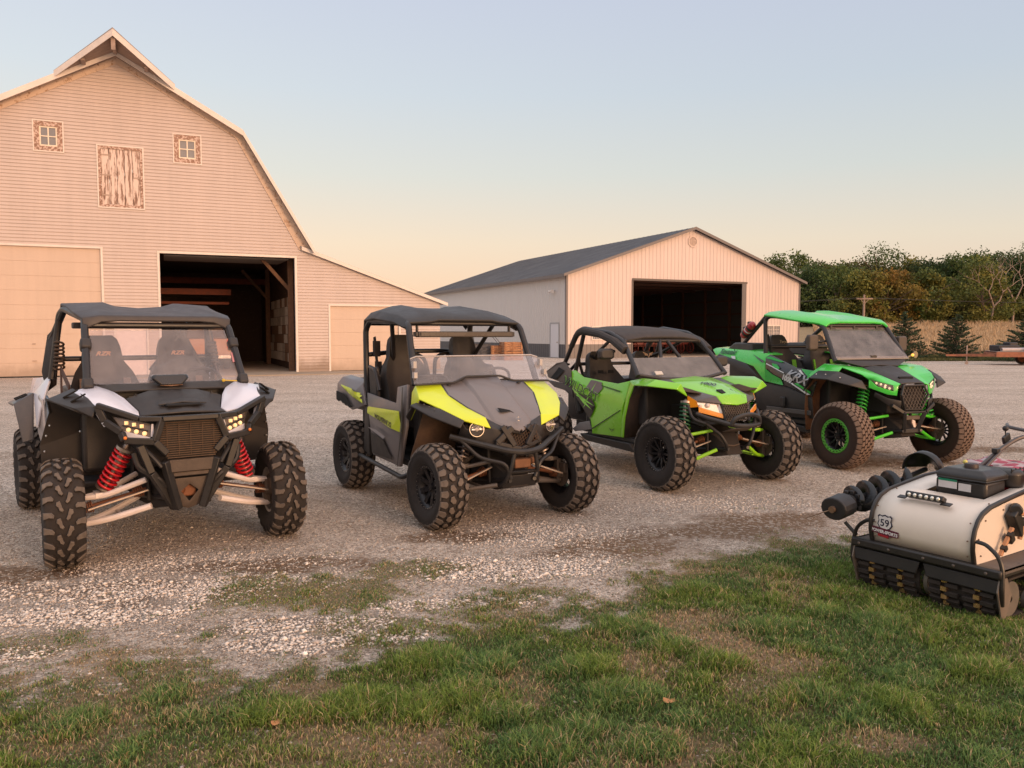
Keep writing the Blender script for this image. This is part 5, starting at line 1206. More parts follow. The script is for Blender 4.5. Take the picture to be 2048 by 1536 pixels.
# wheel-arch liner (muddy)
for s in (-1, 1):
    mb = MB(); n_ = 9; xs = [(-.40 + .42 * k / 8, .62 + .36 * math.sin(PI * .5 * k / 8)) for k in range(9)]
    rows = [[Y((-.47, .70, .42), s), Y((-.47, .30, .42), s)]] + [[Y((-.46 + .02 * k, .70 - .01 * k, .55 + .06 * k), s), Y((-.46 + .03 * k, .28, .55 + .07 * k), s)] for k in range(8)] + [[Y((-.08, .60, .97), s), Y((-.05, .28, .93), s)]]
    mb.loft(rows, closed=False, cap=False); mb.build('wheel_arch_liner', mudm, v2, solid=.01)
# nose
HL = (.165, .365, .835)
N1 = (0.238,0.191,0.72); N2 = (0.237,0.068,0.679); GT = (0.227,0.108,0.838); N1 = (N1[0], abs(N1[1]), N1[2])
print('nose', N1, N2, GT)
NL = (.215, .20, .70); NC = (.265, 0, .665)
panel('nose', [T3, I3, off(B2, .01, 0, -.02), (.27, 0, .80), (.235, .14, .82), NL, NC, off(O3, -.06, 0, -.02), (.03, .47, .78), (.12, .36, .68), (.16, .30, .84), (.11, .44, .84), (.15, .36, .76)], [(1, 2, 4, 0), (2, 3, 4), (0, 4, 5), (0, 5, 10), (10, 5, 9, 12), (10, 12, 11), (11, 12, 9, 8), (7, 11, 8)], blk, v2, both=True, th=.02, bevel=.008)
mb = MB()
for s in (-1, 1):
    mb.beam((.262, s * .075, .845), (.235, s * .21, .72), .03, .05); mb.beam((.25, s * .17, .86), (.275, s * .06, .69), .03, .045); mb.beam((.23, s * .22, .72), (.28, 0, .66), .03, .035)
mb.build('grille_frame', blk, v2, bevel=.006)
grille(v2, 'grille', [(.235, -.19, .735), (.27, 0, .675), (.235, .19, .735), (.235, .14, .86), (.255, 0, .84), (.235, -.14, .86)], M('grille_wire', (.06, .035, .025), .6, .4), .022, .004)
vt_ = (0.084,0,0.962)
decal('hood_vent', [(0.006,-0.09,0.967), (0.084,0,0.959), (0.166,0.09,0.988), (0.143,0.09,0.962), (0.084,0,0.939), (0.076,-0.09,0.95)], dark_in, v2, (.5, 0, .85), hood, .006, .03)
for s in (-1, 1):
    c = V3(Y(HL, s)); n_ = V3((.9, s * .35, .1)).normalized()
    mb = MB(); mb.lathe([(.0, -.05), (.04, -.04), (.058, 0), (.062, .0), (.066, -.05)], c, n_, 28); hl = mb.build('headlight', chrome, v2)
    mb = MB(); mb.lathe([(.0, .012), (.03, .010), (.057, .0)], c, n_, 28); mb.build('lens', lens, hl)
    mb = MB(); mb.sphere(c - n_ * .02, .018); mb.beam(c + V3((0, -.05, 0)), c + V3((0, .05, 0)), .01, .012); mb.build('bulb', M('bulb_glass', (.8, .75, .7), .2), hl)
# windshield half, light bar, roof, cage
WB = (-.385, .69, 1.195); WT = (-.535, .665, 1.41)
wx = lambda z: -.385 - (z - 1.195) * .70
mb = MB(); mb.add([(wx(1.19), -.69, 1.19), (wx(1.41), -.665, 1.41), (wx(1.43), -.60, 1.43), (wx(1.43), .60, 1.43), (wx(1.41), .665, 1.41), (wx(1.19), .69, 1.19), (wx(1.20), .30, 1.20), (wx(1.25), .18, 1.25), (wx(1.25), -.18, 1.25), (wx(1.20), -.30, 1.20)], [tuple(range(10))])
ws = mb.build('half_windshield', visor, v2, solid=.005, smooth=0)
mb = MB(); 
for e in ([(wx(1.41), -.665, 1.41), (wx(1.43), -.60, 1.43), (wx(1.43), .60, 1.43), (wx(1.41), .665, 1.41)],): mb.tube(e, .006, 6)
for s in (-1, 1): mb.box((-.47, s * .655, 1.36), (.05, .03, .06)); mb.box((-.42, s * .67, 1.27), (.05, .03, .05))
mb.build('visor_clamp', M('clear_edge', (.45, .42, .42), .2), ws)
z_ = 1.745
roof_skin(v2, 'roof', [(-.74, [(0, 1.765), (.28, 1.765), (.36, 1.75), (.57, 1.74), (.625, 1.69)]), (-.80, [(0, 1.80), (.26, 1.805), (.37, 1.79), (.58, 1.76), (.635, 1.70)]), ([-1.0, -1.0, -1.0, -1.0, -1.0], [(0, 1.85), (.26, 1.86), (.37, 1.86), (.58, 1.81), (.64, 1.745)]), (-1.55, [(0, 1.895), (.24, 1.90), (.33, 1.925), (.56, 1.86), (.64, 1.79)]), (-1.85, [(0, 1.90), (.24, 1.905), (.30, 1.925), (.54, 1.85), (.62, 1.77)]), (-1.92, [(0, 1.79), (.24, 1.79), (.30, 1.79), (.54, 1.75), (.60, 1.68)])], blk)
mb = MB(); mb.loft([[(-.80, -.50, 1.655), (-.72, -.50, 1.655), (-.71, -.50, 1.60), (-.80, -.50, 1.60)], [(-.80, .50, 1.655), (-.72, .50, 1.655), (-.71, .50, 1.60), (-.80, .50, 1.60)]])
for s in (-1, 1): mb.box((-.76, s * .51, 1.628), (.07, .03, .045)); mb.box((-.78, s * .49, 1.68), (.03, .02, .06))
lb = mb.build('light_bar', M('bar_housing', (.035, .028, .026), .5, dust=.05), v2, bevel=.006)
mb = MB(); mb.bx(-.714, -.704, -.48, .48, 1.612, 1.645); mb.build('lens', M('bar_lens', (.05, .04, .038), .3), lb)
tubes(v2, 'roll_cage', [[(-.50, .635, 1.18), (-.74, .59, 1.70), (-.82, .56, 1.74), (-1.75, .58, 1.77), (-1.84, .60, 1.68), (-1.72, .64, 1.15), (-1.62, .66, .80)]], .030)
tubes(v2, 'cage_crossbar', [[(-.80, -.56, 1.73), (-.80, .56, 1.73)], [(-1.80, -.58, 1.74), (-1.80, .58, 1.74)], [(-1.77, -.60, 1.42), (-1.80, -.25, 1.45), (-1.80, .25, 1.45), (-1.77, .60, 1.42)], [(-1.62, -.62, 1.02), (-1.62, .62, 1.02)]], .024, both=False)
tubes(v2, 'cage_brace', [[(-1.2, .57, 1.76), (-1.45, .45, 1.40), (-1.9, .50, 1.05)], [(-1.80, .3, 1.45), (-1.98, .5, 1.1)], [(-.78, .58, 1.68), (-.98, .57, 1.745)]], .022)
tubes(v2, 'shoulder_bar', [[(-1.52, .02, 1.12), (-1.58, .06, 1.38), (-1.6, .16, 1.43), (-1.6, .3, 1.43)], [(-1.3, .66, 1.08), (-1.42, .66, 1.28), (-1.62, .64, 1.30)]], .020)
for s in (-1, 1):
    bucket_seat(v2, -1.36, s * .35, .76, .84, .46, tilt=.20)
    mb = MB(); mb.beam((-1.75, s * .54, 1.60), (-1.62, s * .53, .95), .05, .012, up=(0, 1, 0)); mb.box((-1.72, s * .53, 1.48), (.06, .06, .16)); mb.box((-1.70, s * .52, 1.30), (.07, .05, .10)); mb.build('seat_belt', belt, v2)
    mb = MB(); mb.box((-1.48, s * .64, 1.12), (.20, .05, .36), (0, -.12, 0)); mb.build('shoulder_guard', blk, v2, bevel=.02)
steering(v2, (-.86, .35, 1.16), (-.75, 0, .6), .18)
mb = MB(); mb.loft([[(-.42, -.64, 1.175), (-.42, .64, 1.175), (-.45, .62, .62), (-.45, -.62, .62)], [(-.64, -.62, 1.07), (-.64, .62, 1.07), (-.62, .6, .62), (-.62, -.6, .62)]]); mb.build('dashboard', blk, v2, bevel=.03)
tubes(v2, 'grab_bar', [[(-.70, -.52, 1.14), (-.80, -.50, 1.24), (-.80, -.20, 1.24), (-.70, -.16, 1.14)]], .014, both=False)
# body side: door, rocker, rear fender
dps = dict(a=(-1.55,-0.7,1.048), b=(-0.738,-0.72,1.002), c=(-0.568,-0.74,0.938), d=(-0.751,-0.7,1.15), e=(-0.521,-0.7,1.186), f=(-0.501,-0.72,0.813), g=(-0.706,-0.7,0.419), h=(-1.409,-0.7,0.442), i=(-0.931,-0.74,0.641), j=(-0.822,-0.7,0.467), k=(-1.391,-0.73,0.723), l=(-1.407,-0.74,0.867))
print('door', dps)
for s in (-1, 1):
    D = {k: Y(v, -s) for k, v in dps.items()}
    dr = panel('door', [D['a'], D['b'], D['c'], D['d'], D['e'], D['f'], D['g'], D['h'], D['l'], D['k'], D['i']], [(0, 1, 2, 8), (1, 3, 4, 5, 2), (8, 2, 10, 9), (2, 5, 6, 10), (9, 10, 6, 7)], grey2, v2, th=.03, bevel=.008)
    q = [lerp(D['l'], D['a'], .30), lerp(D['c'], D['b'], .10), Y((-0.565,-0.73,0.748), -s), Y((-0.853,-0.735,0.778), -s), Y((-1.431,-0.735,0.864), -s)]
    decal('door_stripe', q, yel2, dr, (0, s, 0), dr, .016)
    decal('door_insert', [Y((-1.344,-0.73,0.677), -s), Y((-0.978,-0.73,0.643), -s), Y((-0.817,-0.7,0.472), -s), Y((-1.374,-0.7,0.467), -s)], blk, dr, (0, s, 0), dr, .016)
    if s < 0: text_obj('door_lettering', 'WOLVERINE X2', (-1.198,-0.73,0.831), V3((-0.657,-0.73,0.766)) - V3((-1.198,-0.73,0.831)), (0, 0, 1), .062, M('letter_black', (.01, .01, .012), .4), dr, dr, bold=.002, lift=.020, shear=.15, sx=.98)
    mb = MB(); mb.tube([(-1.72, s * .72, .40), (-.60, s * .72, .34), (-.50, s * .66, .40)], .022, 10, rnd_=.05); mb.build('rocker_bar', blkp, v2)
    panel('sill_panel', [(-1.62, s * .70, .98), (-1.50, s * .70, 1.0), (-1.50, s * .70, .42), (-1.66, s * .70, .46), (-.52, s * .66, .40), (-.45, s * .66, .82)], [(0, 1, 2, 3)], blk, v2, th=.03)
    # rear fender
    rf = [(-2.247,-0.72,1.174), (-1.729,-0.68,1.131), (-1.544,-0.72,0.923), (-1.894,-0.74,0.848), (-2.364,-0.74,1.098), (-2.384,-0.74,0.925), (-1.722,-0.76,1.06)]
    rf = [Y(p, -s) for p in rf]
    rfo = panel('rear_fender', rf, [(0, 1, 6, 4), (1, 2, 3, 6), (4, 6, 3, 5)], grey2, v2, th=.03, bevel=.008)
    decal('fender_stripe', [Y((-2.201,-0.74,1.096), -s), Y((-1.829,-0.75,1.074), -s), Y((-1.55,-0.74,1.015), -s), Y((-1.571,-0.73,0.939), -s), Y((-1.778,-0.75,1.021), -s)], yel2, rfo, (0, s, 0), rfo, .017)
    decal('fender_insert', [Y((-2.344,-0.74,1.021), -s), Y((-2.05,-0.75,1.003), -s), Y((-1.825,-0.745,0.885), -s), Y((-2.016,-0.745,0.851), -s), Y((-2.348,-0.74,0.927), -s)], dark_in, rfo, (0, s, 0), rfo, .018)
    panel('rear_fender_top', [rf[0], rf[1], off(rf[1], 0, -s * .10, .02), off(rf[0], 0, -s * .10, .02)], [(0, 1, 2, 3)], grey2, v2, th=.02)
mb = MB(); mb.bx(-2.62, -1.72, -.60, -.56, .85, 1.14); mb.bx(-2.62, -1.72, .56, .60, .85, 1.14); mb.bx(-2.62, -2.58, -.56, .56, .85, 1.14); mb.bx(-2.58, -1.72, -.56, .56, .82, .85); mb.bx(-1.76, -1.72, -.56, .56, .85, 1.10); mb.build('cargo_bed', blk, v2, bevel=.008)
mb = MB(); mb.bx(-1.7, -.5, -.62, .62, .42, .48); mb.bx(-1.66, -1.6, -.6, .6, .48, .86); mb.build('floor_pan', blk, v2, bevel=.01)
mb = MB(); mb.bx(-2.55, -1.7, -.4, .4, .45, .8); mb.build('engine_block', M('underbody', (.02, .02, .02), .8), v2, bevel=.03)
# bumper
BE = (.16, .52, .755)
tubes(v2, 'bumper', [[(.05, -.56, .775), (.33, -.15, .655), (.36, 0, .64), (.33, .15, .655), (.05, .56, .775)]], .027, blkp, both=False, rnd_=.08)
tubes(v2, 'bumper_brace', [[(.10, .50, .76), (.20, .36, .60), (.31, .17, .55), (.31, .12, .42)], [(.34, .10, .64), (.33, .13, .50), (.28, .16, .38), (.18, .18, .34)], [(.31, .14, .47), (.31, -.14, .47)]], .018, blkp)
panel('skid_plate', [(.30, 0, .44), (.30, .14, .44), (.24, .17, .33), (.24, 0, .32), (-.1, .2, .29), (-.1, 0, .29)], [(0, 1, 2, 3), (3, 2, 4, 5)], blkp, v2, both=True, th=.01)
mb = MB(); mb.box((.27, .0, .54), (.08, .16, .08)); mb.box((.24, .12, .55), (.05, .05, .06)); mb.build('winch', M('winch_rust', (.22, .10, .05), .6, .3, var=.4), v2, bevel=.01)
mb = MB()
for s in (-1, 1): mb.box((.02, s * .42, 1.0), (.02, .02, .02))
mb = MB(); ec = V3((0.227,-0.005,0.9)) + V3((.012, 0, .012)); sd_2, u_2 = frame_of((.75, 0, .66)); mb.tube([ec + (sd_2 * math.cos(k * PI / 10) + u_2 * math.sin(k * PI / 10)) * .02 for k in range(20)], .0028, 5, closed=True)
for k in range(3): mb.tube([ec, ec + (sd_2 * math.cos(k * 2 * PI / 3 + PI / 2) + u_2 * math.sin(k * 2 * PI / 3 + PI / 2)) * .019], .002, 5)
mb.build('emblem_ring', M('emblem_grey', (.3, .28, .28), .3, .8), v2)

tubes(v2, 'windshield_seal', [[(wx(1.19) + .012, -.69, 1.188), (wx(1.20) + .012, -.30, 1.198), (wx(1.25) + .012, -.18, 1.246), (wx(1.25) + .012, .18, 1.246), (wx(1.20) + .012, .30, 1.198), (wx(1.19) + .012, .69, 1.188)]], .010, blk, both=False, rnd_=.03)
for s in (-1, 1):
    mb = MB()
    for t in (.15, .4, .65, .9): p = lerp(off(O1, 0, .03, -.012), off(O2, 0, .04, -.014), t); mb.sphere(Y(p, s), .007, 6, 4)
    build_each(mb, 'flare_bolt', M('bolt_dull', (.14, .12, .11), .4, .6), v2)
    decal('door_facet', [Y((-1.343,-0.73,0.728), -s), Y((-1.133,-0.73,0.724), -s), Y((-0.89,-0.73,0.685), -s), Y((-0.943,-0.73,0.655), -s)], M('grey_facet', (.30, .28, .29), .35), v2, (0, s, 0), None, .04)
    decal('door_seam', [Y((-0.529,-0.71,1.163), -s), Y((-0.513,-0.71,1.164), -s), Y((-0.508,-0.72,0.812), -s), Y((-0.677,-0.7,0.431), -s), Y((-0.698,-0.7,0.428), -s), Y((-0.528,-0.72,0.81), -s)], M('vinyl_black', (.012, .014, .013), .35), v2, (0, s, 0), None, .035)

# ---------------------------------------------------------------- buggy three: lime sport side-by-side
v3 = empty('side_by_side', (1.5914 + .8919 * .7325, 8.2536 + .4522 * .7325, 0), -1.1016, 'lime green side by side with black fabric roof, half windshield and lime suspension arms', 'side-by-side', 'off-road side-by-sides parked in a row')
lime = M('lime_paint', (.20, .60, .012), .28, var=.06, scale=4, dust=.10, coat=.6, dcol=(.35, .3, .18)); limeA = M('lime_arm', (.30, .70, .01), .35, var=.08, dust=.15, coat=.3)
char = M('charcoal_plastic', (.055, .055, .062), .42, var=.1, dust=.14, coat=.2); brf = M('dusty_fender', (.075, .058, .05), .6, var=.15, dust=.3, dcol=(.26, .2, .16))
canvas = M('roof_canvas', (.028, .025, .026), .75, var=.2, scale=5, dust=.25, dcol=(.17, .13, .11), bump=.3, bscale=12)
wheel_proto('v3', 'B', .392, .265, .175, 10)
put_wheels('v3', v3, .392, (0, .7325), (-2.41, .7325), steer=2)
suspension(v3, 0, .7325, .24, .392, limeA, M('spring_dark_green', (.02, .10, .045), .4), (-.02, .44, .93), (.02, .50, .58), up_z=.56, lo_z=.27, inner_up=.62, inner_lo=.42, coilR=.055)
chassis(v3, 0, .22, .33, .68, -2.6)
G0 = (-0.472,0.311,1.128); G1 = (-0.197,0.34,1.056); G2 = (0.182,0.21,0.981); G3 = (0.238,0.175,0.901)
TP = (0.027,0.46,0.981); OC = (0.047,0.564,1.116); MD = (-0.209,0.698,1.146); LT = (0.104,0.408,0.933)
R0 = (-.562, .60, 1.141); CBk = (-0.422,0,1.158); CFr = (0.234,0,1); CNs = (0.28,0,0.886); CMd = (-0.061,0,1.098)
print('v3', dict(G0=G0, G1=G1, G2=G2, G3=G3, TP=TP, OC=OC, MD=MD, LT=LT, CBk=CBk, CFr=CFr, CNs=CNs, CMd=CMd))
hd3 = panel('hood', [CBk, G0, CMd, G1, CFr, G2, CNs, G3], [(0, 1, 3, 2), (2, 3, 5, 4), (4, 5, 7, 6)], lime, v3, both=True, th=.02, bevel=.008)
K0 = (-.50, .45, 1.125)
panel('hood_insert', [G0, K0, G1, TP, G2, G3, LT], [(0, 1, 3, 2), (2, 3, 6, 4), (4, 6, 5)], char, v3, both=True, th=.018, bevel=.006)
A1 = (-0.582,-0.72,1.052); A1 = Y(A1, -1); S5 = Y((-0.72,-0.67,1.108), -1); A2 = Y((-0.647,-0.73,0.918), -1); A3 = Y((-0.738,-0.72,0.691), -1); A4 = Y((-0.796,-0.7,0.457), -1)
S8 = Y((-0.794,-0.72,0.685), -1); S9 = Y((-0.85,-0.7,0.455), -1); S7 = Y((-0.707,-0.73,0.914), -1)
MD2 = (MD[0], max(.66, MD[1] + .05), MD[2] - .0)
LE1 = off(R0, .0, .13, -.07); LE2 = off(MD, .0, .12, -.06); LE3 = off(OC, .01, .06, -.06)
panel('front_fender', [K0, R0, MD, TP, OC, LE1, LE2, LE3, S5, A1, S7, A2, S8, A3, S9, A4], [(0, 1, 2), (0, 2, 4, 3), (1, 5, 6, 2), (2, 6, 7, 4), (3, 4, 7), (1, 8, 9, 5), (8, 10, 11, 9), (10, 12, 13, 11), (12, 14, 15, 13)], lime, v3, both=True, th=.015, bevel=.01)
for s in (-1, 1):
    mb = MB(); rows = [[Y(off(A4, .0, -.01), s), Y((A4[0], .28, A4[2]), s)], [Y(off(A3, .0, -.01), s), Y((A3[0] + .03, .28, A3[2]), s)], [Y(off(A2, 0, -.01), s), Y((A2[0] + .05, .28, A2[2] + .02), s)], [Y(off(A1, .02, -.03, -.01), s), Y((A1[0] + .1, .28, A1[2]), s)], [Y(off(LE2, -.02, -.04, .0), s), Y((LE2[0], .3, LE2[2] - .03), s)], [Y(off(LE3, -.03, -.04, -.01), s), Y((LE3[0], .3, LE3[2] - .05), s)]]
    mb.loft(rows, closed=False, cap=False); mb.build('wheel_arch_liner', M('arch_dark', (.03, .02, .016), .8, var=.4, dust=.4, dcol=(.16, .1, .07)), v3, solid=.01)
# side panel
sp = dict(a=(-2.038,-0.66,1.158), b=(-1.944,-0.64,1.176), c=(-1.717,-0.66,1.101), d=(-1.333,-0.67,1.079), e=(-0.958,-0.67,1.062), f=(-0.725,-0.67,1.105), g=(-0.736,-0.71,0.911), h=(-0.801,-0.715,0.684), i=(-0.865,-0.69,0.453), j=(-1.466,-0.69,0.43), k=(-1.491,-0.7,0.601), l=(-1.919,-0.7,0.943),
          m=(-1.251,-0.7,0.873), n=(-1.004,-0.7,0.735), o=(-0.774,-0.735,0.794), p=(-1.451,-0.7,0.494), q=(-0.794,-0.705,0.773), r=(-0.866,-0.7,0.986))
for s in (-1, 1):
    D = {k: Y(v, -s) for k, v in sp.items()}; ks = list('abcdefghijklmnopqr'); ix = {k: i for i, k in enumerate(ks)}
    F = ['abl', 'bcml', 'cdrm', 'derm', 'efgr', 'rgom', 'mon', 'mnkl', 'knop', 'gho', 'oqp', 'ohiq', 'qijp']
    F = ['abl', 'bcml', 'cdrm', 'der', 'efgr', 'rgom', 'mon', 'lmnk', 'knop', 'goh', 'pohij']
    dr3 = panel('side_panel', [D[k] for k in ks], [tuple(ix[c] for c in f) for f in F], lime, v3, th=.02, bevel=.006)
    blkv = M('vinyl_black', (.012, .014, .013), .35); gryv = M('vinyl_grey', (.16, .13, .14), .4); lgv = M('vinyl_lightgreen', (.30, .75, .10), .35)
    J = lambda x: [Y(p, -s) for p in x]
    decal('graphic_patch', J([(-1.598,-0.7,0.98), (-1.51,-0.7,1.074), (-1.389,-0.7,1.071), (-1.262,-0.7,1.057), (-1.228,-0.7,0.99), (-1.344,-0.7,0.904), (-1.527,-0.7,0.943)]), gryv, dr3, (0, s, 0), dr3, .012)
    decal('graphic_dark', [J([(-1.905,-0.7,0.929), (-1.633,-0.7,0.884), (-1.429,-0.7,0.846), (-1.368,-0.7,0.771), (-1.472,-0.7,0.743), (-1.41,-0.7,0.697), (-1.491,-0.7,0.607), (-1.685,-0.7,0.759)])], blkv, dr3, (0, s, 0), dr3, .0125)
    decal('graphic_slash', [J([(-1.843,-0.7,0.923), (-1.76,-0.7,0.904), (-1.437,-0.7,0.718), (-1.632,-0.7,0.788)]), J([(-1.631,-0.7,0.725), (-1.587,-0.7,0.763), (-1.372,-0.7,1.061), (-1.457,-0.7,0.971)]), J([(-1.806,-0.7,0.872), (-1.723,-0.7,0.882), (-1.385,-0.7,0.769), (-1.56,-0.7,0.803)])], lgv, dr3, (0, s, 0), dr3, .0135)
    decal('panel_slot', J([(-1.287,-0.7,1.03), (-0.843,-0.7,0.987), (-0.847,-0.7,0.969), (-0.913,-0.7,0.974), (-1.236,-0.7,1.013)]), M('slot_dark_green', (.03, .12, .01), .5), dr3, (0, s, 0), dr3, .0125)
    decal('panel_seam', [J([(-1.486,-0.7,0.476), (-0.795,-0.7,0.775), (-0.795,-0.7,0.764), (-1.468,-0.7,0.467)]), J([(-0.715,-0.7,1.087), (-0.706,-0.7,1.088), (-0.755,-0.7,0.768), (-0.77,-0.7,0.766)])], blkv, dr3, (0, s, 0), dr3, .0125)
    wings = []
    def wing_logo(cx, cy, w_, fn):
        out = []
        for q in (-1, 1):
            out += [[fn(cx + q * w_ * a, cy - w_ * b) for a, b in ((.1, .05), (.95, .38), (.9, .25), (.3, .02), (.12, -.12))], [fn(cx + q * w_ * a, cy - w_ * b) for a, b in ((.25, -.04), (.8, .16), (.72, .03), (.36, -.10))], [fn(cx + q * w_ * a, cy - w_ * b) for a, b in ((0, -.42), (.10, -.18), (.22, -.12), (.34, -.14), (.16, -.25), (.05, -.5))], [fn(cx + q * w_ * a, cy - w_ * b) for a, b in ((.36, -.14), (.66, -.04), (.58, -.15), (.4, -.2))]]
        return out
    c0 = V3(Y((-1.014,-0.7,0.523), -s)); lg = wing_logo(0, 0, .055, lambda x, z: (c0.x - s * x * (1 if s < 0 else 1), c0.y, c0.z - z))
    decal('wing_emblem', lg, blkv, dr3, (0, s, 0), dr3, .0125)
    # rear fender
    rfp = J([(-2.544,-0.72,1.138), (-2.336,-0.68,1.257), (-2.191,-0.66,1.277), (-1.999,-0.67,1.165), (-1.913,-0.7,0.938), (-2.068,-0.72,0.999), (-2.363,-0.74,1.047), (-2.456,-0.74,1.06), (-2.064,-0.7,1.113)])
    rf3 = panel('rear_fender', rfp, [(0, 1, 2, 8), (2, 3, 8), (8, 3, 4, 5), (0, 8, 5, 6, 7)], brf, v3, th=.03, bevel=.008)
    panel('rear_fender_top', [rfp[0], rfp[1], rfp[2], off(rfp[2], 0, -s * .1, -.03), off(rfp[0], 0, -s * .1, -.02)], [(0, 1, 2, 3, 4)], brf, v3, th=.02)
    decal('fender_scoop', J([(-2.37,-0.73,1.057), (-2.237,-0.7,1.203), (-2.103,-0.7,1.166), (-2.239,-0.73,1.043)]), dark_in, rf3, (0, s, 0), rf3, .018)
    if s < 0:
        a_ = (-2.078,-0.7,1.001); b_ = (-1.25,-0.7,0.804)
        for nm, mt_, bo, li in (('lettering_outline', lgv, .0035, .022), ('side_lettering', blkv, .0, .026)):
            text_obj(nm, 'WILDCAT', a_, V3(b_) - V3(a_), V3((-.10, 0, 1)), .145, mt_, dr3, [dr3, rf3], bold=bo, lift=li, sx=1.22)
    # lower rear body: charcoal guard and frame
    panel('rear_guard', J([(-2.569,-0.7,1.022), (-2.101,-0.7,0.991), (-1.929,-0.69,0.934), (-1.955,-0.66,0.82), (-2.168,-0.66,0.906), (-2.395,-0.68,0.933)]), [(0, 1, 4, 5), (1, 2, 3, 4)], char, v3, th=.02)
    panel('lower_guard', J([(-2.004,-0.64,0.427), (-1.835,-0.64,0.524), (-1.577,-0.66,0.57), (-1.522,-0.66,0.47), (-1.946,-0.64,0.399)]), [(0, 1, 2, 3, 4)], M('grey_guard', (.16, .15, .155), .5, dust=.2), v3, th=.02)
    mb = MB(); mb.prism([(-1.75, s * .69, .40), (-.70, s * .69, .40), (-.62, s * .66, .30), (-1.7, s * .66, .32)], (0, -s * .3, 0)); mb.build('rock_slider', blk, v3, bevel=.01)
    mb = MB(); mb.tube([(-1.7, s * .60, .42), (-1.75, s * .55, .95), (-1.85, s * .55, 1.15)], .025, 8); mb.tube([(-2.5, s * .45, .9), (-1.75, s * .58, .85), (-1.35, s * .62, .45)], .025, 8); mb.build('rear_frame', blkp, v3)
    mb = MB(); mb.lathe([(.03, 0), (.055, .02), (.055, .3), (.03, .32)], (-2.0, s * .52, .62), (-.25, 0, 1), 14); mb.build('rear_shock', blkp, v3)
print('J', sp)
mb = MB(); mb.bx(-1.65, -.62, -.64, .64, .40, .45); mb.bx(-1.70, -1.64, -.6, .6, .45, 1.0); mb.build('floor_pan', blk, v3, bevel=.01)
mb = MB(); mb.bx(-2.5, -1.72, -.42, .42, .5, .98); mb.bx(-2.45, -1.8, -.60, .60, .99, 1.06); mb.build('engine_cover', blk, v3, bevel=.03)
# lamps and grille
LI = (0.22,0.195,0.9); LB = (0.25,0.172,0.795); LO = (0.121,0.393,0.869); GB = (0.274,0.149,0.714)
print('lamps', LI, LB, LO, GB)
for s in (-1, 1):
    q = [Y(p, s) for p in (off(LT, .0, 0, -.005), off(LI, -.0, .0, -.005), LB, LO)]
    mb = MB(); mb.add([off(p, -.05, 0, 0) for p in q] + q, [(0, 1, 2, 3), (0, 1, 5, 4), (1, 2, 6, 5), (2, 3, 7, 6), (3, 0, 4, 7)]); hl = mb.build('headlight', chrome, v3, smooth=0)
    mb = MB(); mb.add([off(p, .004, s * .004, 0) for p in q], [(0, 1, 2, 3)]); mb.build('lens', lens, hl, smooth=0)
    c = sum((V3(p) for p in q), V3()) / 4
    mb = MB(); mb.sphere(c - V3((.025, 0, -.01)), .025); mb.sphere(c + V3((-.06, s * .07, .0)), .02); mb.build('bulb', M('bulb_glass', (.8, .75, .7), .2), hl)
    e1, e2 = Y(off(LB, .006, .004, -.045), s), Y(off(LO, .004, .0, -.055), s)
    mb = MB(); mb.add([q[3], q[2], e1, e2], [(0, 1, 2, 3)]); mb.build('turn_lamp', M('amber', (.75, .28, .03), .25, coat=.5), hl, smooth=0, solid=.012)
    mb = MB(); mb.add([Y(p, s) for p in (TP, off(LT, -.0, 0, 0), LO, off(TP, -.01, 0, -.13))], [(0, 1, 2, 3)]); mb.build('side_marker', M('amber_marker', (.80, .30, .01), .3, coat=.5), v3, smooth=0, solid=.01)
    panel('lamp_surround', [Y(p, s) for p in (off(TP, -.06, 0, -.12), off(LO, -.02, 0, -.06), off(LB, -.005, 0, -.05), off(GB, 0, .015, .0), (.12, .34, .66), (.0, .42, .70))], [(0, 1, 2, 5), (2, 3, 4, 5)], blk, v3, th=.015)
    mb = MB(); mb.beam(Y(off(G3, .01, .012, -.01), s), Y(off(GB, .01, .012, 0), s), .018, .018); mb.build('grille_frame', blk, v3)
grille(v3, 'grille', [Y(off(G3, .0, 0, -.005), -1), off(G3, .0, 0, -.005), GB, Y(GB, -1)], M('grille_plastic', (.03, .022, .02), .5, dust=.3), .026, .006)
mb = MB(); mb.box((0, 0, 0), (.10, .20, .012), (0, 0, 0)); hv = mb.build('hood_vent', dark_in, v3, bevel=.004); p_ = V3((0.12,-0.02,1.013)); hv.location = p_ + V3((0, 0, .006)); hv.rotation_euler = (0, .36, 0)
text_obj('hood_number', '1000', (-0.18,-0.14,1.039), V3((-0.038,-0.06,1.009)) - V3((-0.18,-0.14,1.039)), (-1, 0, .4), .085, M('vinyl_black', (.012, .014, .013), .35), hd3, hd3, bold=.003, lift=.012, sx=1.1)
# bumper
b0 = (0.218,0.428,0.807); b1 = (0.374,0.143,0.639)
print('bump', b0, b1)
tubes(v3, 'bumper', [[(.12, .42, .80), (.20, .36, .76), (.42, .17, .69), (.45, 0, .68), (.42, -.17, .69), (.20, -.36, .76), (.12, -.42, .80)], [(.40, .19, .695), (.42, .17, .76), (.45, .06, .80), (.45, -.06, .80), (.42, -.17, .76), (.40, -.19, .695)]], .024, blkp, both=False, rnd_=.06)
tubes(v3, 'bumper_brace', [[(.12, .40, .76), (.28, .22, .58), (.30, .15, .46), (.22, .12, .40)], [(.02, .46, .90), (.10, .45, .74), (.2, .36, .70)]], .018, blkp)
panel('front_skid', [(.37, 0, .645), (.36, .13, .645), (.24, .17, .60), (.25, 0, .60), (.22, .10, .46), (.24, 0, .45), (.0, .2, .32), (.0, 0, .32)], [(0, 1, 2, 3), (5, 4, 6, 7)], M('skid_brown', (.07, .05, .04), .6, dust=.3), v3, both=True, th=.01)
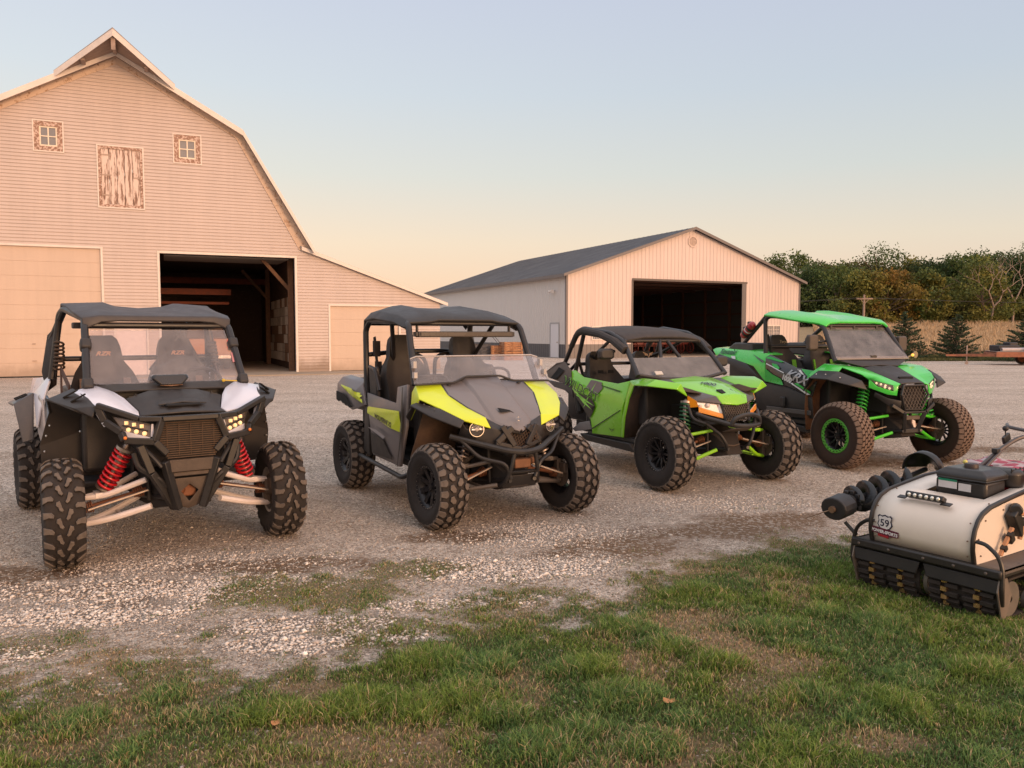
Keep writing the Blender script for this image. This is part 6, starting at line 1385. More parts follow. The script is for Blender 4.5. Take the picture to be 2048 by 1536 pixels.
# cage, roof, visor
w0 = (-.812, .598, 1.357); w1 = (-.63, .627, 1.174)
tubes(v3, 'roll_cage', [[(-.62, .63, 1.16), (-.80, .60, 1.35), (-1.0, .565, 1.545), (-1.25, .58, 1.64), (-1.80, .60, 1.70), (-1.95, .60, 1.66), (-2.35, .60, 1.14)], [(-1.78, .60, 1.69), (-2.02, .60, 1.10)]], .028, canvas if False else cagem)
tubes(v3, 'cage_crossbar', [[(-1.0, -.56, 1.55), (-1.0, .56, 1.55)], [(-1.85, -.6, 1.68), (-1.85, .6, 1.68)], [(-1.98, -.58, 1.25), (-1.98, .58, 1.25)], [(-1.0, -.05, 1.56), (-.72, -.22, 1.16)], [(-1.0, .05, 1.56), (-.72, .22, 1.16)]], .022, both=False)
tubes(v3, 'cage_brace', [[(-1.15, .57, 1.62), (-1.65, .50, 1.40), (-2.0, .3, 1.26)], [(-1.97, .56, 1.3), (-2.2, .6, 1.12)]], .02)
roof_skin(v3, 'roof', [(-.97, [(0, 1.60), (.3, 1.595), (.52, 1.565), (.60, 1.50)]), (-1.08, [(0, 1.665), (.3, 1.65), (.53, 1.615), (.615, 1.54)]), (-1.4, [(0, 1.715), (.3, 1.70), (.54, 1.675), (.63, 1.60)]), (-1.75, [(0, 1.735), (.3, 1.725), (.54, 1.70), (.635, 1.635)]), (-1.92, [(0, 1.725), (.3, 1.715), (.54, 1.695), (.63, 1.64)])], canvas, th=.03)
for s in (-1, 1): 
    mb = MB(); mb.tube([(-.90, s * .61, 1.44), (-1.1, s * .63, 1.55), (-1.4, s * .635, 1.63), (-1.8, s * .63, 1.675), (-1.96, s * .61, 1.62), (-2.1, s * .60, 1.47)], [.05, .05, .048, .045, .045, .035], 10, rnd_=.05); mb.build('cage_padding', canvas, v3)
mb = MB(); mb.add([Y(w0, -1), w0, (-.64, .63, 1.17), (-.60, .30, 1.13), (-.59, 0, 1.118), (-.60, -.30, 1.13), (-.64, -.63, 1.17)], [(0, 1, 2, 3, 4, 5, 6)]); ws3 = mb.build('half_windshield', glassmat('visor_hazy', (.80, .80, .84), .17, .06, .16), v3, solid=.005, smooth=0)
mb = MB(); mb.tube([Y(w1, -1), (-.59, -.33, 1.125), (-.57, 0, 1.115), (-.59, .33, 1.125), w1], .02, 8, rnd_=.08); mb.build('windshield_seal', blk, ws3)
mb = MB(); mb.box((-.60, -.36, 1.19), (.01, .10, .05), (0, -.8, 0)); mb.build('warning_sticker', M('sticker_white', (.55, .5, .45), .5), ws3)
for s in (-1, 1):
    c = (-1.08, s * .76, 1.40) if s < 0 else (-.85, s * .74, 1.30)
    mb = MB(); mb.loft([[(c[0] + dx, c[1] + a * .105 * k, c[2] + b * .062 * k) for a, b in ((-1, -.7), (-.7, -1), (.7, -1), (1, -.6), (1, .7), (.7, 1), (-.7, 1), (-1, .5))] for dx, k in ((-.01, 1), (.03, 1.0), (.055, .75))]); mr = mb.build('mirror', blk, v3, bevel=.008)
    mb = MB(); mb.tube([(c[0], c[1] - s * .05, c[2] + .02), (c[0] + .02, s * .64, c[2] + .03)], .016, 8); mb.build('mirror_arm', blkp, mr)
for s in (-1, 1):
    st = bucket_seat(v3, -1.66, s * .345, .62, .78, .50, tilt=.28, head='wing')
    # harness openings and emblem
    mb = MB(); bs = MB(); hx, hz = -1.66 - math.sin(.28) * .50, .66 + math.cos(.28) * .50
    for q in (-1, 1): mb.box((hx + .105, s * .345 + q * .075, hz + .02), (.02, .07, .035), (0, -.28, 0))
    mb.build('harness_slot', dark_in, st)
    cx, cz = -1.66 - math.sin(.28) * .72, .66 + math.cos(.28) * .72; cl = V3((cx + .10, s * .345, cz + .015))
    lg = wing_logo(0, 0, .085, lambda x, z: (cl.x + z * .28 + .012, cl.y + x, cl.z - z * .96)); b2 = MB()
    for q in lg: b2.add(q, [tuple(range(len(q)))])
    b2.build('seat_emblem', M('emblem_tan', (.75, .52, .36), .5), st, smooth=0)
steering(v3, (-.92, .33, 1.10), (-.85, 0, .5), .16)
mb = MB(); mb.loft([[(-.50, -.62, 1.115), (-.50, .62, 1.115), (-.5, .6, .6), (-.5, -.6, .6)], [(-.70, -.60, 1.04), (-.70, .60, 1.04), (-.68, .58, .6), (-.68, -.58, .6)]]); mb.build('dashboard', blk, v3, bevel=.03)
mb = MB(); mb.box((-.82, -.30, 1.12), (.03, .16, .05), (0, .2, 0)); mb.tube([(-.70, -.38, 1.0), (-.82, -.36, 1.12)], .012); mb.tube([(-.70, -.22, 1.0), (-.82, -.24, 1.12)], .012); mb.build('grab_bar', blk, v3, bevel=.006)
mb = MB(); mb.beam((-1.98, -.56, 1.28), (-1.86, -.5, .9), .05, .012, up=(0, 1, 0)); mb.beam((-1.98, .5, 1.28), (-1.86, .45, .9), .05, .012, up=(0, 1, 0)); mb.build('seat_belt', belt, v3)
mb = MB(); mb.bx(-.55, .10, -.26, .26, .66, .84); mb.build('radiator_box', M('underbody', (.02, .02, .02), .8), v3, bevel=.02)

# ---------------------------------------------------------------- buggy four: bright green, hard green roof
v4 = empty('side_by_side', (3.9807 + .9363 * .81, 9.5839 + .3511 * .81, 0), -1.2121, 'bright green side by side with hard green roof, full windshield and green beadlock wheels', 'side-by-side', 'off-road side-by-sides parked in a row')
grn = M('bright_green_paint', (.045, .60, .055), .28, var=.06, scale=4, dust=.10, coat=.6, dcol=(.3, .3, .18)); grnA = M('green_arm', (.08, .70, .02), .3, var=.08, dust=.12, coat=.4)
wheel_proto('v4', 'C', .410, .262, .195, 10, ringmat=M('beadlock_green', (.07, .42, .03), .45, dust=.25), lm=lug2, body=mudr)
put_wheels('v4', v4, .410, (0, .80), (-2.5, .80), steer=4)
suspension(v4, 0, .80, .25, .410, grnA, M('spring_green', (.03, .38, .03), .35), (-.02, .44, 1.0), (.03, .57, .58), up_z=.58, lo_z=.29, inner_up=.64, inner_lo=.44, coilR=.06, twist=8, body_shock=M('green_shock', (.02, .15, .03), .4))
chassis(v4, 0, .24, .36, .72, -2.7)
H0 = (-0.154,0.186,1.205); H1 = (0.267,0.205,1.022); LOo = (0.131,0.522,1.112); LIt = (0.243,0.259,1.012); LIb = (0.252,0.294,0.943); LOb = (0.218,0.428,1.007); TL = (0.297,0.254,0.89)
FR = (-0.399,0.648,1.28); FM = (-0.035,0.578,1.233); FO = (0.11,0.541,1.164)
print('v4', dict(H0=H0, H1=H1, LOo=LOo, LIt=LIt, LIb=LIb, LOb=LOb, TL=TL, FR=FR, FM=FM, FO=FO))
HB = (-.22, 0, 1.225); HF = (.30, 0, 1.045); HT = (.05, .12, 1.145); HT0 = (-.21, .14, 1.235)
H1 = (.285, .19, 1.035); H0 = (-.216, .29, 1.209)
hd4 = panel('hood', [HB, HT0, H0, (.06, 0, 1.14), HT, (.03, .24, 1.125), HF, (.29, .10, 1.045), H1], [(0, 1, 4, 3), (1, 2, 5, 4), (3, 4, 7, 6), (4, 5, 8, 7)], blk, v4, both=True, th=.02, bevel=.008)
mb = MB(); mb.box((0, 0, 0), (.035, .22, .02)); hv = mb.build('hood_scoop', dark_in, v4, bevel=.008); hv.location = (.175, 0, 1.10); hv.rotation_euler = (0, .4, 0)
FRr = (-.477, .66, 1.255); C0 = (-.42, .42, 1.245)
M1 = (-.18, .65, 1.225); M2 = (.05, .56, 1.145)
LOo = (.13, .52, 1.085)
fg = panel('front_fender', [C0, FRr, H0, M1, (.03, .24, 1.125), M2, LIt and (.26, .285, 1.02), LOo, H1, (.30, .235, 1.02), off(TL, 0, 0, 0), (.29, .30, .945), (.20, .46, 1.00), (.13, .53, .985), (.25, .36, .905)],
      [(0, 1, 3, 2), (2, 3, 5, 4), (4, 5, 7, 6), (4, 6, 9, 8), (9, 6, 11, 10), (10, 11, 14), (11, 12, 13, 14), (7, 13, 12)], grn, v4, both=True, th=.016, bevel=.008)
DF = dict(a=(-0.522,-0.74,1.166), b=(-0.502,-0.76,1.034), c=(-0.497,-0.76,1.118), d=(-0.404,-0.72,1.274))
for s in (-1, 1):
    panel('fender_side', [Y(FRr, s), Y((-.62, .74, 1.14), s), Y((-.74, .755, 1.02), s), Y((-.74, .755, .90), s), Y((-.60, .79, 1.02), s), Y((-.46, .77, 1.17), s), Y((-.15, .74, 1.17), s), Y(M1, s)], [(0, 1, 4, 5), (1, 2, 3, 4), (0, 5, 6, 7)], grn, v4, th=.015, bevel=.006)
    panel('fender_flare', [Y((-.46, .76, 1.175), s), Y((-.15, .735, 1.175), s), Y((.10, .60, 1.07), s), Y((.15, .56, .96), s), Y((-.50, .88, 1.08), s), Y((-.14, .93, 1.085), s), Y((.08, .78, 1.02), s), Y((-.68, .82, .90), s), Y((-.60, .78, 1.0), s)], [(0, 1, 5, 4), (1, 2, 6, 5), (2, 3, 6), (8, 0, 4, 7)], blk, v4, th=.02, bevel=.008)
    mb = MB(); rows = [[Y((-.66, .77, .40), s), Y((-.60, .3, .40), s)], [Y((-.68, .78, .70), s), Y((-.60, .3, .70), s)], [Y((-.66, .78, .92), s), Y((-.56, .3, .92), s)], [Y((-.50, .80, 1.07), s), Y((-.42, .3, 1.08), s)], [Y((-.15, .80, 1.08), s), Y((-.12, .3, 1.1), s)], [Y((.08, .62, 1.02), s), Y((.10, .3, .98), s)]]
    mb.loft(rows, closed=False, cap=False); mb.build('wheel_arch_liner', M('arch_mud', (.14, .055, .022), .85, var=.5, scale=10, dust=.3, dcol=(.3, .17, .09), bump=.5), v4, solid=.01)
    # headlamp cluster
    q = [Y(p, s) for p in ((.14, .51, 1.08), (.27, .29, 1.015), (.285, .29, .955), (.20, .44, 1.0))]
    mb = MB(); mb.add([off(p, -.035, 0, 0) for p in q] + q, [(0, 1, 2, 3), (0, 1, 5, 4), (1, 2, 6, 5), (2, 3, 7, 6), (3, 0, 4, 7)]); hl = mb.build('headlight', M('lamp_bezel', (.10, .085, .075), .25, .4), v4, smooth=0)
    mb = MB(); 
    for t in (.3, .5, .7): mb.sphere(V3(q[0]).lerp(V3(q[1]), t) + V3((-.015, 0, -.022)), .014)
    for t in (.45, .75): mb.sphere(V3(q[3]).lerp(V3(q[2]), t) + V3((-.012, 0, .012)), .015)
    mb.build('led_lamp', M('led_warm_dim', (.9, .75, .55), .2, emit=(1, .7, .4), estr=.8), hl)
    mb = MB(); mb.add([off(p, .012, s * .004, 0) for p in q], [(0, 1, 2, 3)]); mb.build('lens', lens, hl, smooth=0)
    bolts = MB()
    for (x, y, z) in ((-.42, .83, 1.125), (-.25, .84, 1.13), (-.05, .80, 1.10)): bolts.sphere((x, s * y, z), .010, 6, 4)
    bolts.build('flare_bolt', M('bolt_silver', (.7, .65, .6), .3, .9), v4)
# cowl below the screen
panel('cowl', [(-.34, 0, 1.30), (-.34, .57, 1.30), (-.40, .60, 1.27), (-.22, .30, 1.225), (-.22, 0, 1.24), (-.42, .42, 1.25)], [(0, 1, 3, 4), (1, 2, 5, 3)], blk, v4, both=True, th=.02)
# grille and bumper
gp = [(.30, .16, 1.01), (.325, .21, .90), (.30, .13, .72)]
grille(v4, 'grille', [Y(gp[0], -1), gp[0], gp[1], gp[2], Y(gp[2], -1), Y(gp[1], -1)], M('grille_plastic', (.045, .033, .028), .5, dust=.3), .042, .006)
tubes(v4, 'grille_frame', [[gp[0], gp[1], gp[2], Y(gp[2], -1), Y(gp[1], -1), Y(gp[0], -1), gp[0]]], .014, blk, both=False, rnd_=0)
panel('bumper_plate', [(.26, .36, .86), (.335, .22, .83), (.32, .21, .72), (.27, .33, .76), (.16, .46, .93), (.14, .46, .88), (.345, .15, .70), (.345, 0, .70), (.34, 0, .67), (.34, .16, .67)], [(0, 1, 2, 3), (4, 0, 3, 5), (2, 6, 9), (6, 7, 8, 9)], blkp, v4, both=True, th=.02, bevel=.006)
mb = MB()
for s in (-1, 1): mb.beam((.335, s * .16, .69), (.27, s * .10, .45), .04, .05); mb.beam((.30, s * .33, .78), (.33, s * .18, .69), .03, .04)
mb.beam((.27, -.12, .46), (.27, .12, .46), .05, .05); mb.prism([(.26, -.13, .45), (.26, .13, .45), (.05, .2, .34), (.05, -.2, .34)], (0, 0, .012)); mb.build('bumper_frame', blkp, v4, bevel=.006)
mb = MB(); mb.box((.30, .0, .62), (.02, .22, .05)); mb.build('bumper_crossmember', M('skid_brown', (.07, .05, .04), .6, dust=.3), v4, bevel=.006)
mb = MB(); mb.prism([(.30, -.01, .60), (.30, .035, .58), (.295, .05, .50), (.295, .02, .50), (.30, -.015, .56)], (.01, 0, 0)); mb.build('winch_hook', M('hook_pale', (.75, .62, .52), .5), v4, bevel=.003)
# roof and cage
roof_skin(v4, 'roof', [(-.62, [(0, 1.79), (.24, 1.79), (.27, 1.79), (.45, 1.775), (.52, 1.73)]), (-.70, [(0, 1.825), (.25, 1.825), (.28, 1.83), (.47, 1.82), (.57, 1.77)]), (-1.1, [(0, 1.885), (.26, 1.885), (.30, 1.91), (.52, 1.88), (.62, 1.82)]), (-1.5, [(0, 1.93), (.26, 1.93), (.30, 1.96), (.54, 1.93), (.65, 1.88)]), (-1.72, [(0, 1.94), (.26, 1.94), (.30, 1.965), (.54, 1.94), (.63, 1.90)]), (-1.76, [(0, 1.90), (.26, 1.90), (.30, 1.92), (.54, 1.90), (.60, 1.86)])], grn, th=.03)
tubes(v4, 'roll_cage', [[(-.36, .59, 1.28), (-.66, .52, 1.72), (-.80, .52, 1.78), (-1.62, .585, 1.885), (-1.72, .60, 1.84), (-1.62, .66, 1.25)], [(-1.72, .60, 1.86), (-2.35, .55, 1.42)]], .030)
tubes(v4, 'cage_crossbar', [[(-.68, -.5, 1.74), (-.68, .5, 1.74)], [(-1.68, -.58, 1.87), (-1.68, .58, 1.87)], [(-1.70, -.6, 1.45), (-1.70, .6, 1.45)]], .024, both=False)
tw, bw = (-.696, .486, 1.731), (-.345, .59, 1.315)
mb = MB(); mb.add([Y(tw, -1), tw, bw, Y(bw, -1)], [(0, 1, 2, 3)]); ws4 = mb.build('windshield', glassmat('windshield_dusty', (.80, .80, .88), .13, .05, .22), v4, solid=.005, smooth=0)
mb = MB(); mb.beam(Y(bw, -1), bw, .03, .02); mb.beam(lerp(Y(bw, -1), Y(tw, -1), .05), lerp(bw, tw, .05), .012, .012); mb.build('windshield_rail', M('rail_grey', (.25, .22, .22), .4), ws4, bevel=.003)
mb = MB(); mb.beam(lerp(Y(tw, -1), Y(bw, -1), .03), lerp(tw, bw, .03), .055, .01, up=(.6, 0, .8)); mb.build('tint_strip', M('strip_brown', (.16, .12, .11), .5), ws4)
mb = MB()
for y in (-.38, 0, .38):
    c = lerp(Y(tw, -1), Y(bw, -1), .06); mb.box((c[0] + .012, y - .02, c[2] + .01), (.02, .03, .05)); mb.box((c[0] + .012, y + .02, c[2] - .005), (.02, .05, .02))
c = lerp(tw, bw, .94); mb.box((c[0] + .01, .02, c[2]), (.02, .09, .03)); build_each(mb, 'screen_latch', blkp, ws4)
for s in (-1, 1):
    c = (-.62, s * .74, 1.52) if s < 0 else (-.60, s * .72, 1.50)
    mb = MB(); mb.loft([[(c[0] + dx, c[1] + a * .075 * k, c[2] + b * .10 * k) for a, b in ((-1, -.8), (-.8, -1), (.8, -1), (1, -.8), (1, .8), (.8, 1), (-.8, 1), (-1, .8))] for dx, k in ((-.02, 1), (.03, 1.0), (.045, .85))]); mr = mb.build('mirror', M('mirror_brown', (.05, .038, .034), .5, dust=.2), v4, bevel=.008)
    mb = MB(); mb.tube([(c[0], c[1] - s * .04, c[2]), (c[0] + .05, s * .55, c[2] + .02)], .015, 8); mb.build('mirror_arm', blkp, mr)
mb = MB(); mb.lathe([(.0, .0), (.045, .0), (.045, .012), (0, .012)], (-.36, .72, 1.36), (1, .1, 0), 20); mb.tube([(-.36, .6, 1.33), (-.36, .72, 1.36)], .01); mb.build('whip_lamp', M('amber_disc', (.25, .2, .12), .4), v4)
mb = MB(); mb.sphere((-.34, .66, 1.355), .02); mb.build('amber_light', M('amber_lit', (.9, .5, .1), .3, emit=(1, .5, .08), estr=1.0), v4)
# side: rear fender, door, lower body
sm = lambda *p: p
RF = [(-2.83,-0.7,1.388), (-2.804,-0.66,1.413), (-1.96,-0.66,1.39), (-1.504,-0.68,1.352), (-1.544,-0.73,1.241), (-1.933,-0.76,1.209), (-2.696,-0.74,1.311), (-1.78,-0.75,1.175), (-1.523,-0.74,0.97), (-1.591,-0.74,1.012)]
DR = [(-1.552,-0.72,1.308), (-1.482,-0.69,1.349), (-0.932,-0.7,1.186), (-0.57,-0.7,1.161), (-0.502,-0.76,1.018), (-0.576,-0.76,0.826), (-1.078,-0.77,0.942), (-1.503,-0.75,0.972), (-1.497,-0.76,1.164)]
LB4 = [(-1.77,-0.72,0.886), (-1.515,-0.74,0.948), (-1.102,-0.75,0.929), (-0.587,-0.75,0.815), (-0.59,-0.72,0.542), (-1.093,-0.72,0.524), (-1.738,-0.72,0.582), (-1.076,-0.74,0.734)]
FL4 = [(-2.638,-0.78,1.278), (-2.585,-0.76,1.331), (-1.92,-0.77,1.21), (-1.66,-0.77,1.043), (-2.034,-0.78,1.06), (-2.203,-0.8,1.172), (-2.464,-0.8,1.223)]
print('v4 side', RF, DR)
for s in (-1, 1):
    J = lambda x: [Y(p, -s) for p in x]
    rf = panel('rear_fender', J(RF), [(0, 1, 2, 5, 6), (2, 3, 4, 7, 5), (7, 4, 8, 9)], grn, v4, th=.02, bevel=.008)
    r_ = J(RF); panel('rear_deck', [r_[0], r_[1], r_[2], r_[3], off(r_[3], 0, -s * .22, .0), off(r_[2], 0, -s * .22, .02), off(r_[1], 0, -s * .22, .02)], [(0, 1, 6), (1, 2, 5, 6), (2, 3, 4, 5)], grn, v4, th=.02)
    dr = panel('door', J(DR), [(0, 1, 2, 8), (2, 3, 4, 8), (8, 4, 5, 6, 7)], M('door_black_gloss', (.012, .013, .016), .25, dust=.08, coat=.4), v4, th=.025, bevel=.008)
    lb_ = panel('lower_body', J(LB4), [(0, 1, 2, 7, 6), (2, 3, 7), (7, 3, 4, 5), (6, 7, 5)], blk, v4, th=.02, bevel=.008)
    fl = panel('rear_flare', J(FL4), [(0, 1, 2, 5, 6), (2, 3, 4, 5)], blk, v4, th=.03, bevel=.008)
    gw = M('vinyl_white', (.62, .62, .62), .35); gg = M('vinyl_green', (.02, .40, .05), .3)
    decal('door_green', [J([(-1.491,-0.76,1.158), (-1.343,-0.76,1.081), (-1.167,-0.76,1.029), (-1.099,-0.76,0.946), (-1.486,-0.76,0.978)])], gg, dr, (0, s, 0), dr, .014)
    decal('door_stripe_white', [J([(-1.524,-0.74,1.223), (-1.525,-0.74,1.239), (-1.253,-0.74,1.157), (-1.096,-0.74,1.114), (-1.104,-0.74,1.105)]), J([(-0.964,-0.76,0.981), (-0.932,-0.76,0.988), (-0.58,-0.76,0.852), (-0.591,-0.76,0.825)]), J([(-0.924,-0.72,1.188), (-0.861,-0.72,1.183), (-0.728,-0.74,1.1), (-0.781,-0.74,1.108)])], gw, dr, (0, s, 0), dr, .0145)
    decal('door_stripe_green', [J([(-0.885,-0.76,0.98), (-0.823,-0.76,0.989), (-0.586,-0.76,0.893), (-0.584,-0.76,0.862)]), J([(-0.822,-0.72,1.174), (-0.552,-0.72,1.154), (-0.518,-0.75,1.043), (-0.686,-0.75,1.097)]), J([(-1.534,-0.73,1.309), (-1.457,-0.73,1.322), (-1.17,-0.73,1.253), (-1.219,-0.73,1.246), (-1.508,-0.73,1.292)]), J([(-1.39,-0.74,1.229), (-1.289,-0.74,1.216), (-1.212,-0.74,1.169), (-1.228,-0.74,1.152), (-1.338,-0.74,1.175)])], gg, dr, (0, s, 0), dr, .0142)
    decal('fender_graphic', [J([(-1.865,-0.7,1.346), (-1.55,-0.73,1.252), (-1.536,-0.74,1.227), (-1.598,-0.74,1.239)])], M('vinyl_black', (.012, .014, .013), .35), rf, (0, s, 0), rf, .014)
    decal('fender_stripe', [J([(-1.814,-0.7,1.326), (-1.558,-0.73,1.242), (-1.549,-0.74,1.236)]), J([(-2.313,-0.73,1.305), (-2.215,-0.73,1.304), (-2.175,-0.73,1.261), (-2.263,-0.73,1.27)])], gw, rf, (0, s, 0), rf, .0152)
    if s < 0:
        a_ = (-2.617,-0.72,1.338); b_ = (-2.179,-0.7,1.324); text_obj('maker_lettering', 'Kawasaki', a_, V3(b_) - V3(a_), (0, 0, 1), .105, M('lettering_dark_green', (.01, .08, .02), .4), rf, rf, bold=.003, lift=.015, shear=.2, sx=.95)
        a_ = (-1.146,-0.76,1.03); b_ = (-0.908,-0.76,0.968); text_obj('door_number', '1000', a_, V3(b_) - V3(a_), (0, 0, 1), .095, gw, dr, dr, bold=.006, lift=.016, shear=.2, sx=1.0)
        a_ = (-1.086,-0.76,1.061); b_ = (-0.625,-0.76,0.948); text_obj('model_lettering', 'KRX', a_, V3(b_) - V3(a_), (0, 0, 1), .17, M('vinyl_silver', (.36, .36, .37), .3, .3), dr, dr, bold=.004, lift=.0155, shear=.45, sx=1.25)
    # lower-body recess details
    mb = MB(); c = V3(J([(-1.124,-0.76,0.72)])[0]); mb.box(c, (.10, .03, .14)); mb.build('step_bracket', M('bracket_black', (.01, .01, .012), .5), v4, bevel=.02)
    c1, c2 = J([(-1.474,-0.74,0.606)])[0], J([(-0.595,-0.75,0.616)])[0]; mb = MB(); mb.beam(c1, c2, .02, .06); mb.build('sill_strip', M('sill_grey', (.045, .045, .05), .5, dust=.2), v4, bevel=.006)
    mb = MB(); mb.prism([(-2.0, s * .70, .50), (-.78, s * .70, .42), (-.72, s * .68, .34), (-1.95, s * .66, .40)], (0, -s * .3, 0)); mb.build('rock_slider', blk, v4, bevel=.01)
    mb = MB(); mb.beam((-1.72, s * .56, 1.62), (-1.60, s * .5, 1.05), .05, .012, up=(0, 1, 0)); mb.build('seat_belt', belt, v4)
    bucket_seat(v4, -1.58, s * .34, .74, .86, .50, accent=M('seat_lime', (.14, .45, .015), .5), tilt=.24)
    text_obj('headrest_lettering', 'Teryx', (-1.58 - math.sin(.24) * .74 + .085, s * .34 - .065, .78 + math.cos(.24) * .74), (0, 1, 0), (-.24, 0, 1), .055, M('emblem_tan2', (.6, .45, .25), .5), v4, lift=.025, shear=.2)
# intake boxes on the rear deck, extinguisher on the stay
for s in (-1, 1):
    mb = MB(); mb.loft([[(-2.62, s * .62, 1.36), (-2.62, s * .34, 1.36), (-2.58, s * .34, 1.40), (-2.58, s * .62, 1.40)], [(-2.45, s * .64, 1.34), (-2.45, s * .34, 1.34), (-2.40, s * .36, 1.50), (-2.40, s * .62, 1.50)], [(-1.95, s * .64, 1.30), (-1.95, s * .34, 1.30), (-2.0, s * .36, 1.50), (-2.0, s * .62, 1.50)]]); mb.build('air_intake', M('intake_black', (.022, .024, .026), .5, dust=.12), v4, bevel=.02)
ax = V3((-1.72, -.60, 1.86)) - V3((-2.35, -.55, 1.42)); ax.normalize(); c0 = V3((-2.18, -.63, 1.52))
fe = empty('fire_extinguisher', (0, 0, 0), 0, 'small red bottle strapped to the rear roll bar of the green buggy', 'extinguisher')
fe.matrix_world = Matrix.Translation((3.9807 + .9363 * .81, 9.5839 + .3511 * .81, 0)) @ Matrix.Rotation(-1.2121, 4, 'Z')
mb = MB(); mb.lathe([(.0, 0), (.05, .01), (.055, .05), (.055, .27), (.045, .31), (.02, .33), (0, .33)], c0 + V3((0, 0, .075)), ax, 20); mb.build('bottle', M('extinguisher_red', (.38, .02, .03), .3, coat=.4), fe)
mb = MB()
for t in (.07, .20): mb.lathe([(.060, t), (.060, t + .04), (.057, t + .04), (.057, t)], c0 + V3((0, 0, .075)), ax, 20, closed=True); mb.box(c0 + ax * t + V3((0, 0, .145)), (.03, .05, .05), (0, -.6, 0))
mb.build('strap', blkp, fe); mb = MB(); mb.lathe([(.058, .145), (.058, .165), (.056, .165), (.056, .145)], c0 + V3((0, 0, .075)), ax, 20, closed=True); mb.build('white_band', M('vinyl_white', (.62, .62, .62), .35), fe)
steering(v4, (-.86, .34, 1.20), (-.85, 0, .5), .17)
mb = MB(); mb.loft([[(-.42, -.62, 1.24), (-.42, .62, 1.24), (-.45, .6, .6), (-.45, -.6, .6)], [(-.66, -.60, 1.12), (-.66, .60, 1.12), (-.64, .58, .6), (-.64, -.58, .6)]]); mb.build('dashboard', blk, v4, bevel=.03)
mb = MB(); mb.bx(-1.7, -.6, -.66, .66, .44, .50); mb.bx(-1.76, -1.68, -.6, .6, .5, 1.15); mb.build('floor_pan', blk, v4, bevel=.01)
mb = MB(); mb.bx(-2.7, -1.78, -.5, .5, .6, 1.26); mb.build('rear_box', blk, v4, bevel=.04)
mb = MB(); mb.bx(-.55, .16, -.26, .26, .66, .95); mb.build('radiator_box', M('underbody', (.02, .02, .02), .8), v4, bevel=.02)
#rw = glassmat('smoked_rear_window', (.35, .33, .36), .12, .06, .2)
#mb = MB(); mb.add([(-1.72, -.52, 1.80), (-1.72, .52, 1.80), (-1.66, .55, 1.2), (-1.66, -.55, 1.2)], [(0, 1, 2, 3)]); mb.build('rear_window', rw, v4, solid=.005)

# ---------------------------------------------------------------- buggy one: white and black, red springs
v1 = empty('side_by_side', (-3.1537 + .8133 * .775, 5.5255 + .5818 * .775, 0), -.9496, 'white and black side by side with red springs, white arms and full windshield', 'side-by-side', 'off-road side-by-sides parked in a row')
wht = M('white_paint', (.66, .67, .76), .3, var=.05, scale=3, dust=.06, coat=.5, dcol=(.5, .4, .35)); whA = M('white_arm', (.78, .70, .67), .4, var=.08, dust=.12, dcol=(.4, .28, .2))
redc = M('red_spring', (.50, .008, .015), .3, coat=.5); blu = M('blue_silver_vinyl', (.16, .25, .33), .3, var=.2, coat=.3)
wheel_proto('v1', 'A', .384, .245, .175, 8, rimmat=M('rim_machined', (.35, .33, .33), .35, .7, dust=.2))
put_wheels('v1', v1, .384, (0, .775), (-2.33, .775), steer=-4)
suspension(v1, 0, .775, .26, .384, whA, redc, (.10, .37, .83), (.0, .52, .50), up_z=.47, lo_z=.28, inner_up=.585, inner_lo=.40, coilR=.058, twist=8, tub=.021)
chassis(v1, 0, .24, .36, .70, -2.6)
uv = lambda x, y, z: (x, y, z)
W0 = (-0.156,0.671,1.222); W1 = (-0.052,0.345,1.161); W2 = (0.106,0.291,1.059); W3 = (0.187,0.567,1.139); WB0 = (-0.083,0.593,1.247)
HBk = (-0.14,0.141,1.185); HFr = (0.253,0.152,1.043)
print('v1', dict(W0=W0, W1=W1, W2=W2, W3=W3, HBk=HBk, HFr=HFr))
W2 = (.12, .285, 1.075); W3 = (.20, .575, 1.135)
hd1 = panel('hood', [(-.14, 0, 1.215), (-.13, .17, 1.21), W1, (.10, 0, 1.15), (.08, .20, 1.13), (.28, 0, 1.075), (.27, .14, 1.07), (.22, .30, 1.055), W2], [(0, 1, 4, 3), (1, 2, 8, 4), (3, 4, 6, 5), (4, 8, 7, 6)], blk, v1, both=True, th=.02, bevel=.01)
panel('front_fender', [(-.30, .50, 1.26), W0, W1, (-.0, .50, 1.205), W3, W2, (.22, .30, 1.055), (.235, .46, 1.09), (-.16, .40, 1.205)], [(0, 1, 3, 8), (8, 3, 5, 2), (1, 4, 3), (3, 4, 7, 5), (5, 7, 6)], wht, v1, both=True, th=.018, bevel=.01)
mb = MB(); mb.box((.205, 0, 1.117), (.035, .24, .016), (0, .37, 0)); mb.build('hood_scoop', dark_in, v1, bevel=.006)
panel('scoop_rim', [(.12, 0, 1.16), (.13, .15, 1.15), (.19, .17, 1.125), (.19, 0, 1.14)], [(0, 1, 2, 3)], blk, v1, both=True, th=.012)
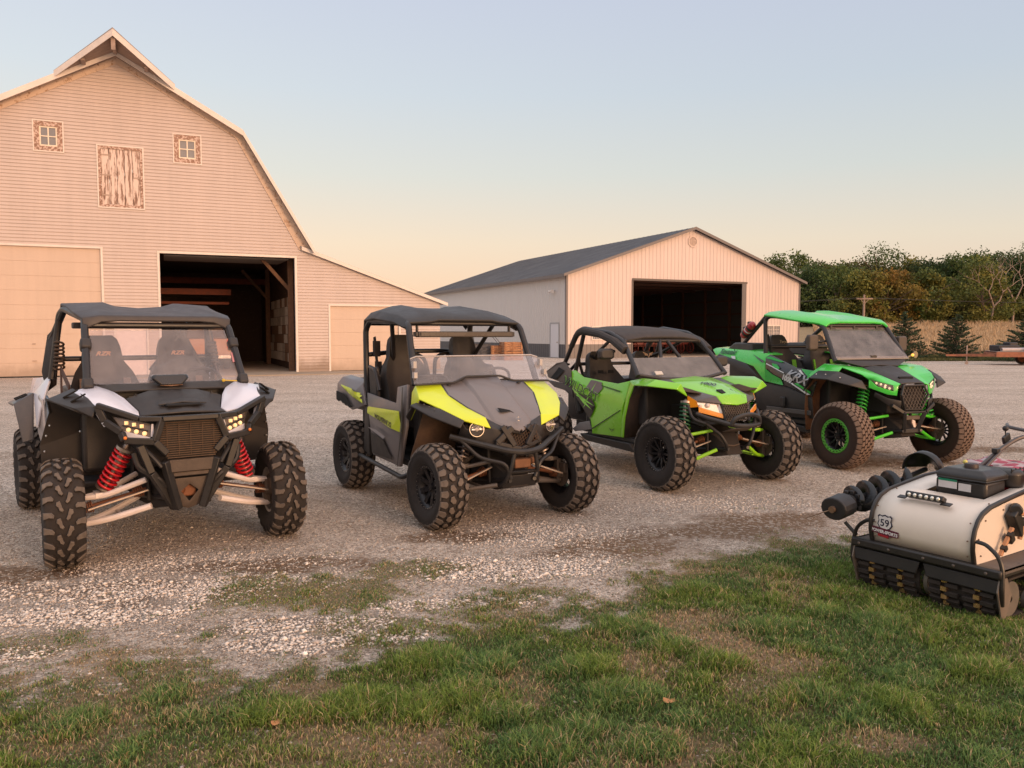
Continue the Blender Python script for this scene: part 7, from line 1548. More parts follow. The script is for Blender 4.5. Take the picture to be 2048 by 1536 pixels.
for s in (-1, 1):
    mb = MB(); mb.box((-.07, s * .29, 1.165), (.02, .05, .012)); mb.cyl((-.07, s * .27, 1.16), (-.07, s * .27, 1.19), .006); mb.build('hood_latch', blkp, v1)
    T_ = (-.215, s * .835, 1.166)
    fl = panel('fender_flare', [Y((-.22, .66, 1.24), s), T_, (.10, s * .70, 1.12), Y(W3, s), (-.42, s * .80, 1.05), (-.40, s * .66, 1.18), (.22, s * .60, 1.06), (.03, s * .60, 1.185)], [(0, 1, 2, 7), (7, 2, 3), (5, 4, 1, 0), (2, 6, 3)], blk, v1, th=.015, bevel=.006)
    mb = MB()
    for t in (.30, .68): p = lerp((-.18, s * .72, 1.225), (.12, s * .63, 1.165), t); mb.box(p, (.03, .11, .012), (s * -.5, .2, s * .5))
    mb.build('flare_vent', dark_in, v1, bevel=.003)
    sh = panel('fender_shield', [T_, (-.42, s * .80, 1.05), (-.50, s * .86, .80), (-.50, s * .84, .55), (-.46, s * .45, .55), (-.40, s * .45, .95), (-.12, s * .55, 1.10), (.10, s * .70, 1.10), (.15, s * .5, 1.0)], [(0, 1, 2, 5), (2, 3, 4, 5), (0, 5, 6, 7), (7, 6, 8)], M('shield_black', (.02, .017, .016), .6, dust=.15, dcol=(.12, .09, .07)), v1, th=.01)
    mb = MB()
    for (x, y, z) in ((-.40, .80, .96), (-.455, .82, .88), (-.49, .83, .76), (-.49, .82, .64), (-.43, .60, .90)): mb.sphere((x + .02, s * y, z), .009, 6, 4)
    build_each(mb, 'shield_bolt', M('bolt_silver', (.7, .65, .6), .3, .9), sh)
# headlamps
for s in (-1, 1):
    q = [Y(p, s) for p in ((.20, .47, 1.055), (.335, .25, 1.00), (.36, .262, .90), (.27, .41, .945))]
    mb = MB(); mb.add([off(p, -.06, 0, 0) for p in q] + [off(p, -.012, 0, 0) for p in q], [(0, 1, 2, 3), (0, 1, 5, 4), (1, 2, 6, 5), (2, 3, 7, 6), (3, 0, 4, 7)]); mb.add([off(p, -.03, 0, 0) for p in q], [(0, 1, 2, 3)]); hl = mb.build('headlight', M('lamp_bezel1', (.16, .13, .10), .3, .5), v1, smooth=0)
    mb = MB(); Q = [V3(p) for p in q]
    for t in (.30, .52, .74): mb.box(Q[0].lerp(Q[1], t).lerp(Q[3].lerp(Q[2], t), .26) + V3((-.004, 0, 0)), (.012, .024, .024))
    for t in (.25, .52, .80): mb.sphere(Q[0].lerp(Q[1], t).lerp(Q[3].lerp(Q[2], t), .72) + V3((-.004, 0, 0)), .016, 14, 8)
    mb.build('led_lamp', M('led_warm', (1, .8, .5), .2, emit=(1, .52, .2), estr=.9), hl)
    mb = MB(); mb.beam(Q[0].lerp(Q[1], .12).lerp(Q[3].lerp(Q[2], .12), .5), Q[0].lerp(Q[1], .92).lerp(Q[3].lerp(Q[2], .92), .5), .008, .01); mb.build('lamp_divider', blk, hl)
    mb = MB(); mb.add([off(p, .003, 0, 0) for p in q], [(0, 1, 2, 3)]); mb.build('lens', lens, hl, smooth=0)
    mb = MB(); mb.add([off(q[3], .006, 0, .012), off(q[2], .006, 0, .012), off(q[2], .008, 0, -.022), off(q[3], .006, 0, -.028)], [(0, 1, 2, 3)]); mb.add([off(q[1], .006, 0, 0), off(q[2], .006, 0, .014), off(q[2], .006, -s * .02, .014), off(q[1], .006, -s * .012, 0)], [(0, 1, 2, 3)]); mb.build('lamp_surround', wht, v1, smooth=0, solid=.01)
    mb = MB(); mb.add([Y(p, s) for p in ((.13, .56, 1.075), (.17, .525, 1.06), (.21, .50, 1.00), (.19, .52, .985))], [(0, 1, 2, 3)]); mb.build('lamp_wing', wht, v1, smooth=0, solid=.012)
# front bull bar: flat black bars
def bars(name, segs, w_, h_, mat, bev=.006, up=(0, 0, 1)):
    mb = MB()
    for a, b in segs: mb.beam(a, b, w_, h_, up=up)
    return mb.build(name, mat, v1, bevel=bev)
K = dict(o=(.24, .575, 1.145), b=(.36, .33, 1.045), c=(.40, .19, 1.04), g=(.42, .245, .885), lo=(.41, .165, .745), e=(.33, .44, .955), f=(.35, .425, .90), e2=(.26, .53, 1.03))
bars('bull_bar_top', [(K['o'], K['b']), (Y(K['o'], -1), Y(K['b'], -1)), (K['b'], K['c']), (Y(K['b'], -1), Y(K['c'], -1)), (K['c'], Y(K['c'], -1))], .05, .035, blkp)
for s in (-1, 1):
    k = {a: Y(b, s) for a, b in K.items()}
    bars('bull_bar_side', [(k['o'], k['e2']), (k['e2'], k['e']), (k['e'], k['f']), (k['f'], k['g']), (k['c'], k['g']), (k['g'], off(k['lo'], 0, 0, .05))], .035, .045, blkp)
    mb = MB(); mb.sphere(off(k['f'], .028, 0, .02), .012); mb.build('amber_bolt', M('amber_bolt', (.75, .22, .04), .4), v1)
    bars('bumper_leg', [((.36, s * .33, .86), (.36, s * .26, .66)), ((.36, s * .26, .66), (.30, s * .10, .38)), ((.40, s * .18, .74), (.34, s * .085, .38))], .05, .05, blkp)
    tb = MB(); tb.tube([(.30, s * .36, .80), (.33, s * .34, .70), (.36, s * .22, .62), (.34, s * .16, .55)], .02, 8, rnd_=.04); tb.tube([(.34, s * .30, .83), (.38, s * .24, .76), (.40, s * .2, .70)], .016, 8, rnd_=.03); tb.build('bumper_tube', blkp, v1)
gv = [(.385, .17, 1.015), (.405, .235, .885), (.40, .16, .755)]
gr = grille(v1, 'grille', [Y(gv[0], -1), gv[0], gv[1], gv[2], Y(gv[2], -1), Y(gv[1], -1)], M('grille_mud', (.08, .048, .028), .8, var=.5, scale=30, dust=.3, dcol=(.2, .13, .08)), .0155, .0062, diag='h')
mb = MB()
for k in range(5): y = -.16 + k * .08; mb.beam((.392, y, 1.0), (.392, y, .77), .004, .006)
mb.build('grille_upright', M('grille_mud', (.16, .085, .04), .8), gr)
mb = MB(); mb.box((.39, 0, .70), (.03, .34, .09), (0, .1, 0)); mb.box((.37, 0, .635), (.025, .30, .03)); mb.build('bumper_plate', M('plate_brown', (.06, .045, .038), .6, dust=.3), v1, bevel=.006)
panel('front_skid', [(.35, .12, .60), (.35, .15, .52), (.31, .10, .40), (.28, 0, .36), (.35, 0, .60), (.33, .06, .50), (.31, .0, .42), (.33, 0, .55)], [(0, 1, 2, 5), (5, 2, 3, 6), (4, 0, 5, 7)], M('plate_brown', (.06, .045, .038), .6, dust=.3), v1, both=True, th=.01)
mb = MB(); mb.box((.22, 0, .50), (.10, .12, .10)); mb.sphere((.25, -.05, .50), .04); mb.build('differential', rustax, v1, bevel=.01)
# cowl, windshield, wiper-less scoop
panel('cowl', [(-.24, 0, 1.265), (-.24, .46, 1.265), (-.30, .60, 1.25), (-.16, .40, 1.21), (-.13, .17, 1.215), (-.14, 0, 1.22)], [(0, 1, 3, 4, 5), (1, 2, 3)], blk, v1, both=True, th=.02)
tw, bw = (-.495, .50, 1.665), (-.24, .55, 1.27)
mb = MB(); mb.add([Y(tw, -1), tw, bw, (-.205, .30, 1.235), (-.20, 0, 1.225), (-.205, -.30, 1.235), Y(bw, -1)], [(0, 1, 2, 3, 4, 5, 6)]); ws = mb.build('windshield', glassmat('windshield_clear', (.90, .87, .90), .07, .05, .12), v1, solid=.005, smooth=0)
mb = MB(); q0 = [(-.21, -.115, 1.33), (-.21, .105, 1.33)]
mb.loft([[(-.20 + dx, -.13 + dy, 1.32), (-.20 + dx, .12 - dy, 1.32), (-.19 + dx, .13 - dy, 1.295), (-.165 + dx, .08 - dy, 1.245), (-.165 + dx, -.09 + dy, 1.245), (-.19 + dx, -.14 + dy, 1.295)] for dx, dy in ((-.03, 0), (.03, 0), (.045, .015))]); mb.build('windshield_vent', M('vent_gloss', (.01, .01, .012), .2, coat=.4), ws, bevel=.01)
mb = MB(); mb.tube([(-.155, -.08, 1.245), (-.15, 0, 1.238), (-.155, .08, 1.245)], .006); mb.build('vent_rim', M('vent_rim_tan', (.35, .22, .17), .4), ws)
for s in (-1, 1):
    for t in (.30, .96):
        c = lerp((-.50, s * .535, 1.68), (-.22, s * .565, 1.24), t); mb = MB(); mb.box(c, (.09, .075, .085), (0, -.55, 0)); mb.build('windshield_clamp', blk, ws, bevel=.015)
mb = MB(); mb.box((-.345, .527, 1.44), (.01, .025, .09), (0, -.55, 0)); mb.build('pillar_sticker', M('sticker_pink', (.55, .25, .28), .5), v1)
mb = MB(); mb.sphere((-.19, .40, 1.262), .014); mb.tube([(-.19, .40, 1.262), (-.17, .50, 1.255)], .005); mb.build('yellow_tag', M('tag_yellow', (.6, .42, .05), .5), v1)
tubes(v1, 'roll_cage', [[(-.20, .57, 1.22), (-.50, .535, 1.69), (-.62, .52, 1.75), (-1.30, .58, 1.84), (-1.42, .60, 1.80), (-1.40, .68, 1.25)], [(-1.34, .58, 1.82), (-1.62, .66, 1.55), (-1.72, .68, 1.22)]], .028)
tubes(v1, 'cage_crossbar', [[(-.52, -.52, 1.70), (-.52, .52, 1.70)], [(-1.36, -.58, 1.83), (-1.36, .58, 1.83)], [(-1.40, -.62, 1.42), (-1.40, .62, 1.42)], [(-1.36, .50, 1.82), (-1.40, .10, 1.30)], [(-1.36, .22, 1.82), (-1.40, .52, 1.30)], [(-1.38, .36, 1.66), (-1.40, .56, 1.30)]], .022, both=False)
mb = MB(); mb.beam((-1.0, -.56, 1.70), (-1.0, .56, 1.70), .10, .05); mb.build('roof_console', M('console_grey', (.06, .052, .052), .6), v1, bevel=.01)
roof_skin(v1, 'roof', [(-.485, [(0, 1.735), (.30, 1.735), (.42, 1.725), (.545, 1.665)]), (-.50, [(0, 1.775), (.24, 1.775), (.43, 1.775), (.555, 1.755)]), (-.62, [(0, 1.79), (.22, 1.795), (.44, 1.81), (.57, 1.785)]), (-.95, [(0, 1.815), (.20, 1.825), (.36, 1.865), (.575, 1.825)]), (-1.2, [(0, 1.845), (.19, 1.86), (.30, 1.90), (.58, 1.865)]), (-1.36, [(0, 1.86), (.19, 1.875), (.29, 1.905), (.60, 1.89)]), (-1.39, [(0, 1.83), (.19, 1.84), (.28, 1.86), (.60, 1.83)])], M('roof_black', (.035, .032, .035), .5, var=.12, dust=.16, dcol=(.18, .14, .13)), th=.028)
# side net frames, shock visible through the door opening
for s in (-1, 1):
    mb = MB(); mb.add([(-1.42, s * .61, 1.72), (-1.60, s * .68, 1.62), (-1.74, s * .72, 1.30), (-1.62, s * .70, 1.14), (-1.42, s * .66, 1.20)], [(0, 1, 2, 3, 4)]); mb.build('cab_net', M('net_black', (.03, .022, .02), .85, bump=.6, bscale=120), v1, solid=.02)
    mb = MB(); mb.coil((-1.34, s * .62, 1.56), (-1.26, s * .63, 1.34), .034, .009, 7, 6, 14); mb.build('belt_coil', M('webbing_brown', (.07, .045, .03), .8), v1)
    mb = MB(); mb.beam((-1.28, s * .62, 1.34), (-.95, s * .60, 1.20), .05, .012, up=(0, 1, 0)); mb.beam((-1.27, s * .62, 1.34), (-1.22, s * .63, .95), .05, .012, up=(0, 1, 0)); mb.build('harness_strap', M('strap_brown', (.10, .06, .05), .8), v1)
    st = bucket_seat(v1, -1.18, s * .30, .72, .88, .52, accent=M('seat_tan', (.22, .15, .11), .6), tilt=.22)
    text_obj('seat_lettering', 'RZR', (-1.18 - math.sin(.22) * .70 + .085, s * .30 - .065, .76 + math.cos(.22) * .70), (0, 1, 0), (-.22, 0, 1), .048, M('lettering_orange', (.75, .38, .18), .5), st, lift=.03, shear=.4, bold=.002, sx=1.25)
    # body side and rear fender
    side = panel('door', [(-.52, s * .72, 1.02), (-.52, s * .70, .50), (-1.35, s * .70, .46), (-1.45, s * .75, .80), (-1.40, s * .73, 1.12), (-1.0, s * .68, 1.0), (-.70, s * .68, 1.10), (-.95, s * .76, .78)], [(0, 7, 5, 6), (0, 1, 7), (1, 2, 7), (2, 3, 7), (3, 4, 5, 7)], blu, v1, th=.02, bevel=.008)
    rf = [(-1.40, s * .70, 1.24), (-1.60, s * .68, 1.27), (-1.95, s * .74, 1.24), (-2.35, s * .74, 1.22), (-2.4, s * .78, 1.02), (-1.95, s * .80, 1.08), (-1.62, s * .80, 1.12), (-1.42, s * .80, .84), (-1.36, s * .78, 1.0)]
    panel('rear_fender', rf, [(0, 1, 6, 8), (1, 2, 5, 6), (2, 3, 4, 5), (8, 6, 7)], wht, v1, th=.02, bevel=.01)
    panel('rear_quarter', [(-1.36, s * .76, 1.08), (-1.48, s * .775, 1.12), (-1.46, s * .79, .80), (-1.40, s * .75, .62), (-1.30, s * .74, .68)], [(0, 1, 2), (0, 2, 3, 4)], M('quarter_silver', (.45, .42, .42), .3, .3, coat=.4), v1, th=.02)
    rfl = panel('rear_flare', [(-1.60, s * .80, 1.13), (-2.0, s * .80, 1.11), (-2.4, s * .78, 1.05), (-2.35, s * .92, .98), (-1.95, s * .97, 1.03), (-1.58, s * .95, 1.04), (-1.46, s * .90, .72), (-1.46, s * .82, .74)], [(0, 1, 4, 5), (1, 2, 3, 4), (0, 5, 6, 7)], char, v1, th=.02, bevel=.008)
    mb = MB(); 
    for x in (-1.66, -1.78): mb.box((x, s * .885, 1.09), (.03, .10, .012), (s * -.4, 0, 0))
    mb.build('flare_vent', dark_in, rfl)
    mb = MB(); mb.prism([(-1.55, s * .76, .50), (-.50, s * .76, .50), (-.46, s * .72, .40), (-1.5, s * .72, .40)], (0, -s * .4, 0)); mb.build('rock_slider', blk, v1, bevel=.01)
    mb = MB(); mb.lathe([(.05, 0), (.055, .02), (.055, .3), (.05, .32)], (-2.0, s * .55, .62), (.2, 0, 1), 14); mb.build('rear_shock', blkp, v1)
steering(v1, (-.66, .33, 1.20), (-.8, 0, .55), .18)
mb = MB(); mb.loft([[(-.26, -.60, 1.24), (-.26, .60, 1.24), (-.3, .6, .6), (-.3, -.6, .6)], [(-.52, -.60, 1.22), (-.52, .60, 1.22), (-.5, .58, .6), (-.5, -.58, .6)]]); mb.build('dashboard', blk, v1, bevel=.03)
mb = MB(); mb.bx(-1.5, -.4, -.66, .66, .46, .52); mb.bx(-1.50, -1.44, -.62, .62, .52, 1.10); mb.bx(-2.4, -1.5, -.5, .5, .6, 1.14); mb.build('floor_pan', blk, v1, bevel=.02)
mb = MB(); mb.bx(-.38, .24, -.28, .28, .68, .98); mb.build('radiator_box', M('underbody', (.02, .02, .02), .8), v1, bevel=.02)

# ---------------------------------------------------------------- tracked carrier, right foreground
tcx = Matrix.Translation((2.443, 4.70, 0)) @ Matrix.Rotation(R(-147), 4, 'Z')
tc_ = empty('tracked_carrier', (2.443, 4.70, 0), R(-147), 'cream and black tracked power carrier with engine on top and black bumper', 'tracked carrier')
crm = M('cream_panel', (.76, .67, .58), .45, var=.05, scale=3, dust=.06, dcol=(.5, .4, .3)); frm = M('frame_black_tube', (.014, .013, .014), .4, dust=.06)
prof = [(-.045, .325), (-.025, .40), (-.025, .46), (-.042, .515), (-.075, .565), (-.12, .60), (-.20, .628), (-.32, .645), (-.46, .662), (-.62, .68), (-.95, .69), (-1.02, .68)]
yl, yr = -.335, .295
mb = MB(); cut = [p for p in prof]
# skin with a bay cut for the engine: built as strips
ys = [yl, -.16, -.08, .12, .20, yr]; 
def okc(i, j):  # i profile segment, j lateral strip
    x = (prof[i][0] + prof[i + 1][0]) / 2; return not (x < -.33 and 1 <= j <= 3 and x > -.97) and not (x < -.28 and x > -.97 and j == 2)
P_ = [(x, y, z) for (x, z) in prof for y in ys]; F_ = []
for i in range(len(prof) - 1):
    for j in range(len(ys) - 1):
        if okc(i, j): F_.append((i * 6 + j, i * 6 + j + 1, (i + 1) * 6 + j + 1, (i + 1) * 6 + j))
o = panel('cowl', P_, F_, crm, tc_, th=.008, bevel=0, smooth=50)
for y, nm in ((yl, 'side_panel'), (yr, 'side_panel')):
    s = -1 if y < 0 else 1; mb = MB(); q = [(x - .012, y - s * .008, z - .012) for x, z in prof] + [(-1.02, y - s * .008, .325)]
    mb.prism(q, (0, s * .012, 0)); sp_ = mb.build(nm, crm, tc_, smooth=0)
    mb = MB(); mb.tube([(-.04, y, .325)] + [(x + .004, y, z + .002) for x, z in prof[:-1]], .0135, 8); mb.build('edge_tube', frm, sp_)
    mb = MB()
    for (x, z) in ((-.10, .36), (-.07, .46), (-.14, .56), (-.34, .60), (-.6, .63), (-.4, .37), (-.7, .38)): mb.sphere((x, y + s * .006, z), .006, 6, 4)
    mb.build('rivet', M('rivet_brown', (.2, .12, .08), .5), sp_)
mb = MB()
for (x, z) in ((-.030, .36), (-.022, .45), (-.05, .55), (-.25, .64)):
    for y in (yl + .03, yr - .03): mb.sphere((x + .004, y, z), .005, 6, 4)
mb.build('cowl_rivet', M('rivet_brown', (.2, .12, .08), .5), tc_)
# decal 59 POWER-SPORTS
navy = M('decal_maroon', (.10, .01, .03), .4); dw = M('decal_white', (.7, .68, .68), .4); dn = M('decal_navy', (.02, .02, .05), .4); dr_ = M('decal_red', (.30, .01, .02), .4)
dc = V3((-0.025,-0.24,0.437)); X0 = -.022
def dp(y, z, l): return (X0 + l, dc.y + y, dc.z + z)
shield = [(-.045, .040), (-.034, .050), (-.018, .044), (0, .052), (.018, .044), (.034, .050), (.045, .040), (.038, .018), (.046, -.006), (.030, -.030), (0, -.040), (-.030, -.030), (-.046, -.006), (-.038, .018)]
dg = MB(); dg.prism([dp(a * 1.1, b * 1.1 + .012, 0) for a, b in shield], (.0015, 0, 0)); dec = dg.build('logo_decal', dn, tc_, smooth=0)
for k, (nm, mt_, pts, l) in enumerate([('shield', dw, [(a * .93, b * .93 + .012) for a, b in shield], .0018), ('banner', navy, [(-.092, -.012), (.092, -.026), (.092, -.062), (.03, -.066), (.03, -.078), (-.045, -.072), (-.045, -.056), (-.092, -.050)], .0026), ('banner_tail', dr_, [(-.042, -.056), (.028, -.062), (.028, -.076), (-.042, -.070)], .0042)]):
    dg = MB(); dg.prism([dp(a, b, l) for a, b in pts], (.0008, 0, 0)); dg.build(nm, mt_, dec, smooth=0)
text_obj('number', '59', dp(-.031, -.004, .003), (0, 1, 0), (0, 0, 1), .062, dn, dec, lift=.001, bold=.001)
text_obj('lettering', 'POWER-SPORTS', dp(-.087, -.044, .0036), (0, 1, -.07), (0, 0, 1), .0265, dw, dec, lift=.001, bold=.0012, sx=.90)
# light bar on the cowl
mb = MB(); mb.box((-.125, -.045, .640), (.05, .235, .036), (0, -.45, 0)); lb = mb.build('light_bar', blkp, tc_, bevel=.008)
mb = MB(); mb.box((-.105, .092, .622), (.035, .06, .006), (0, .3, 0)); mb.box((-.105, -.18, .622), (.035, .05, .006), (0, .3, 0)); build_each(mb, 'light_bracket', blkp, lb)
mb = MB()
for k in range(6): mb.sphere((-.100, -.135 + k * .036, .645), .0125, 10, 6)
mb.build('led_lamp', M('led_pale', (.8, .78, .7), .15, .6), lb)
# bumper, deck and skirt
mb = MB(); mb.bx(-.05, 0, -.46, .46, .27, .325); mb.build('bumper', frm, tc_, bevel=.012)
for y0, y1 in ((-.455, -.01), (.01, .455)):
    mb = MB(); mb.prism([(-.03, y0, .262), (-.03, y1, .262), (-.03, y1 - .02, .185), (-.03, y0 + .02, .185)], (.014, 0, 0)); mb.build('skirt_panel', M('skirt_black', (.020, .020, .022), .6, dust=.06), tc_, bevel=.006)
mb = MB()
for y in (-.40, -.2, .02, .2, .38): mb.sphere((.002, y, .295), .010, 8, 5, sc=(.5, 1, 1))
mb.build('bumper_bolt', M('bolt_dull', (.14, .12, .11), .4, .6), tc_)
for s in (-1, 1):
    mb = MB(); mb.bx(-1.1, -.05, min(s * .30, s * .46), max(s * .30, s * .46), .30, .315); mb.build('deck', M('deck_brown', (.09, .075, .07), .7, dust=.25), tc_)
    mb = MB(); mb.tube([(-.03, s * .31, .455), (-.03, s * .36, .452), (-.03, s * .43, .40), (-.03, s * .455, .33), (-.02, s * .462, .20), (-.05, s * .45, .12)], .012, 8, rnd_=.04); mb.build('corner_tube', frm, tc_)
    mb = MB(); mb.beam((-.05, s * .45, .30), (-1.1, s * .45, .30), .02, .03); mb.build('side_rail', frm, tc_)
    mb = MB(); mb.prism([(-.02, s * .44, .27), (-.10, s * .44, .27), (-.16, s * .44, .16), (-.10, s * .44, .04), (-.06, s * .44, .03), (-.0, s * .44, .20)], (0, s * .008, 0)); mb.build('track_frame', M('frame_tan_grey', (.18, .15, .13), .5, .3, dust=.3), tc_)
# tracks: belt with cleats
def belt_path(n):
    pts = []; 
    for k in range(8): a = PI / 2 - k * PI / 8; pts.append((-.17 + .115 * math.cos(a), .135 + .115 * math.sin(a)))
    for k in range(9): a = -PI / 2 - 0 * k; pts.append((-.17 - k * .09, .018))
    for k in range(9): a = -PI / 2 - k * PI / 8; pts.append((-.98 + .115 * math.cos(a), .135 + .115 * math.sin(a)))
    for k in range(1, 9): pts.append((-.98 + k * .09, .25))
    return pts
bp_ = belt_path(0)
for (ya, yb) in ((-.43, -.03), (.03, .43)):
    mb = MB(); secs = []
    k = len(bp_); vs = []
    for (x, z) in bp_: vs += [(x, ya, z), (x, yb, z)]
    mb.add(vs, [(2 * i, 2 * i + 1, (2 * i + 3) % (2 * k), (2 * i + 2) % (2 * k)) for i in range(k)])
    tb = mb.build('track_belt', M('track_rubber', (.018, .014, .013), .85, bump=.4, dust=.1), tc_, solid=.012, smooth=0)
    mb = MB()
    for i in range(k):
        a = V3((bp_[i][0], 0, bp_[i][1])); b = V3((bp_[(i + 1) % k][0], 0, bp_[(i + 1) % k][1])); t = (b - a).normalized(); n_ = V3((-t.z, 0, t.x)); c = (a + b) / 2
        if (c - V3((-.57, 0, .135))).dot(n_) < 0: n_ = -n_
        for j in range(4):
            y0 = ya + (yb - ya) * (j + .08 + .0 * (i % 2)) / 4; y1 = ya + (yb - ya) * (j + .80) / 4; mb.beam(c + n_ * .016 + V3((0, y0, 0)), c + n_ * .016 + V3((0, y1, 0)), .022, .022, up=n_)
    mb.build('track_cleat', M('track_rubber', (.018, .014, .013), .85), tb, smooth=0)
    mb = MB()
    for j in (.25, .72):
        for i in range(0, k): 
            a = V3((bp_[i][0], 0, bp_[i][1])); c = a; out = (a - V3((-.57 if -.98 < a.x < -.17 else (-.17 if a.x >= -.17 else -.98), 0, .135))).normalized(); mb.box(c + out * .012 + V3((0, ya + (yb - ya) * j, 0)), (.026, .034, .026))
    build_each(mb, 'track_clip', M('clip_brass', (.75, .48, .28), .25, .9), tb, smooth=0)
for s in (-1, 0, 1):
    for x, r_ in ((-.17, .10), (-.98, .10), (-.40, .06), (-.62, .06), (-.82, .06)):
        mb = MB(); mb.lathe([(.02, -.012), (r_, -.012), (r_, .012), (.02, .012)], (x, s * .425, .135 if r_ > .08 else .085), (0, 1, 0), 24); mb.build('idler_wheel', M('wheel_pale', (.16, .145, .13), .5, .5, dust=.25), tc_)
mb = MB(); mb.bx(-1.05, -.08, -.30, .30, .20, .30); mb.build('belly_frame', frm, tc_)
# engine
eng = M('engine_black', (.013, .012, .013), .4, dust=.06, coat=.15)
mb = MB(); mb.bx(-.60, -.36, -.12, .19, .60, .74); mb.build('engine', eng, tc_, bevel=.02)
mb = MB(); mb.loft([[(-.34, -.10, .735), (-.34, .20, .735), (-.60, .20, .735), (-.60, -.10, .735)], [(-.335, -.105, .75), (-.335, .205, .75), (-.605, .205, .75), (-.605, -.105, .75)], [(-.34, -.10, .775), (-.34, .20, .775), (-.60, .20, .775), (-.60, -.10, .775)], [(-.37, -.06, .805), (-.37, .16, .805), (-.57, .16, .805), (-.57, -.06, .805)]]); ft = mb.build('fuel_tank', eng, tc_, bevel=.008)
mb = MB(); mb.lathe([(.0, .03), (.035, .03), (.04, .02), (.04, 0)], (-.46, .05, .80), (0, 0, 1), 16); mb.build('fuel_cap', M('cap_brown', (.04, .025, .022), .5), ft)
mb = MB(); mb.lathe([(.0, .0), (.075, .0), (.08, .02), (.08, .09), (.06, .11), (0, .115)], (-.70, .16, .68), (0, 0, 1), 20); mb.bx(-.78, -.63, -.05, .10, .68, .78); mb.build('air_filter', eng, tc_, bevel=.01)
mb = MB()
for k in range(6): mb.beam((-.64, .20 + .0 * k, .70 + k * .018), (-.80, .20, .70 + k * .018), .006, .006)
for k in range(4): mb.beam((-.64 - k * .053, .20, .69), (-.64 - k * .053, .20, .80), .006, .006)
mb.build('muffler_guard', M('guard_black', (.02, .02, .02), .5), tc_)
mb = MB(); mb.add([(-.355, -.095, .73), (-.355, .02, .73), (-.355, .02, .675), (-.355, -.095, .675)], [(0, 1, 2, 3)]); lbm = mb.build('engine_label', M('label_pale', (.62, .6, .6), .5), tc_, smooth=0, solid=.002); mb = MB(); mb.add([(-.352, -.095, .732), (-.352, .02, .732), (-.352, .02, .718), (-.352, -.095, .718)], [(0, 1, 2, 3)]); mb.build('label_stripe', M('label_green', (.0, .22, .12), .5), lbm, smooth=0)
mb = MB(); mb.add([(-.355, .03, .715), (-.355, .105, .715), (-.355, .105, .668), (-.355, .03, .668)], [(0, 1, 2, 3)]); mb.build('engine_label', M('label_pale', (.62, .6, .6), .5), tc_, smooth=0, solid=.002)
mb = MB(); mb.sphere((-.52, -.02, .825), .014); mb.build('yellow_cap', M('cap_yellow', (.6, .55, .15), .5), ft)
# handlebar and control lever
mb = MB(); mb.tube([(-.72, -.06, .74), (-.95, -.02, .87), (-1.12, .02, .945), (-1.25, .10, .965), (-1.4, .2, .98)], .014, 8, rnd_=.08); mb.tube([(-.72, -.02, .74), (-.92, .0, .86)], .010, 8); mb.tube([(-1.25, .10, .965), (-1.3, -.14, .985), (-1.42, -.2, .99)], .012, 8, rnd_=.05); mb.build('handlebar', M('handle_grey', (.09, .08, .08), .4, .4), tc_)
mb = MB(); mb.box((-1.05, -.03, .935), (.08, .02, .05), (0, .4, 0)); mb.box((-.90, -.02, .865), (.04, .04, .03)); mb.build('control_box', blkp, tc_, bevel=.004)
mb = MB(); mb.tube([(-1.04, -.03, .95), (-1.035, -.03, .995)], .004); mb.sphere((-1.035, -.03, 1.003), .019, 14, 10); mb.build('control_lever', blkp, tc_)
# winch / bow clamp on the near side panel
mb = MB(); mb.box((-.42, .335, .52), (.07, .06, .17), (0, .6, 0)); mb.lathe([(.0, 0), (.04, 0), (.045, .05), (.0, .06)], (-.50, .30, .50), (0, 1, 0), 16); mb.box((-.37, .33, .43), (.05, .04, .05), (0, .5, 0)); mb.lathe([(.0, 0), (.035, 0), (.035, .07), (.0, .07)], (-.44, .32, .60), (.5, .3, 0), 14)
rd = mb.build('tool_clamp', blkp, tc_, bevel=.008)
mb = MB(); mb.beam((-.36, .345, .50), (-.26, .33, .345), .022, .018); mb.beam((-.50, .36, .56), (-.40, .36, .585), .03, .02); mb.beam((-.46, .36, .50), (-.44, .35, .42), .02, .02); mb.build('tan_strap', M('strap_tan', (.50, .25, .13), .6), rd, bevel=.003)
mb = MB(); mb.box((-.285, .338, .385), (.03, .03, .028), (0, .6, 0)); mb.box((-.335, .348, .46), (.035, .03, .028), (0, .6, 0)); mb.build('strap_buckle', blkp, rd)
# auger lying along the far side of the carrier
au = empty('earth_auger', (0, 0, 0), 0, 'black earth auger with spiral flights strapped along the carrier side', 'auger'); au.matrix_world = tcx.copy()
A0 = V3((.02, -.55, .50)); A1 = V3((-1.10, -.60, .64)); ax = (A1 - A0).normalized(); sd, u = frame_of(ax)
mb = MB(); mb.cyl(A0 + ax * .12, A1, .018, 12)
def flight(mb, t0, t1, r0, r1, turns):
    n = int(turns * 20); vs = []; 
    for k in range(n + 1):
        f = k / n; a = 2 * PI * turns * f; c = A0 + ax * (t0 + (t1 - t0) * f); d = sd * math.cos(a) + u * math.sin(a); r = r0 + (r1 - r0) * f; vs += [c + d * .017, c + d * r]
    mb.add(vs, [(2 * i, 2 * i + 1, 2 * i + 3, 2 * i + 2) for i in range(n)])
flight(mb, .16, .80, .10, .10, 4.2)
mb.build('flight', M('auger_black', (.012, .012, .014), .35, coat=.3), au, solid=.006, smooth=50)
mb = MB(); n = 22; c = A1 - ax * .02; vs = [];
for k in range(15):
    a = -.3 + k * PI * 1.1 / 14; d = sd * math.cos(a) + u * math.sin(a); vs += [c + d * .03 + ax * .10, c + d * .14 + ax * .02, c + d * .14 - ax * .05]
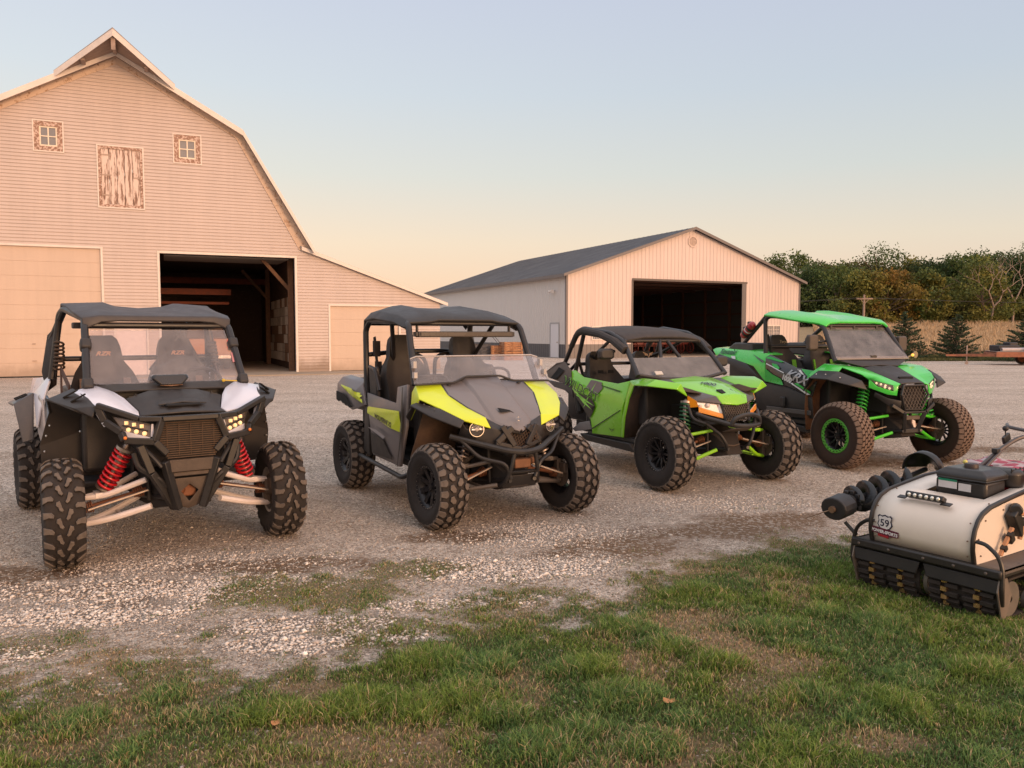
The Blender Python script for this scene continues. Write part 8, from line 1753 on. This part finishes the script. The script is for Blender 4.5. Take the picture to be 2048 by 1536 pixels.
mb.add(vs, [(3 * i, 3 * i + 1, 3 * i + 4, 3 * i + 3) for i in range(14)] + [(3 * i + 1, 3 * i + 2, 3 * i + 5, 3 * i + 4) for i in range(14)]); mb.build('guard', M('auger_black', (.012, .012, .014), .35), au, solid=.006, smooth=50)
mb = MB(); mb.loft([[A0 + ax * t + (sd * math.cos(a) * .092 + u * math.sin(a) * .076) * k for a in [2 * PI * j / 16 for j in range(16)]] for t, k in ((-.045, .92), (-.04, 1), (.085, 1.0), (.09, .9))]); mb.build('gearbox', M('gearbox_black', (.012, .012, .014), .5, dust=.05), au, bevel=.008, smooth=25)
mb = MB(); mb.cyl(A0 - ax * .065, A0 - ax * .03, .022, 14); mb.cyl(A0 - ax * .05, A0 - ax * .06 + V3((.06, -.16, -.08)), .004, 6); mb.build('drive_nut', M('nut_brass', (.30, .20, .14), .4, .8), au)
mb = MB(); c = A0 + ax * .17
for k in range(9): a = k * 2 * PI / 9; mb.box(c + (sd * math.cos(a) + u * math.sin(a)) * .06, (.03, .03, .03))
mb.cyl(c - ax * .03, c + ax * .03, .05, 14); mb.build('chuck', blkp, au, bevel=.004)
mb = MB(); mb.tube([(-.05, -.45, .33), (-.05, -.49, .36), (-.04, -.53, .40)], .012); mb.tube([(-.6, -.45, .31), (-.6, -.52, .45), (-.6, -.55, .55)], .012); mb.build('auger_bracket', frm, tc_)
# red cooler with a red and white blanket behind the engine
cl_ = empty('red_cooler', (0, 0, 0), 0, 'red box riding on the carrier deck behind the engine', 'cooler'); cl_.matrix_world = tcx.copy()
mb = MB(); mb.bx(-1.22, -.84, -.18, .60, .50, .74); mb.build('body', M('cooler_red', (.28, .008, .012), .4, coat=.3), cl_, bevel=.02); mb = MB(); mb.bx(-1.23, -.83, -.19, .61, .742, .765); mb.build('lid_rim', blkp, cl_, bevel=.006)
m, nt, b = newmat('plaid_cloth'); tcn = nt.nodes.new('ShaderNodeTexCoord'); c1 = nd(nt, 'ShaderNodeTexChecker', i_Scale=11.0); c1.inputs[1].default_value = (.42, .08, .12, 1); c1.inputs[2].default_value = (.50, .40, .40, 1); lk(nt, tcn.outputs['Object'], c1.inputs[0]); lk(nt, c1.outputs[0], b.inputs['Base Color']); b.inputs['Roughness'].default_value = .9
mb = MB(); rows = []
for i in range(9):
    x = -.83 - i * .05; rows.append([(x, -.19 + j * .08, .775 + .008 * math.sin(i * 1.3 + j) + .006 * math.cos(j * 1.7)) for j in range(11)])
mb.loft(rows, closed=False, cap=False); bl = mb.build('blanket', m, None, solid=.012, smooth=60); bl.matrix_world = tcx.copy(); tag(bl, 'red and white checked cloth folded on top of the red box', 'cloth')
